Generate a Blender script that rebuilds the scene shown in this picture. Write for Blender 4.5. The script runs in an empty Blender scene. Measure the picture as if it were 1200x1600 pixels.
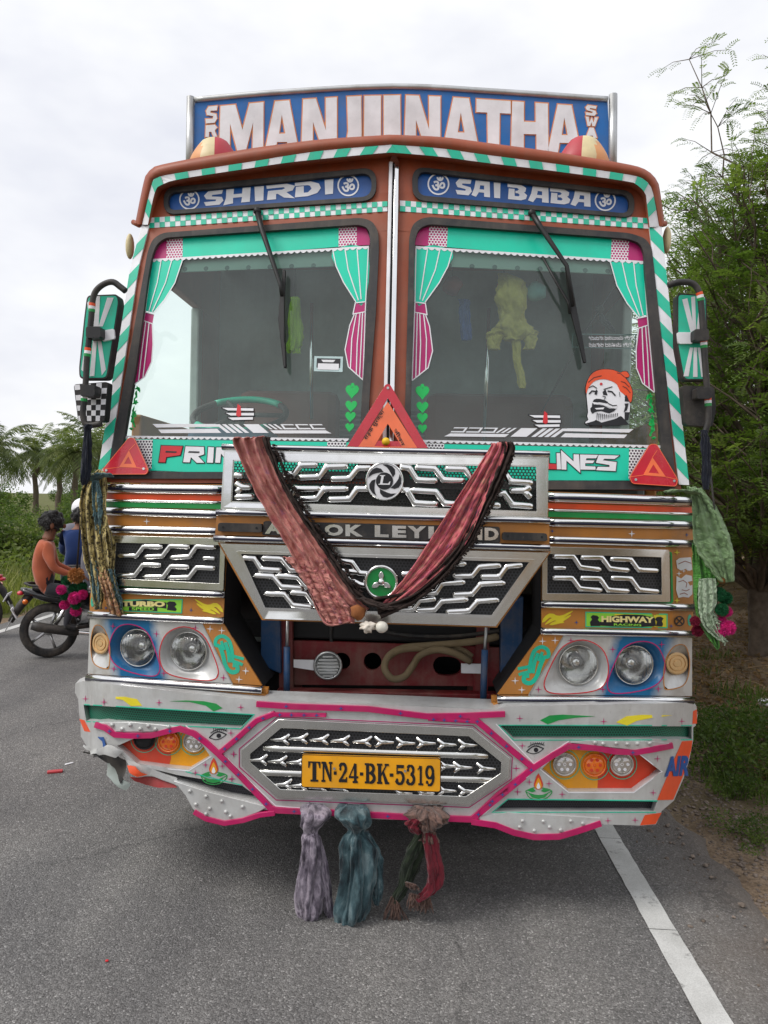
import bpy, bmesh, math, random
from mathutils import Vector, Matrix, noise as mnoise
from math import sin, cos, pi, radians
random.seed(7)
scene = bpy.context.scene
COL = scene.collection

# ---------------------------------------------------------------- camera
F_PX = 1200.0
CAM = Vector((0.192, -3.1, 1.65))
YAW, PITCH, ROLL = radians(3.43), radians(0.86), radians(1.31)
_F = Vector((-sin(YAW)*cos(PITCH), cos(YAW)*cos(PITCH), -sin(PITCH)))
_R0 = Vector((cos(YAW), sin(YAW), 0)); _U0 = _R0.cross(_F)
_R = cos(ROLL)*_R0 + sin(ROLL)*_U0
_U = -sin(ROLL)*_R0 + cos(ROLL)*_U0
cd = bpy.data.cameras.new('camera'); cam = bpy.data.objects.new('camera', cd); COL.objects.link(cam)
cd.sensor_fit = 'VERTICAL'; cd.sensor_height = 24.0; cd.lens = 24.0*F_PX/1600.0
cd.clip_start = 0.02; cd.clip_end = 3000
m = Matrix.Identity(4)
for i, v in enumerate((_R, _U, -_F)):
    for j in range(3): m[j][i] = v[j]
m.translation = CAM
cam.matrix_world = m
scene.camera = cam

# ---------------------------------------------------------------- world, sun, exposure
SUN_EL, SUN_AZ = radians(50), radians(-62)      # soft sun, high on the left and a little behind the camera
w = bpy.data.worlds.new('World'); scene.world = w; w.use_nodes = True
nt = w.node_tree; N = nt.nodes; L = nt.links; N.clear()
out = N.new('ShaderNodeOutputWorld'); bg = N.new('ShaderNodeBackground')
sky = N.new('ShaderNodeTexSky'); sky.sky_type = 'NISHITA'; sky.sun_disc = False
sky.sun_elevation = SUN_EL; sky.sun_rotation = pi - SUN_AZ; sky.dust_density = 4.0
sc_ = N.new('ShaderNodeVectorMath'); sc_.operation = 'SCALE'; sc_.inputs['Scale'].default_value = 0.10
L.new(sky.outputs[0], sc_.inputs[0])
tc = N.new('ShaderNodeTexCoord'); mp = N.new('ShaderNodeMapping'); mp.inputs['Scale'].default_value = (1.0, 1.0, 2.2)
nz = N.new('ShaderNodeTexNoise'); nz.inputs['Scale'].default_value = 2.3; nz.inputs['Detail'].default_value = 5; nz.inputs['Roughness'].default_value = .55
L.new(tc.outputs['Generated'], mp.inputs[0]); L.new(mp.outputs[0], nz.inputs['Vector'])
cr = N.new('ShaderNodeValToRGB')
cr.color_ramp.elements[0].position = .34; cr.color_ramp.elements[0].color = (.70, .715, .785, 1)
cr.color_ramp.elements[1].position = .66; cr.color_ramp.elements[1].color = (.97, .97, .97, 1)
L.new(nz.outputs['Fac'], cr.inputs[0])
mx = N.new('ShaderNodeMix'); mx.data_type = 'RGBA'; mx.inputs[0].default_value = .9
L.new(sc_.outputs[0], mx.inputs[6]); L.new(cr.outputs[0], mx.inputs[7])
L.new(mx.outputs[2], bg.inputs[0]); bg.inputs[1].default_value = 1.0
L.new(bg.outputs[0], out.inputs[0])
sd = bpy.data.lights.new('sun', 'SUN'); sun = bpy.data.objects.new('sun', sd); COL.objects.link(sun)
sd.energy = 1.5; sd.angle = radians(24); sd.color = (1, .965, .92)
_sdir = Vector((sin(SUN_AZ)*cos(SUN_EL), -cos(SUN_AZ)*cos(SUN_EL), sin(SUN_EL)))   # towards the sun
sun.rotation_euler = _sdir.to_track_quat('Z', 'Y').to_euler()
sun.location = _sdir*40
vs = scene.view_settings; vs.view_transform = 'Standard'; vs.look = 'None'; vs.exposure = 0.28; vs.gamma = 1
vs.use_curve_mapping = False
scene.cycles.max_bounces = 8; scene.cycles.transparent_max_bounces = 16
scene.cycles.use_adaptive_sampling = True
scene.cycles.caustics_reflective = False; scene.cycles.caustics_refractive = False

# ---------------------------------------------------------------- materials
def s2l(c): return tuple(((v/255)/12.92 if v/255 <= .04045 else ((v/255+.055)/1.055)**2.4) for v in c)
MATS = {}
def mat(name, col, rough=.5, metal=0.0, spec=.5, var=.12, vscale=9, bump=0.0, bscale=60, dirt=0.0, coat=0.0, dirtcol=(.23,.19,.15), uvnoise=False):
    """principled surface with colour variation, wear dirt and fine bump from noise in object space"""
    m = bpy.data.materials.new(name); m.use_nodes = True; MATS[name] = m
    n = m.node_tree.nodes; l = m.node_tree.links; b = n['Principled BSDF']
    b.inputs['Roughness'].default_value = rough; b.inputs['Metallic'].default_value = metal
    b.inputs['Specular IOR Level'].default_value = spec; b.inputs['Coat Weight'].default_value = coat
    tc = n.new('ShaderNodeTexCoord')
    no = n.new('ShaderNodeTexNoise'); no.inputs['Scale'].default_value = vscale; no.inputs['Detail'].default_value = 6
    l.new(tc.outputs['Object'], no.inputs['Vector'])
    mr = n.new('ShaderNodeMapRange'); mr.inputs[1].default_value = .3; mr.inputs[2].default_value = .7
    mr.inputs[3].default_value = 1-var; mr.inputs[4].default_value = 1+var
    l.new(no.outputs['Fac'], mr.inputs[0])
    sc = n.new('ShaderNodeVectorMath'); sc.operation = 'SCALE'; sc.inputs[0].default_value = col
    l.new(mr.outputs[0], sc.inputs['Scale'])
    last = sc.outputs[0]
    if dirt > 0:
        n2 = n.new('ShaderNodeTexNoise'); n2.inputs['Scale'].default_value = 5.5; n2.inputs['Detail'].default_value = 9; n2.inputs['Roughness'].default_value = .7
        l.new(tc.outputs['Object'], n2.inputs['Vector'])
        r2 = n.new('ShaderNodeMapRange'); r2.inputs[1].default_value = .44; r2.inputs[2].default_value = .74; r2.inputs[3].default_value = 0; r2.inputs[4].default_value = dirt
        l.new(n2.outputs['Fac'], r2.inputs[0])
        mm = n.new('ShaderNodeMix'); mm.data_type = 'RGBA'; mm.inputs[7].default_value = (*dirtcol, 1)
        l.new(r2.outputs[0], mm.inputs[0]); l.new(last, mm.inputs[6]); last = mm.outputs[2]
        n4 = n.new('ShaderNodeTexNoise'); n4.inputs['Scale'].default_value = 48; n4.inputs['Detail'].default_value = 7; n4.inputs['Roughness'].default_value = .75
        l.new(tc.outputs['Object'], n4.inputs['Vector'])
        r4 = n.new('ShaderNodeMapRange'); r4.inputs[1].default_value = .60; r4.inputs[2].default_value = .72; r4.inputs[3].default_value = 0; r4.inputs[4].default_value = min(.8, dirt*1.3)
        l.new(n4.outputs['Fac'], r4.inputs[0])
        m4 = n.new('ShaderNodeMix'); m4.data_type = 'RGBA'; m4.inputs[7].default_value = (dirtcol[0]*.7, dirtcol[1]*.7, dirtcol[2]*.7, 1)
        l.new(r4.outputs[0], m4.inputs[0]); l.new(last, m4.inputs[6]); last = m4.outputs[2]
        mp5 = n.new('ShaderNodeMapping'); mp5.inputs['Scale'].default_value = (26, 26, 1.6); l.new(tc.outputs['Object'], mp5.inputs[0])
        n5 = n.new('ShaderNodeTexNoise'); n5.inputs['Scale'].default_value = 1.0; n5.inputs['Detail'].default_value = 5; l.new(mp5.outputs[0], n5.inputs['Vector'])
        r5 = n.new('ShaderNodeMapRange'); r5.inputs[1].default_value = .5; r5.inputs[2].default_value = .75; r5.inputs[3].default_value = 0; r5.inputs[4].default_value = dirt*.45
        l.new(n5.outputs['Fac'], r5.inputs[0])
        m5 = n.new('ShaderNodeMix'); m5.data_type = 'RGBA'; m5.inputs[7].default_value = (*dirtcol, 1)
        l.new(r5.outputs[0], m5.inputs[0]); l.new(last, m5.inputs[6]); last = m5.outputs[2]
        r3 = n.new('ShaderNodeMapRange'); r3.inputs[1].default_value = .35; r3.inputs[2].default_value = .75; r3.inputs[3].default_value = rough; r3.inputs[4].default_value = min(1, rough+.3*dirt+.1)
        l.new(n2.outputs['Fac'], r3.inputs[0]); l.new(r3.outputs[0], b.inputs['Roughness'])
    l.new(last, b.inputs['Base Color'])
    if bump > 0:
        n3 = n.new('ShaderNodeTexNoise'); n3.inputs['Scale'].default_value = bscale; n3.inputs['Detail'].default_value = 4
        l.new(tc.outputs['Object'], n3.inputs['Vector'])
        bu = n.new('ShaderNodeBump'); bu.inputs['Strength'].default_value = bump; bu.inputs['Distance'].default_value = .004
        l.new(n3.outputs['Fac'], bu.inputs['Height']); l.new(bu.outputs[0], b.inputs['Normal'])
    return m
def rgb(name, r, g, b, **k): return mat(name, s2l((r, g, b)), **k)
PD = dict(dirt=.25, bump=.04, bscale=18, coat=.15)
TEAL = rgb('teal_paint', 18, 198, 162, rough=.4, **PD)
TEALF = rgb('teal_film', 14, 214, 178, rough=.3, dirt=.06, var=.05)
WHITE = rgb('white_paint', 238, 238, 242, rough=.4, dirt=.14, bump=.04, bscale=18)
WHITEF = rgb('white_film', 238, 238, 242, rough=.4, dirt=.10, var=.04)
SILVER = rgb('silver_paint', 205, 206, 205, rough=.32, metal=.25, dirt=.35, bump=.05, bscale=14, coat=.2)
MAGENTA = rgb('magenta_paint', 190, 12, 96, rough=.4, dirt=.15, bump=.05, bscale=20)
MAGF = rgb('magenta_film', 188, 28, 112, rough=.35, dirt=.08)
BROWN = rgb('brown_paint', 156, 74, 42, rough=.42, dirt=.25, bump=.05, bscale=16)
OCHRE = rgb('ochre_paint', 196, 128, 52, rough=.42, dirt=.30, bump=.05, bscale=16)
BLUEP = rgb('blue_paint', 20, 84, 158, rough=.35, dirt=.15, bump=.03)
BLUEB = rgb('blue_board', 20, 108, 186, rough=.45, dirt=.25, bump=.06, bscale=9)
ORANGE = rgb('orange_paint', 240, 84, 34, rough=.42, dirt=.18)
GREEN = rgb('green_paint', 16, 150, 70, rough=.4, dirt=.18)
HEARTG = rgb('green_film', 20, 190, 90, rough=.4, var=.05)
YELLOW = rgb('yellow_paint', 240, 222, 50, rough=.4, dirt=.12)
AMBERP = rgb('amber_paint', 236, 160, 22, rough=.4, dirt=.18)
REDP = rgb('red_paint', 214, 62, 32, rough=.42, dirt=.2)
REDF = rgb('red_film', 214, 38, 48, rough=.35, dirt=.1)
CRIMSON = rgb('crimson_reflector', 206, 28, 52, rough=.22, dirt=.15, coat=.5)
ORGREF = rgb('orange_reflector', 255, 120, 70, rough=.3, dirt=.12, coat=.4)
PLATE = rgb('plate_yellow', 248, 172, 14, rough=.35, dirt=.12)
BLACKP = rgb('black_plastic', 34, 34, 36, rough=.5, dirt=.35, bump=.1, bscale=120)
BLACKF = rgb('black_film', 26, 26, 32, rough=.5, var=.05)
RUBBER = rgb('rubber', 48, 48, 50, rough=.62, dirt=.35, bump=.08, bscale=40)
CHROME = mat('chrome', (.88, .88, .87), rough=.09, metal=1.0, var=.03, dirt=.08, bump=.05, bscale=9)
CHROME2 = mat('worn_chrome', (.80, .80, .77), rough=.14, metal=1.0, var=.05, dirt=.14, bump=.06, bscale=8)
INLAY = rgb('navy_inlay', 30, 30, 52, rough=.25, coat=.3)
STEEL = mat('steel', (.55, .56, .56), rough=.35, metal=.9, dirt=.35)
DKRED = rgb('dark_red_paint', 118, 24, 30, rough=.5, dirt=.5, bump=.1)
CHBLUE = rgb('chassis_blue', 22, 72, 118, rough=.5, dirt=.5)
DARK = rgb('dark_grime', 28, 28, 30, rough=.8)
CREAM = rgb('cream_plastic', 222, 206, 160, rough=.4, dirt=.25)
TAN = rgb('tan_plastic', 214, 176, 122, rough=.45, dirt=.2)
INT = rgb('cab_lining', 176, 190, 186, rough=.8, dirt=.3, bump=.15)
INTD = rgb('cab_dark', 130, 140, 140, rough=.85, dirt=.3)
TRIM = rgb('pale_green_trim', 190, 222, 208, rough=.6, dirt=.15)
HOSE = rgb('tan_hose', 118, 102, 74, rough=.7, dirt=.4, bump=.2, bscale=90)
BLUEG = rgb('blue_cushion', 112, 140, 170, rough=.7)

def nodes_mat(name):
    m = bpy.data.materials.new(name); m.use_nodes = True; MATS[name] = m
    n = m.node_tree.nodes; l = m.node_tree.links
    return m, n, l, n['Principled BSDF']
def math_(n, l, op, a, b=None, c=None):
    x = n.new('ShaderNodeMath'); x.operation = op
    for i, v in enumerate((a, b, c)):
        if v is None: continue
        if isinstance(v, (int, float)): x.inputs[i].default_value = v
        else: l.new(v, x.inputs[i])
    return x.outputs[0]
def hexmesh(name, col, holecol, pitch, see=False, rough=.5, metal=0.0, hole=.33):
    """perforated sheet: round holes on a staggered grid in world metres (x, z)"""
    m, n, l, b = nodes_mat(name)
    tc = n.new('ShaderNodeTexCoord'); sp = n.new('ShaderNodeSeparateXYZ'); l.new(tc.outputs['Object'], sp.inputs[0])
    ds = []
    for k in (0, 1):
        u = math_(n, l, 'ADD', math_(n, l, 'DIVIDE', sp.outputs[0], pitch), .5*k)
        v = math_(n, l, 'ADD', math_(n, l, 'DIVIDE', sp.outputs[2], pitch*1.732), .5*k)
        fu = math_(n, l, 'SUBTRACT', math_(n, l, 'FRACT', u), .5); fv = math_(n, l, 'MULTIPLY', math_(n, l, 'SUBTRACT', math_(n, l, 'FRACT', v), .5), 1.732)
        ds.append(math_(n, l, 'SQRT', math_(n, l, 'ADD', math_(n, l, 'MULTIPLY', fu, fu), math_(n, l, 'MULTIPLY', fv, fv))))
    d = math_(n, l, 'MINIMUM', ds[0], ds[1])
    h = math_(n, l, 'LESS_THAN', d, hole)
    b.inputs['Roughness'].default_value = rough; b.inputs['Metallic'].default_value = metal
    mx = n.new('ShaderNodeMix'); mx.data_type = 'RGBA'; mx.inputs[6].default_value = (*col, 1); mx.inputs[7].default_value = (*holecol, 1)
    l.new(h, mx.inputs[0]); l.new(mx.outputs[2], b.inputs['Base Color'])
    if see:
        tr = n.new('ShaderNodeBsdfTransparent'); ms = n.new('ShaderNodeMixShader')
        l.new(h, ms.inputs[0]); l.new(b.outputs[0], ms.inputs[1]); l.new(tr.outputs[0], ms.inputs[2])
        l.new(ms.outputs[0], n['Material Output'].inputs[0])
    return m
MESHB = hexmesh('black_perforated', (.035,.036,.04), (.004,.004,.004), .0135)
MESHO = hexmesh('open_perforated', (.03,.03,.03), (0,0,0), .0135, see=True, hole=.36)
MESHG = hexmesh('green_perforated', (.012,.17,.10), (.004,.02,.015), .011, hole=.3)
MESHS = hexmesh('slot_perforated', (.03,.03,.04), (.004,.004,.004), .010)
NETW = hexmesh('halftone_net', (.85,.85,.87), (0,0,0), .0135, see=True, hole=.36)
NETM = hexmesh('halftone_magenta', (.85,.85,.87), s2l((188,28,112)), .0135, hole=.36)
NETD = hexmesh('halftone_dark', (.82,.84,.84), s2l((60,40,60)), .0135, hole=.33)
TRIMD = hexmesh('dotted_trim', s2l((185,222,205)), s2l((120,150,140)), .10, hole=.11)

def glass_mat(name, tint, dust, dustcol=(.5,.52,.5), rough=.02, ior=1.5):
    """thin pane: transparent with fresnel reflection and a film of dust"""
    m, n, l, b = nodes_mat(name); n.remove(b)
    tr = n.new('ShaderNodeBsdfTransparent'); tr.inputs[0].default_value = (*tint, 1)
    gl = n.new('ShaderNodeBsdfGlossy'); gl.inputs['Roughness'].default_value = rough
    fr = n.new('ShaderNodeFresnel'); fr.inputs[0].default_value = ior
    fm = math_(n, l, 'MULTIPLY', fr.outputs[0], 1.7)
    m1 = n.new('ShaderNodeMixShader'); l.new(fm, m1.inputs[0]); l.new(tr.outputs[0], m1.inputs[1]); l.new(gl.outputs[0], m1.inputs[2])
    df = n.new('ShaderNodeBsdfDiffuse'); df.inputs[0].default_value = (*dustcol, 1)
    tc = n.new('ShaderNodeTexCoord'); no = n.new('ShaderNodeTexNoise'); no.inputs['Scale'].default_value = 3.5; no.inputs['Detail'].default_value = 8
    l.new(tc.outputs['Object'], no.inputs['Vector'])
    mr = n.new('ShaderNodeMapRange'); mr.inputs[1].default_value = .3; mr.inputs[2].default_value = .75; mr.inputs[3].default_value = dust*.6; mr.inputs[4].default_value = dust*1.5
    l.new(no.outputs['Fac'], mr.inputs[0])
    m2 = n.new('ShaderNodeMixShader'); l.new(mr.outputs[0], m2.inputs[0]); l.new(m1.outputs[0], m2.inputs[1]); l.new(df.outputs[0], m2.inputs[2])
    l.new(m2.outputs[0], n['Material Output'].inputs[0])
    return m
WIPERM = rgb('wiper_black', 16, 16, 18, rough=.45, dirt=.05)
GLASS = glass_mat('windscreen_glass', (.84,.96,.92), .075, dustcol=(.54,.70,.66))
LENS = glass_mat('lens_glass', (.95,.95,.95), .05, dustcol=(.7,.7,.68))

def cloth_mat(name, cols, scale=14, stripes=None, stripecol=None, rough=.95, bump=.5, stretch=(1,1,1), contrast=(.35,.65)):
    m, n, l, b = nodes_mat(name)
    tc = n.new('ShaderNodeTexCoord'); mp = n.new('ShaderNodeMapping'); mp.inputs['Scale'].default_value = stretch
    l.new(tc.outputs['UV'], mp.inputs[0])
    no = n.new('ShaderNodeTexNoise'); no.inputs['Scale'].default_value = scale; no.inputs['Detail'].default_value = 8; no.inputs['Roughness'].default_value = .62
    l.new(mp.outputs[0], no.inputs['Vector'])
    cr = n.new('ShaderNodeValToRGB'); e = cr.color_ramp.elements
    while len(e) < len(cols): e.new(.5)
    for i, c in enumerate(cols):
        e[i].position = contrast[0]+(contrast[1]-contrast[0])*i/max(1, len(cols)-1); e[i].color = (*s2l(c), 1)
    l.new(no.outputs['Fac'], cr.inputs[0]); last = cr.outputs[0]
    bu = n.new('ShaderNodeBump'); bu.inputs['Strength'].default_value = bump; bu.inputs['Distance'].default_value = .004
    if stripes:
        wv = n.new('ShaderNodeTexWave'); wv.bands_direction = 'Y'; wv.inputs['Scale'].default_value = stripes; wv.inputs['Distortion'].default_value = .6
        l.new(tc.outputs['UV'], wv.inputs['Vector'])
        mx = n.new('ShaderNodeMix'); mx.data_type = 'RGBA'; mx.inputs[7].default_value = (*s2l(stripecol), 1)
        l.new(math_(n, l, 'MULTIPLY', wv.outputs['Fac'], .75), mx.inputs[0]); l.new(last, mx.inputs[6]); last = mx.outputs[2]
        l.new(wv.outputs['Fac'], bu.inputs['Height'])
    else:
        n2 = n.new('ShaderNodeTexNoise'); n2.inputs['Scale'].default_value = 160; l.new(tc.outputs['Object'], n2.inputs['Vector']); l.new(n2.outputs['Fac'], bu.inputs['Height'])
    l.new(last, b.inputs['Base Color']); l.new(bu.outputs[0], b.inputs['Normal'])
    b.inputs['Roughness'].default_value = rough; b.inputs['Specular IOR Level'].default_value = .15
    b.inputs['Sheen Weight'].default_value = .25
    return m

# ---------------------------------------------------------------- geometry helpers
def cornr(x, s=1.10):
    a = abs(x)-s
    return 0 if a < 0 else (a*a*3.0 if a < .15 else .0675+.9*(a-.15))
SURF = {
 's': lambda x, z: .03+.102*abs(x)+.202*(z-1.66),               # flat, raked V of the two windscreens
 'f': lambda x, z: .085*x*x + cornr(x),                          # lower face
 'g': lambda x, z: -.06,                                         # hinged grille panel
 'b': lambda x, z: -.035+.08*x*x + cornr(x, 1.08)*1.2,                # bumper
 'n': lambda x, z: .75,                                          # name board
 'v': lambda x, z: .245+.085*math.sqrt(x*x+.01)+cornr(x, 1.02)*.5,                # lip of the sun visor
 'i': lambda x, z: .34,                                          # behind the grille opening
 'p': lambda x, z: -.09+0*x,                                     # warning triangle plane
}
def ray(px, py):
    return _F + ((px-600)/F_PX)*_R + ((800-py)/F_PX)*_U
def U(px, py, surf, off=0.0):
    """a measured picture point laid onto a real surface of the lorry"""
    d = ray(px, py); S = SURF[surf] if isinstance(surf, str) else surf
    t = -CAM.y/d.y
    for _ in range(10):
        x = CAM.x+t*d.x; z = CAM.z+t*d.z
        t = (S(x, z)-off-CAM.y)/d.y
    return Vector((CAM.x+t*d.x, CAM.y+t*d.y, CAM.z+t*d.z))
def UX(px, py, X):
    d = ray(px, py); t = (X-CAM.x)/d.x
    return CAM+d*t
REG = {'r1': (180,110,2.7273), 'r2': (600,110,2.6087), 'r3': (140,330,2.5), 'r4': (600,330,2.5), 'r5': (100,680,3.1579),
       'r6': (330,680,2.2222), 'r7': (780,680,2.8571), 'b1': (100,900,3.1579), 'b2': (360,1070,2.6087), 'b3': (740,900,3.1579),
       'e1': (880,560,6.6667), 'e2': (540,680,8.5714), 'e3': (120,920,4.0), 'm1': (100,420,4.4444), 'q': (0,0,1.0)}
def R(k, *p):
    ox, oy, s = REG[k]
    return [(ox+a/s, oy+b/s) for a, b in p]
def R1(k, a, b): return R(k, (a, b))[0]
def circ(c, rx, ry=None, n=24, a0=0, a1=2*pi):
    ry = rx if ry is None else ry
    full = abs(a1-a0-2*pi) < 1e-6
    return [(c[0]+rx*cos(a0+(a1-a0)*i/(n if full else n-1)), c[1]+ry*sin(a0+(a1-a0)*i/(n if full else n-1))) for i in range(n)]
def smooth(pts, n=3, closed=True):
    """Catmull-Rom through the points"""
    out = []; k = len(pts); rng = range(k if closed else k-1)
    for i in rng:
        P = [pts[(i+j) % k] if closed else pts[min(max(i+j, 0), k-1)] for j in (-1, 0, 1, 2)]
        for s in range(n):
            t = s/n
            out.append(tuple(.5*(2*P[1][c]+(P[2][c]-P[0][c])*t+(2*P[0][c]-5*P[1][c]+4*P[2][c]-P[3][c])*t*t+(3*P[1][c]-P[0][c]-3*P[2][c]+P[3][c])*t**3) for c in range(len(P[0]))))
    if not closed: out.append(tuple(pts[-1]))
    return out
def band(pts, w):
    """ribbon polygon of width w (number or list) along a 2D polyline"""
    n = len(pts); ws = w if isinstance(w, (list, tuple)) else [w]*n
    a, b = [], []
    for i in range(n):
        p0 = pts[max(i-1, 0)]; p1 = pts[min(i+1, n-1)]
        dx, dy = p1[0]-p0[0], p1[1]-p0[1]; l = math.hypot(dx, dy) or 1
        k = 1.0
        if 0 < i < n-1:
            e0 = (pts[i][0]-p0[0], pts[i][1]-p0[1]); e1 = (p1[0]-pts[i][0], p1[1]-pts[i][1])
            l0 = math.hypot(*e0) or 1; l1 = math.hypot(*e1) or 1
            dx, dy = e0[0]/l0+e1[0]/l1, e0[1]/l0+e1[1]/l1; l = math.hypot(dx, dy) or 1
            c = (dx/l)*(e1[0]/l1)+(dy/l)*(e1[1]/l1); k = 1/max(.5, abs(c))
        nx, ny = -dy/l*ws[i]/2*k, dx/l*ws[i]/2*k
        a.append((pts[i][0]+nx, pts[i][1]+ny)); b.append((pts[i][0]-nx, pts[i][1]-ny))
    return a+b[::-1]
def inset(loop, d):
    """shrink a closed px loop by d towards its inside (simple mitre)"""
    n = len(loop); A = sum(loop[i][0]*loop[(i+1) % n][1]-loop[(i+1) % n][0]*loop[i][1] for i in range(n))
    s = 1 if A > 0 else -1; o = []
    for i in range(n):
        p, q, r = loop[i-1], loop[i], loop[(i+1) % n]
        e0 = Vector((q[0]-p[0], q[1]-p[1])); e1 = Vector((r[0]-q[0], r[1]-q[1]))
        if e0.length < 1e-6 or e1.length < 1e-6: o.append(q); continue
        e0.normalize(); e1.normalize()
        n0 = Vector((-e0.y, e0.x))*s; n1 = Vector((-e1.y, e1.x))*s
        b = n0+n1
        if b.length < 1e-4: b = n0
        b.normalize(); k = d/max(.4, b.dot(n0))
        o.append((q[0]+b.x*k, q[1]+b.y*k))
    return o
def edges_of(loop, w):
    o = []; n = len(loop)
    for i in range(n):
        a, b = loop[i], loop[(i+1) % n]; dx, dy = b[0]-a[0], b[1]-a[1]; l = math.hypot(dx, dy)
        if l < .05: continue
        dx, dy = dx/l*w, dy/l*w
        o.append([(a[0]-dx-dy, a[1]-dy+dx), (b[0]+dx-dy, b[1]+dy+dx), (b[0]+dx+dy, b[1]+dy-dx), (a[0]-dx+dy, a[1]-dy-dx)])
    return o
def roundpoly(pts, r, n=4):
    o = []; k = len(pts)
    for i in range(k):
        p, q, s = Vector(pts[i-1]), Vector(pts[i]), Vector(pts[(i+1) % k])
        a = (p-q); b = (s-q); rr = min(r, a.length*.45, b.length*.45)
        A = q+a.normalized()*rr; B = q+b.normalized()*rr
        for j in range(n+1):
            t = j/n; o.append(tuple((1-t)**2*A+2*t*(1-t)*q+t*t*B))
    return o
def obj(name, me, mat, parent=None):
    o = bpy.data.objects.new(name, me); COL.objects.link(o)
    if mat is not None and len(me.materials) == 0: me.materials.append(mat)
    if parent is not None: o.parent = parent
    return o
def mesh_from_bm(bm, name, smooth_=False):
    me = bpy.data.meshes.new(name); bm.to_mesh(me); bm.free()
    if smooth_:
        for p in me.polygons: p.use_smooth = True
    return me
def mirror_mesh(me):
    m2 = me.copy()
    for v in m2.vertices: v.co.x = -v.co.x
    m2.flip_normals()
    return m2
def bm2d(loops, holes=None, step=26, ystep=None):
    bm = bmesh.new()
    if holes is not None:
        from mathutils.geometry import delaunay_2d_cdt
        vs, es, rings = [], [], []
        for lp in list(loops)+list(holes):
            b0 = len(vs); vs += [Vector(p) for p in lp]; n_ = len(lp); es += [(b0+i, b0+(i+1) % n_) for i in range(n_)]; rings.append(lp)
        ov, oe, of, _a, _b, _c = delaunay_2d_cdt(vs, es, [], 0, 1e-5)
        def ins(p, lp):
            c = False; j = len(lp)-1
            for i in range(len(lp)):
                if (lp[i][1] > p[1]) != (lp[j][1] > p[1]) and p[0] < (lp[j][0]-lp[i][0])*(p[1]-lp[i][1])/(lp[j][1]-lp[i][1])+lp[i][0]: c = not c
                j = i
            return c
        bv = [bm.verts.new((v.x, v.y, 0)) for v in ov]
        for f in of:
            c = ((ov[f[0]].x+ov[f[1]].x+ov[f[2]].x)/3, (ov[f[0]].y+ov[f[1]].y+ov[f[2]].y)/3)
            if any(ins(c, lp) for lp in loops) and not any(ins(c, h) for h in holes): bm.faces.new([bv[i] for i in f])
        for v in [v for v in bm.verts if not v.link_faces]: bm.verts.remove(v)
    else:
        for li, lp in enumerate(loops):
            cl = []
            for p in lp:
                if not cl or math.hypot(p[0]-cl[-1][0], p[1]-cl[-1][1]) > .02: cl.append(p)
            if len(cl) > 2 and math.hypot(cl[0][0]-cl[-1][0], cl[0][1]-cl[-1][1]) < .02: cl.pop()
            if len(cl) < 3: continue
            bm.faces.new([bm.verts.new((x, y, li % 24)) for x, y in cl])
        bm.normal_update()
        bmesh.ops.triangulate(bm, faces=bm.faces[:], ngon_method='EAR_CLIP')
    cut2d(bm, step, ystep)
    return bm
def cut2d(bm, step, ystep=None):
    if not bm.verts: return
    xs = [v.co.x for v in bm.verts]; x0, x1 = min(xs), max(xs)
    if step:
        x = (math.floor(x0/step)+1)*step+.137
        while x < x1:
            bmesh.ops.bisect_plane(bm, geom=bm.verts[:]+bm.edges[:]+bm.faces[:], plane_co=(x, 0, 0), plane_no=(1, 0, 0), dist=1e-4); x += step
    # the two windscreens meet in a ridge at the middle of the lorry
    if ystep:
        ys = [v.co.y for v in bm.verts]; y = (math.floor(min(ys)/ystep)+1)*ystep+.137; y1 = max(ys)
        while y < y1:
            bmesh.ops.bisect_plane(bm, geom=bm.verts[:]+bm.edges[:]+bm.faces[:], plane_co=(0, y, 0), plane_no=(0, 1, 0), dist=1e-4); y += ystep
def emit(name, bm, surf, off, th, mat, parent, mir=False, bev=0.0):
    """lay a flat px mesh onto a surface as a sheet of thickness th"""
    uv = bm.loops.layers.uv.new('UVMap')
    for f in bm.faces:
        for lo in f.loops: lo[uv].uv = (lo.vert.co.x/100, -lo.vert.co.y/100)
    for v in bm.verts: v.co = U(v.co.x, v.co.y, surf, off+th+v.co.z*.00012)
    for f in bm.faces:
        f.normal_update()
        if f.normal.y > 0: f.normal_flip()
    be = [e for e in bm.edges if len(e.link_faces) == 1]
    if th > 0 and be:
        r = bmesh.ops.extrude_edge_only(bm, edges=be)
        for g in r['geom']:
            if isinstance(g, bmesh.types.BMVert): g.co.y += th
    me = mesh_from_bm(bm, name, True); me.set_sharp_from_angle(angle=radians(32))
    o = obj(name, me, mat, parent)
    if bev:
        b = o.modifiers.new('bevel', 'BEVEL'); b.width = bev; b.segments = 2; b.limit_method = 'ANGLE'; b.angle_limit = radians(50)
    if mir:
        o2 = obj(name, mirror_mesh(me), mat, parent if not isinstance(mir, bpy.types.Object) else mir)
        if bev:
            b = o2.modifiers.new('bevel', 'BEVEL'); b.width = bev; b.segments = 2; b.limit_method = 'ANGLE'; b.angle_limit = radians(50)
        return o, o2
    return o
ONE = {'plate_character','letter','letter_outline','portrait_print','lip_print','scroll_ornament','eye_mark','diya_bowl','badge_blades','emblem_blades','black_edge','horse_print','white_graphic','lion_lines','lion_transfer','wheel_print','yellow_flame','sticker_glow','cassette_label','letter_slit','heart'}
MANY = {'checker_squares','mirror_checks','led_dots','horn_slats','curtain_lines','turban_folds','green_scrawl'}
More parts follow.
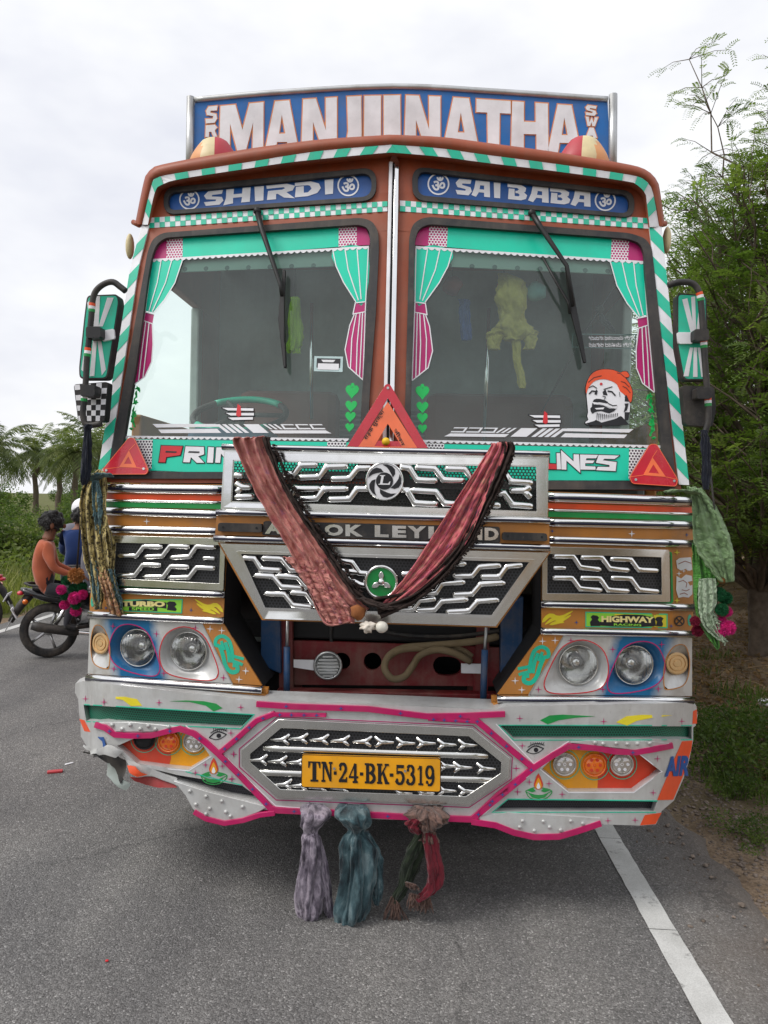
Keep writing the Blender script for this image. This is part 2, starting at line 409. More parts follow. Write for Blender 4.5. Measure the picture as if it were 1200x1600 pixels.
def slab(name, loops, surf, mat, parent, off=0.0, th=.003, mir=False, step=26, holes=None, ystep=None, bev=0.0):
    if loops and isinstance(loops[0][0], (int, float)): loops = [loops]
    if step is None and surf in ('f', 'b'): step = 12
    if holes is None and len(loops) > 1 and name not in ONE and name not in MANY:
        r = None
        for i, lp in enumerate(loops):      # pieces one can pick apart are objects of their own
            q = emit(name, bm2d([lp], None, step, ystep), surf, off+(i % 24)*.00012, th, mat, parent, mir, bev)
            r = r or q
        return r
    r = emit(name, bm2d(loops, holes, step, ystep), surf, off, th, mat, parent, mir, bev)
    if name in MANY:
        for o in (r if isinstance(r, tuple) else (r,)): o['kind'] = 'stuff'
    return r
_tc = {}
def text2d(s, bold=.02, res=3):
    c = bpy.data.curves.new('t', 'FONT'); c.body = s; c.resolution_u = res; c.offset = bold; c.dimensions = '2D'; c.fill_mode = 'FRONT'
    o = bpy.data.objects.new('t', c); COL.objects.link(o)
    dg = bpy.context.evaluated_depsgraph_get(); me = bpy.data.meshes.new_from_object(o.evaluated_get(dg))
    bpy.data.objects.remove(o); bpy.data.curves.remove(c)
    vs = [(v.co.x, v.co.y) for v in me.vertices]; fs = [list(p.vertices) for p in me.polygons]
    bpy.data.meshes.remove(me)
    x0 = min(v[0] for v in vs); x1 = max(v[0] for v in vs); y0 = min(v[1] for v in vs); y1 = max(v[1] for v in vs)
    return [((x-x0)/(x1-x0), (y-y0)/(y1-y0)) for x, y in vs], fs
def text(name, s, quad, surf, mat, parent, off=.004, th=.002, bold=.02, shear=0.0, mir=False, bulge=0.0):
    """lettering fitted into a px quad (top-left, top-right, bottom-right, bottom-left)"""
    vs, fs = text2d(s, bold)
    tl, tr, br, bl = quad; bm = bmesh.new(); V = []
    for u, v in vs:
        uu = u+shear*(v-.5); v2 = v+bulge*4*u*(1-u)*(v)
        a = [tl[i]+(tr[i]-tl[i])*uu for i in (0, 1)]; b = [bl[i]+(br[i]-bl[i])*uu for i in (0, 1)]
        V.append(bm.verts.new((b[0]+(a[0]-b[0])*v2, b[1]+(a[1]-b[1])*v2, 0)))
    for f in fs:
        try: bm.faces.new([V[i] for i in f])
        except ValueError: pass
    if surf in ('f', 'b'): cut2d(bm, 8)
    return emit(name, bm, surf, off, th, mat, parent, mir)
def glyphs(defs, place):
    """polygon letters in a unit box mapped by place(u, v) -> px"""
    return [[place(u, v) for u, v in poly] for poly in defs]
def quadmap(tl, tr, br, bl):
    def f(u, v):
        a = (tl[0]+(tr[0]-tl[0])*u, tl[1]+(tr[1]-tl[1])*u); b = (bl[0]+(br[0]-bl[0])*u, bl[1]+(br[1]-bl[1])*u)
        return (b[0]+(a[0]-b[0])*v, b[1]+(a[1]-b[1])*v)
    return f
def ringline(name, loop, w, surf, mat, parent, off, th, mir=False):
    return slab(name, [inset(loop, -w/2)], surf, mat, parent, off=off, th=th, holes=[inset(loop, w/2)], step=None, mir=mir)
def tube(name, path, r, mat, parent, seg=8, caps=True, flat=1.0, mir=False, closed=False):
    """round bar along a world path; r number or list; flat squeezes the depth"""
    P = [Vector(p) for p in path]; n = len(P); rs = r if isinstance(r, (list, tuple)) else [r]*n
    bm = bmesh.new(); rings = []
    up = None
    for i in range(n):
        t = (P[(i+1) % n]-P[i-1]) if closed else (P[min(i+1, n-1)]-P[max(i-1, 0)])
        t.normalize()
        if up is None:
            up = Vector((0, -1, 0)) if abs(t.y) < .9 else Vector((0, 0, 1))
        up = (up-t*up.dot(t)).normalized(); sd = t.cross(up)
        k = 1.0
        if not closed and 0 < i < n-1:
            e = (P[i]-P[i-1]).normalized(); k = 1/max(.6, abs(e.dot(t)))
        rings.append([bm.verts.new(P[i]+sd*rs[i]*k*cos(2*pi*j/seg)+up*rs[i]*flat*sin(2*pi*j/seg)) for j in range(seg)])
    m = n if closed else n-1
    for i in range(m):
        a, b = rings[i], rings[(i+1) % n]
        for j in range(seg): bm.faces.new((a[j], a[(j+1) % seg], b[(j+1) % seg], b[j]))
    if caps and not closed:
        bm.faces.new(rings[0]); bm.faces.new(rings[-1][::-1])
    bmesh.ops.recalc_face_normals(bm, faces=bm.faces[:])
    me = mesh_from_bm(bm, name, True)
    o = obj(name, me, mat, parent)
    if mir: return o, obj(name, mirror_mesh(me), mat, parent)
    return o
def mould(name, p0, p1, hpx, depth, surf, mat, parent, off=0.0, mir=False, n=14, prof=None):
    """half-round strip between two px points"""
    prof = prof or [(-1, 0), (-.97, .45), (-.8, .75), (-.45, .95), (0, 1), (.45, .95), (.8, .75), (.97, .45), (1, 0)]
    bm = bmesh.new(); rows = []
    for i in range(n+1):
        t = i/n; px = p0[0]+(p1[0]-p0[0])*t; py = p0[1]+(p1[1]-p0[1])*t
        row = []
        for a, b in prof:
            c = U(px, py+a*hpx/2, surf, off); row.append(bm.verts.new((c.x, c.y-b*depth, c.z)))
        rows.append(row)
    for a, b in zip(rows, rows[1:]):
        for j in range(len(prof)-1): bm.faces.new((a[j], b[j], b[j+1], a[j+1]))
    bm.faces.new(rows[0]); bm.faces.new(rows[-1][::-1])
    bmesh.ops.recalc_face_normals(bm, faces=bm.faces[:])
    me = mesh_from_bm(bm, name, True)
    o = obj(name, me, mat, parent)
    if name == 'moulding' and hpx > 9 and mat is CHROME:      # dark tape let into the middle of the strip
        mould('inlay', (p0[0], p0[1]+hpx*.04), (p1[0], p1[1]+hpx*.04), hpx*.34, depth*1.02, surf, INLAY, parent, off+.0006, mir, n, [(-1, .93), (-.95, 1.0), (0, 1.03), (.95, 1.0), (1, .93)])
    if mir: return o, obj(name, mirror_mesh(me), mat, parent)
    return o
def loft(name, rings, mat, parent, mir=False, cap=False, sm=True, open_=False):
    """skin a list of closed world rings with equal counts"""
    bm = bmesh.new(); V = [[bm.verts.new(p) for p in r] for r in rings]; n = len(V[0])
    for a, b in zip(V, V[1:]):
        for j in range(n-1 if open_ else n): bm.faces.new((a[j], a[(j+1) % n], b[(j+1) % n], b[j]))
    if cap: bm.faces.new(V[-1])
    if cap == 2: bm.faces.new(V[0])
    bmesh.ops.recalc_face_normals(bm, faces=bm.faces[:])
    me = mesh_from_bm(bm, name, sm)
    o = obj(name, me, mat, parent)
    if mir: return o, obj(name, mirror_mesh(me), mat, parent if mir is True else mir)
    return o
def add_box(bm, c, s, rot=None):
    r = bmesh.ops.create_cube(bm, size=1.0)
    M = Matrix.Translation(c) @ (rot.to_4x4() if rot is not None else Matrix.Identity(4)) @ Matrix.Diagonal((*s, 1))
    bmesh.ops.transform(bm, matrix=M, verts=r['verts'])
def boxes(name, specs, mat, parent, bev=.006):
    bm = bmesh.new()
    for sp in specs: add_box(bm, *sp)
    o = obj(name, mesh_from_bm(bm, name), mat, parent)
    if bev:
        b = o.modifiers.new('bevel', 'BEVEL'); b.width = bev; b.segments = 2; b.limit_method = 'ANGLE'
    return o
def tag(o, label, cat, group=None, kind=None):
    if label: o['label'] = label
    if cat: o['category'] = cat
    if group: o['group'] = group
    if kind: o['kind'] = kind
    return o
def thing(name, label, cat, loc=(0, 0, 0), group=None):
    o = bpy.data.objects.new(name, None); COL.objects.link(o); o.location = loc; o.empty_display_size = .2
    return tag(o, label, cat, group)
def rebase(o):
    """put the origin of a one-mesh thing at its base"""
    me = o.data; xs = [v.co for v in me.vertices]
    c = Vector(((min(v.x for v in xs)+max(v.x for v in xs))/2, (min(v.y for v in xs)+max(v.y for v in xs))/2, min(v.z for v in xs)))
    for v in me.vertices: v.co -= c
    o.location = c
    return o
def join(objs, name):
    """merge helper pieces that are one part into one mesh"""
    bm = bmesh.new(); mats = []
    for o in objs:
        for m in o.data.materials:
            if m not in mats: mats.append(m)
    for o in objs:
        k = len(bm.faces); bm.from_mesh(o.data); bm.faces.ensure_lookup_table()
        for f in bm.faces[k:]: f.material_index = mats.index(o.data.materials[f.material_index] if o.data.materials else mats[0])
    me = bpy.data.meshes.new(name); bm.to_mesh(me); bm.free()
    for m in mats: me.materials.append(m)
    p = objs[0].parent
    for o in objs: bpy.data.objects.remove(o)
    r = bpy.data.objects.new(name, me); COL.objects.link(r)
    if p: r.parent = p
    return r
# ---------------------------------------------------------------- ground, road, verge
def UG(px, py, z=0.0):
    d = ray(px, py); t = (z-CAM.z)/d.z
    return CAM+d*t
ROADK = -math.tan(radians(1.15))
def roadx(x, y): return x+ROADK*y
def ramp(n, l, src, stops):
    cr = n.new('ShaderNodeValToRGB'); e = cr.color_ramp.elements
    while len(e) < len(stops): e.new(.5)
    for i, (p, c) in enumerate(stops): e[i].position = p; e[i].color = (*c, 1)
    l.new(src, cr.inputs[0]); return cr.outputs[0]
def noise_(n, l, vec, scale, detail=5, rough=.55):
    x = n.new('ShaderNodeTexNoise'); x.inputs['Scale'].default_value = scale; x.inputs['Detail'].default_value = detail; x.inputs['Roughness'].default_value = rough
    l.new(vec, x.inputs['Vector']); return x.outputs['Fac']
def mixc(n, l, f, a, b, mode='MIX'):
    x = n.new('ShaderNodeMix'); x.data_type = 'RGBA'; x.blend_type = mode
    for i, v in ((0, f), (6, a), (7, b)):
        if isinstance(v, (int, float)): x.inputs[i].default_value = v
        elif isinstance(v, tuple): x.inputs[i].default_value = (*v, 1)
        else: l.new(v, x.inputs[i])
    return x.outputs[2]
def asphalt_mat():
    m, n, l, b = nodes_mat('asphalt')
    tc = n.new('ShaderNodeTexCoord'); P = tc.outputs['Object']
    vo = n.new('ShaderNodeTexVoronoi'); vo.inputs['Scale'].default_value = 165; l.new(P, vo.inputs['Vector'])
    st = ramp(n, l, vo.outputs['Color'], [(.0, (.09,.087,.085)), (.5, (.16,.156,.152)), (.8, (.225,.22,.215)), (1, (.45,.44,.43))])
    fine = ramp(n, l, noise_(n, l, P, 240, 2), [(.3, (.68,.68,.68)), (.7, (1.28,1.28,1.28))])
    c = mixc(n, l, 1.0, st, fine, 'MULTIPLY')
    big = ramp(n, l, noise_(n, l, P, 1.1, 6), [(.3, (.78,.78,.79)), (.7, (1.2,1.19,1.17))])
    c = mixc(n, l, 1.0, c, big, 'MULTIPLY')
    # dusty earth washed over the margin beyond the edge line
    sp = n.new('ShaderNodeSeparateXYZ'); l.new(P, sp.inputs[0])
    xx = math_(n, l, 'ADD', sp.outputs[0], math_(n, l, 'MULTIPLY', math_(n, l, 'SUBTRACT', noise_(n, l, P, 2.2, 6), .5), .9))
    mr = n.new('ShaderNodeMapRange'); mr.inputs[1].default_value = 1.12; mr.inputs[2].default_value = 1.75; l.new(xx, mr.inputs[0])
    c = mixc(n, l, math_(n, l, 'MULTIPLY', mr.outputs[0], .75), c, (.125,.098,.078))
    # cracks with a course of their own
    wp = n.new('ShaderNodeVectorMath'); wp.operation = 'ADD'; 
    nn = n.new('ShaderNodeTexNoise'); nn.inputs['Scale'].default_value = 4; nn.inputs['Detail'].default_value = 5; l.new(P, nn.inputs['Vector'])
    s2 = n.new('ShaderNodeVectorMath'); s2.operation = 'SCALE'; s2.inputs['Scale'].default_value = .35; l.new(nn.outputs['Color'], s2.inputs[0])
    l.new(P, wp.inputs[0]); l.new(s2.outputs[0], wp.inputs[1])
    v2 = n.new('ShaderNodeTexVoronoi'); v2.feature = 'DISTANCE_TO_EDGE'; v2.inputs['Scale'].default_value = .42; l.new(wp.outputs[0], v2.inputs['Vector'])
    ck = math_(n, l, 'LESS_THAN', v2.outputs['Distance'], .0035)
    msk = math_(n, l, 'GREATER_THAN', noise_(n, l, P, .9, 3), .5)
    c = mixc(n, l, math_(n, l, 'MULTIPLY', math_(n, l, 'MULTIPLY', ck, msk), .3), c, (.03,.03,.03))
    mps = n.new('ShaderNodeMapping'); mps.inputs['Scale'].default_value = (2.2, .22, 1); l.new(P, mps.inputs[0])
    trk = ramp(n, l, noise_(n, l, mps.outputs[0], 1.0, 6), [(.35, (.84,.84,.85)), (.65, (1.12,1.115,1.1))])     # wear along the wheel tracks
    c = mixc(n, l, 1.0, c, trk, 'MULTIPLY')
    # oil spots
    sp_ = ramp(n, l, noise_(n, l, P, 6.5, 2), [(.70, (0,0,0)), (.76, (1,1,1))])
    c = mixc(n, l, math_(n, l, 'MULTIPLY', sp_, .35), c, (.05,.048,.045))
    l.new(c, b.inputs['Base Color']); b.inputs['Roughness'].default_value = .82; b.inputs['Specular IOR Level'].default_value = .35
    bu = n.new('ShaderNodeBump'); bu.inputs['Strength'].default_value = .65; bu.inputs['Distance'].default_value = .006
    l.new(math_(n, l, 'ADD', math_(n, l, 'MULTIPLY', vo.outputs['Distance'], -1.0), math_(n, l, 'MULTIPLY', noise_(n, l, P, 60, 4), .8)), bu.inputs['Height'])
    l.new(bu.outputs[0], b.inputs['Normal'])
    return m
ASPHALT = asphalt_mat()
def soil_mat():
    m, n, l, b = nodes_mat('earth')
    tc = n.new('ShaderNodeTexCoord'); P = tc.outputs['Object']
    c = ramp(n, l, noise_(n, l, P, 3.0, 8, .65), [(.3, (.14,.10,.07)), (.5, (.26,.19,.13)), (.7, (.38,.29,.21))])
    f = ramp(n, l, noise_(n, l, P, 60, 4, .7), [(.3, (.6,.6,.6)), (.7, (1.35,1.35,1.35))])
    c = mixc(n, l, 1.0, c, f, 'MULTIPLY')
    sp = n.new('ShaderNodeSeparateXYZ'); l.new(P, sp.inputs[0])
    far = math_(n, l, 'LESS_THAN', math_(n, l, 'ADD', sp.outputs[0], math_(n, l, 'MULTIPLY', noise_(n, l, P, .8, 4), 1.2)), -5.0)
    c = mixc(n, l, far, c, mixc(n, l, noise_(n, l, P, 1.6, 6), (.07,.10,.03), (.20,.19,.08)))
    g = ramp(n, l, noise_(n, l, P, .55, 5), [(.45, (0,0,0)), (.6, (1,1,1))])
    c = mixc(n, l, math_(n, l, 'MULTIPLY', g, .55), c, (.09,.085,.045))
    l.new(c, b.inputs['Base Color']); b.inputs['Roughness'].default_value = .95; b.inputs['Specular IOR Level'].default_value = .1
    bu = n.new('ShaderNodeBump'); bu.inputs['Strength'].default_value = .9; bu.inputs['Distance'].default_value = .03
    l.new(noise_(n, l, P, 28, 8, .7), bu.inputs['Height']); l.new(bu.outputs[0], b.inputs['Normal'])
    return m
SOIL = soil_mat()
def ground_z(x, y):
    xr = x-ROADK*y
    n1 = mnoise.noise(Vector((x*.7, y*.7, 0)))*.05+mnoise.noise(Vector((x*2.3, y*2.3, 4)))*.02
    if -5.3 < xr < 1.35: return -.05
    if xr >= 1.35:
        a = min(1, (xr-1.35)/.4)
        up = max(0, min(1, (xr-3.1)/4.0))
        return -.05+a*.02+n1*a*.6+.55*up*up*(3-2*up)
    a = min(1, (-5.3-xr)/.8)
    return -.05+a*(.03+n1)
def make_ground():
    def axis(brk):
        o = []
        for a, b, s in brk:
            k = max(1, round((b-a)/s)); o += [a+(b-a)*i/k for i in range(k)]
        return o+[brk[-1][1]]
    xs = axis([(-900,-60,140),(-60,-12,6),(-12,-4.5,.5),(-4.5,1.2,1.9),(1.2,5,.12),(5,14,.6),(14,60,6),(60,900,140)])
    ys = axis([(-300,-30,45),(-30,-3,3),(-3,8,.14),(8,16,.5),(16,60,4),(60,1500,120)])
    V = [(x, y, ground_z(x, y)) for y in ys for x in xs]; nx = len(xs)
    Fc = [(j*nx+i, j*nx+i+1, (j+1)*nx+i+1, (j+1)*nx+i) for j in range(len(ys)-1) for i in range(nx-1)]
    me = bpy.data.meshes.new('ground'); me.from_pydata(V, [], Fc)
    for p in me.polygons: p.use_smooth = True
    o = obj('ground', me, SOIL); o['kind'] = 'structure'
make_ground()
def make_road():
    V, Fc = [], []
    ys = [-40+2*i for i in range(18)]+[-4+.07*i for i in range(230)]+[12.1+3*i for i in range(70)]
    for y in ys:
        e = 1.56+mnoise.noise(Vector((y*1.1, 3, 0)))*.13+mnoise.noise(Vector((y*5, 8, 0)))*.05+mnoise.noise(Vector((y*14, 2, 0)))*.02
        w = -5.05+mnoise.noise(Vector((y*.9, 1, 5)))*.1
        for t, z in ((w-.12, -.06), (w, 0), (-4, .0), (-2, .0), (0, .0), (e-.16, 0.0), (e, -.012), (e+.10, -.065)):
            V.append((roadx(t, y), y, z))
    for j in range(len(ys)-1):
        for i in range(7): a = j*8+i; Fc.append((a, a+1, a+9, a+8))
    me = bpy.data.meshes.new('road'); me.from_pydata(V, [], Fc)
    o = obj('road', me, ASPHALT); o['kind'] = 'structure'
    return o
road = make_road()
def line_mat():
    m, n, l, b = nodes_mat('road_line_paint')
    tc = n.new('ShaderNodeTexCoord'); P = tc.outputs['Object']
    c = ramp(n, l, noise_(n, l, P, 4, 8, .7), [(.3, (.48,.48,.46)), (.65, (.66,.66,.64))])
    wear = ramp(n, l, noise_(n, l, P, 9, 9, .75), [(.57, (0,0,0)), (.66, (1,1,1))])
    c = mixc(n, l, math_(n, l, 'MULTIPLY', wear, .8), c, (.14,.135,.13))
    gr = ramp(n, l, noise_(n, l, P, 200, 2), [(.3, (.85,.85,.85)), (.7, (1.1,1.1,1.1))])
    c = mixc(n, l, 1.0, c, gr, 'MULTIPLY')
    l.new(c, b.inputs['Base Color']); b.inputs['Roughness'].default_value = .75
    bu = n.new('ShaderNodeBump'); bu.inputs['Strength'].default_value = .3; bu.inputs['Distance'].default_value = .004
    l.new(noise_(n, l, P, 90, 4), bu.inputs['Height']); l.new(bu.outputs[0], b.inputs['Normal'])
    return m
LINE = line_mat()
def road_line(x0, wd, y0, y1):
    V, Fc = [], []; k = 0; y = y0
    while y < y1:
        ln = random.uniform(.55, 1.0) if y < 8 else 6
        n = 12 if y < 8 else 2; gap = .004 if y < 8 else .0
        for i in range(n+1):
            yy = y+(ln-gap)*i/n
            j1 = random.uniform(-.002, .002) if y < 8 else 0; j2 = random.uniform(-.002, .002) if y < 8 else 0
            V += [(roadx(x0-wd/2, yy)+j1, yy, .004), (roadx(x0+wd/2, yy)+j2, yy, .004)]
            if i: a = len(V)-4; Fc.append((a, a+1, a+3, a+2))
        y += ln
    me = bpy.data.meshes.new('road_line'); me.from_pydata(V, [], Fc)
    o = obj('road_line', me, LINE); o['kind'] = 'structure'
road_line(1.135, .105, -20, 120)
road_line(-4.72, .105, -20, 120)

# ---------------------------------------------------------------- vegetation
def leaf_mat(name, c0, c1, c2, scale=1.2):
    m, n, l, b = nodes_mat(name)
    tc = n.new('ShaderNodeTexCoord'); P = tc.outputs['Object']
    c = ramp(n, l, noise_(n, l, P, scale, 3), [(.32, s2l(c0)), (.5, s2l(c1)), (.68, s2l(c2))])
    f = ramp(n, l, noise_(n, l, P, 40, 2), [(.3, (.7,.7,.7)), (.7, (1.3,1.3,1.3))])
    c = mixc(n, l, 1.0, c, f, 'MULTIPLY')
    l.new(c, b.inputs['Base Color']); b.inputs['Roughness'].default_value = .6; b.inputs['Specular IOR Level'].default_value = .3
    tl = n.new('ShaderNodeBsdfTranslucent'); l.new(mixc(n, l, 1.0, c, (1.2,1.35,.6), 'MULTIPLY'), tl.inputs[0])
    ms = n.new('ShaderNodeMixShader'); ms.inputs[0].default_value = .45
    l.new(b.outputs[0], ms.inputs[1]); l.new(tl.outputs[0], ms.inputs[2]); l.new(ms.outputs[0], n['Material Output'].inputs[0])
    return m
LEAFD = leaf_mat('dark_feathery_leaf', (72,96,48), (104,126,64), (140,156,92))
LEAFB = leaf_mat('bright_leaf', (96,122,42), (140,160,60), (178,186,92))
LEAFY = leaf_mat('yellow_leaf', (150,146,64), (186,176,90), (204,188,112))
LEAFW = leaf_mat('weed_leaf', (58,78,36), (84,106,50), (118,132,74), 3)
LEAFL = leaf_mat('verge_shrub_leaf', (66,86,42), (96,112,58), (132,140,88), 1)
GRASSL = leaf_mat('grass_leaf', (88,100,50), (128,134,76), (160,156,104), 2)
PALML = leaf_mat('palm_leaf', (68,82,50), (100,112,68), (132,138,90), .8)
BARK = rgb('bark', 104, 92, 80, rough=.9, var=.35, vscale=14, bump=.8, bscale=22)
TWIG = rgb('dry_twig', 150, 128, 100, rough=.9, var=.3)
def frond_verts(V, Fc, base, d, up, ln, pairs, ll, lw):
    d = d.normalized(); sd = d.cross(up)
    if sd.length < 1e-3: sd = Vector((1, 0, 0))
    sd.normalize(); nn = sd.cross(d)
    for i in range(pairs):
        t = (i+.7)/pairs; p = base+d*ln*t-Vector((0, 0, 1))*ln*.35*t*t
        k = ll*(1-.45*abs(t-.4))
        for s in (-1, 1):
            e = (sd*s+d*.45+nn*random.uniform(-.25, .15)).normalized(); w = d*lw*.5
            q = p+e*k
            n0 = len(V); V += [p-w*.4, p+e*k*.5-w, q, p+e*k*.5+w]; Fc.append((n0, n0+1, n0+2, n0+3))
def wood(bm, path, r0, r1, seg=7):
    rings = []; n = len(path); up = Vector((1, .1, .05))
    for i, p in enumerate(path):
        t = (path[min(i+1, n-1)]-path[max(i-1, 0)]).normalized()
        up = (up-t*up.dot(t)).normalized(); sd = t.cross(up); r = r0+(r1-r0)*i/(n-1)
        rings.append([bm.verts.new(p+(sd*cos(2*pi*j/seg)+up*sin(2*pi*j/seg))*r*random.uniform(.9, 1.1)) for j in range(seg)])
    for a, b in zip(rings, rings[1:]):
        for j in range(seg): bm.faces.new((a[j], a[(j+1) % seg], b[(j+1) % seg], b[j]))
def wander(p, q, n, amp):
    o = []
    for i in range(n+1):
        t = i/n; k = sin(pi*t)*amp
        o.append(p+(q-p)*t+Vector((random.uniform(-k, k), random.uniform(-k, k), random.uniform(-k, k)*.5)))
    return o
def feathery_tree_meshes(h, rad, low, nclust, nfr, seed, spires=5):
    random.seed(seed)
    bm = bmesh.new(); V, Fc = [], []
    top = Vector((random.uniform(-.2, .2), random.uniform(-.2, .2), h*.72))
    tr = wander(Vector((0, 0, -.2)), top, 9, .10); wood(bm, tr, .115, .045, 9)
    for c in range(nclust):
        a = random.uniform(0, 2*pi); zz = low+(h-low)*random.random()**.9
        prof = 1-((zz-low)/(h-low)-.42)**2*2.2
        rr = rad*max(.25, prof)*math.sqrt(random.uniform(.15, 1))
        tip = Vector((rr*cos(a), rr*sin(a), zz))
        s = tr[min(9, max(2, int(9*max(.18, (zz-.7*rr))/(h*.72))))]
        lim = wander(s, tip, 5, .14); wood(bm, lim, .028, .006, 5)
        dirn = (tip-s).normalized()
        for t in range(3):
            b0 = lim[2+t]; e = (dirn+Vector((random.gauss(0, .6), random.gauss(0, .6), random.gauss(.1, .4)))).normalized()
            ln = random.uniform(.35, .8); b1 = b0+e*ln
            tw = wander(b0, b1, 3, .05); wood(bm, tw, .008, .003, 4)
            for k in range(nfr//3):
                u = random.random(); p = b0+(b1-b0)*u
                d = (e*.5+Vector((random.gauss(0, .7), random.gauss(0, .7), random.gauss(-.05, .35))))
                frond_verts(V, Fc, p, d, Vector((random.gauss(0, .3), random.gauss(0, .3), 1)), random.uniform(.18, .34), 8, random.uniform(.05, .078), .022)
    for c in range(spires):
        a = random.uniform(0, 2*pi); r0 = rad*.25*random.random()
        b0 = Vector((r0*cos(a), r0*sin(a), h*.72)); b1 = Vector((b0.x+random.gauss(0, .5), b0.y+random.gauss(0, .5), h*random.uniform(1.0, 1.22)))
        sp = wander(b0, b1, 8, .12); wood(bm, sp, .02, .004, 5)
        for q in sp[2:]:
            for k in range(4):
                a2 = random.uniform(0, 2*pi); e = Vector((cos(a2), sin(a2), random.uniform(.0, .7))).normalized(); ln = random.uniform(.18, .5)
                wood(bm, [q, q+e*ln*.6+Vector((0,0,.03)), q+e*ln], .005, .002, 4)
                for u in (.3, .6, .85, 1):
                    frond_verts(V, Fc, q+e*ln*u, e+Vector((random.gauss(0, .5), random.gauss(0, .5), random.uniform(-.4, .5))), Vector((0, 0, 1)), random.uniform(.10, .2), 7, .04, .013)
    tm = mesh_from_bm(bm, 'trunk', True); tm.materials.append(BARK)
    cm = bpy.data.meshes.new('crown'); cm.from_pydata(V, [], Fc)
    return tm, cm
def plant_tree(name, tm, cm, lm, label, cat, loc, rz, sc, group, kinds=('trunk', 'crown')):
    t = thing(name, label, cat, loc, group); t.rotation_euler.z = rz; t.scale = (sc, sc, sc)
    a = obj(kinds[0], tm, BARK, t); b = obj(kinds[1], cm, lm, t)
    return t
TA = feathery_tree_meshes(5.3, 1.95, 1.2, 165, 30, 11, 9)
TA[1].materials.append(LEAFD)
TB = feathery_tree_meshes(4.6, 2.2, .4, 110, 28, 23, 4)
TB[1].materials.append(LEAFB)
def gz(x, y): return ground_z(x, y)-.03
for i, (tm, x, y, rz, sc, lb) in enumerate([
    (TA, 3.85, 5.6, .4, 1.03, 'dark feathery-leaved roadside tree with bare grey trunk beside the lorry mirror'),
    (TA, 4.75, 4.7, 2.1, 1.1, 'feathery tree with thin trunk just right of the nearest roadside tree'),
    (TA, 4.4, 8.6, 4.0, 1.05, 'dark feathery tree standing behind the nearest roadside tree'),
    (TB, 5.9, 11.5, 1.0, 1.0, 'bright yellow-green tree glimpsed between the dark roadside trunks'),
    (TB, 3.9, 14.5, 3.2, 1.0, 'bright green tree farther along the road behind the dark trees'),
    (TB, 8.2, 8.2, 5.1, .95, 'light green tree deep in the roadside wood'),
    (TB, 6.4, 17.5, .2, 1.1, 'light green tree far along the roadside wood')]):
    plant_tree('feathery_tree', tm[0], tm[1], None, lb, 'tree', (x, y, gz(x, y)), rz, sc, 'roadside trees')
for i in range(9):      # the same row of trees goes on behind the photographer; the chrome mirrors it
    x, y = 5.6+(i % 3)*.9, -8.0-i*3.2
    plant_tree('feathery_tree', TA[0], TA[1], None, 'feathery tree in the row behind the photographer', 'tree', (x, y, gz(x, y)), i*1.3, 1.1, 'roadside trees')
def leaf_blob(n, sx, sy, sz, ls, seed, up=.3):
    random.seed(seed); V, Fc = [], []
    cl = [(random.gauss(0, .42), random.gauss(0, .42), random.uniform(.1, .8), random.uniform(.22, .45)) for _ in range(14)]
    for i in range(n):
        c = random.choice(cl); d = Vector((random.gauss(0, 1), random.gauss(0, 1), random.gauss(0, 1))).normalized()*c[3]*random.random()**.4
        p = Vector(((c[0]+d.x)*sx, (c[1]+d.y)*sy, max(.01, (c[2]+d.z)*sz)))
        a = Vector((random.gauss(0, 1), random.gauss(0, 1), random.gauss(up, .6))).normalized()
        b = a.cross(Vector((random.gauss(0, 1), random.gauss(0, 1), random.gauss(0, 1)))).normalized(); k = ls*random.uniform(.6, 1.3)
        q = len(V); V += [p, p+a*k*.5+b*k*.28, p+a*k, p+a*k*.5-b*k*.28]; Fc.append((q, q+1, q+2, q+3))
    me = bpy.data.meshes.new('foliage'); me.from_pydata(V, [], Fc); return me
def stems(n, h, sp, seed, r=.012):
    random.seed(seed); bm = bmesh.new()
    for i in range(n):
        e = Vector((random.gauss(0, sp), random.gauss(0, sp), h*random.uniform(.6, 1)))
        wood(bm, wander(Vector((random.gauss(0, .04), random.gauss(0, .04), -.05)), e, 4, .05), r, r*.3, 5)
    me = mesh_from_bm(bm, 'stem', True); me.materials.append(BARK); return me
def bush(name, fm, sm, lm, label, cat, loc, rz, sc, group):
    t = thing(name, label, cat, loc, group); t.rotation_euler.z = rz; t.scale = sc if isinstance(sc, tuple) else (sc,)*3
    f = obj('foliage', fm, None, t); obj('stem', sm, None, t)
    if len(fm.materials) == 0: fm.materials.append(lm)
W1 = leaf_blob(1700, .9, .75, .42, .05, 3); WS = stems(9, .4, .2, 4, .006)
for i, (px, py, rz, sc) in enumerate([(1125,1185,0,.66),(1190,1165,2,.72),(1150,1235,4,.33),(1105,1140,1,.5),(1215,1215,3,.6),(1185,1300,5,.28)]):
    g = UG(px, py); bush('green_weed', W1, WS, LEAFW, ['bushy green weed growing on the bank beside the bumper', 'broad green weed on the bank under the tree', 'low green weed at the edge of the gravel',
        'green weed close behind the bumper corner', 'green weed on the bank', 'small grass tuft on the bare earth by the gravel'][i], 'weed', (g.x, g.y, ground_z(g.x, g.y)), rz, sc, 'weeds on the right bank')
B1m = leaf_blob(6500, 2.0, 1.8, 1.6, .15, 31); B1s = stems(10, 1.3, .6, 6, .03); B1m.materials.append(LEAFL)
B2m = leaf_blob(6500, 1.9, 1.9, 2.6, .13, 32); B2s = stems(8, 2.2, .5, 7, .04); B2m.materials.append(LEAFW)
B3m = leaf_blob(6500, 1.7, 1.6, 2.2, .12, 33); B3m.materials.append(LEAFY)
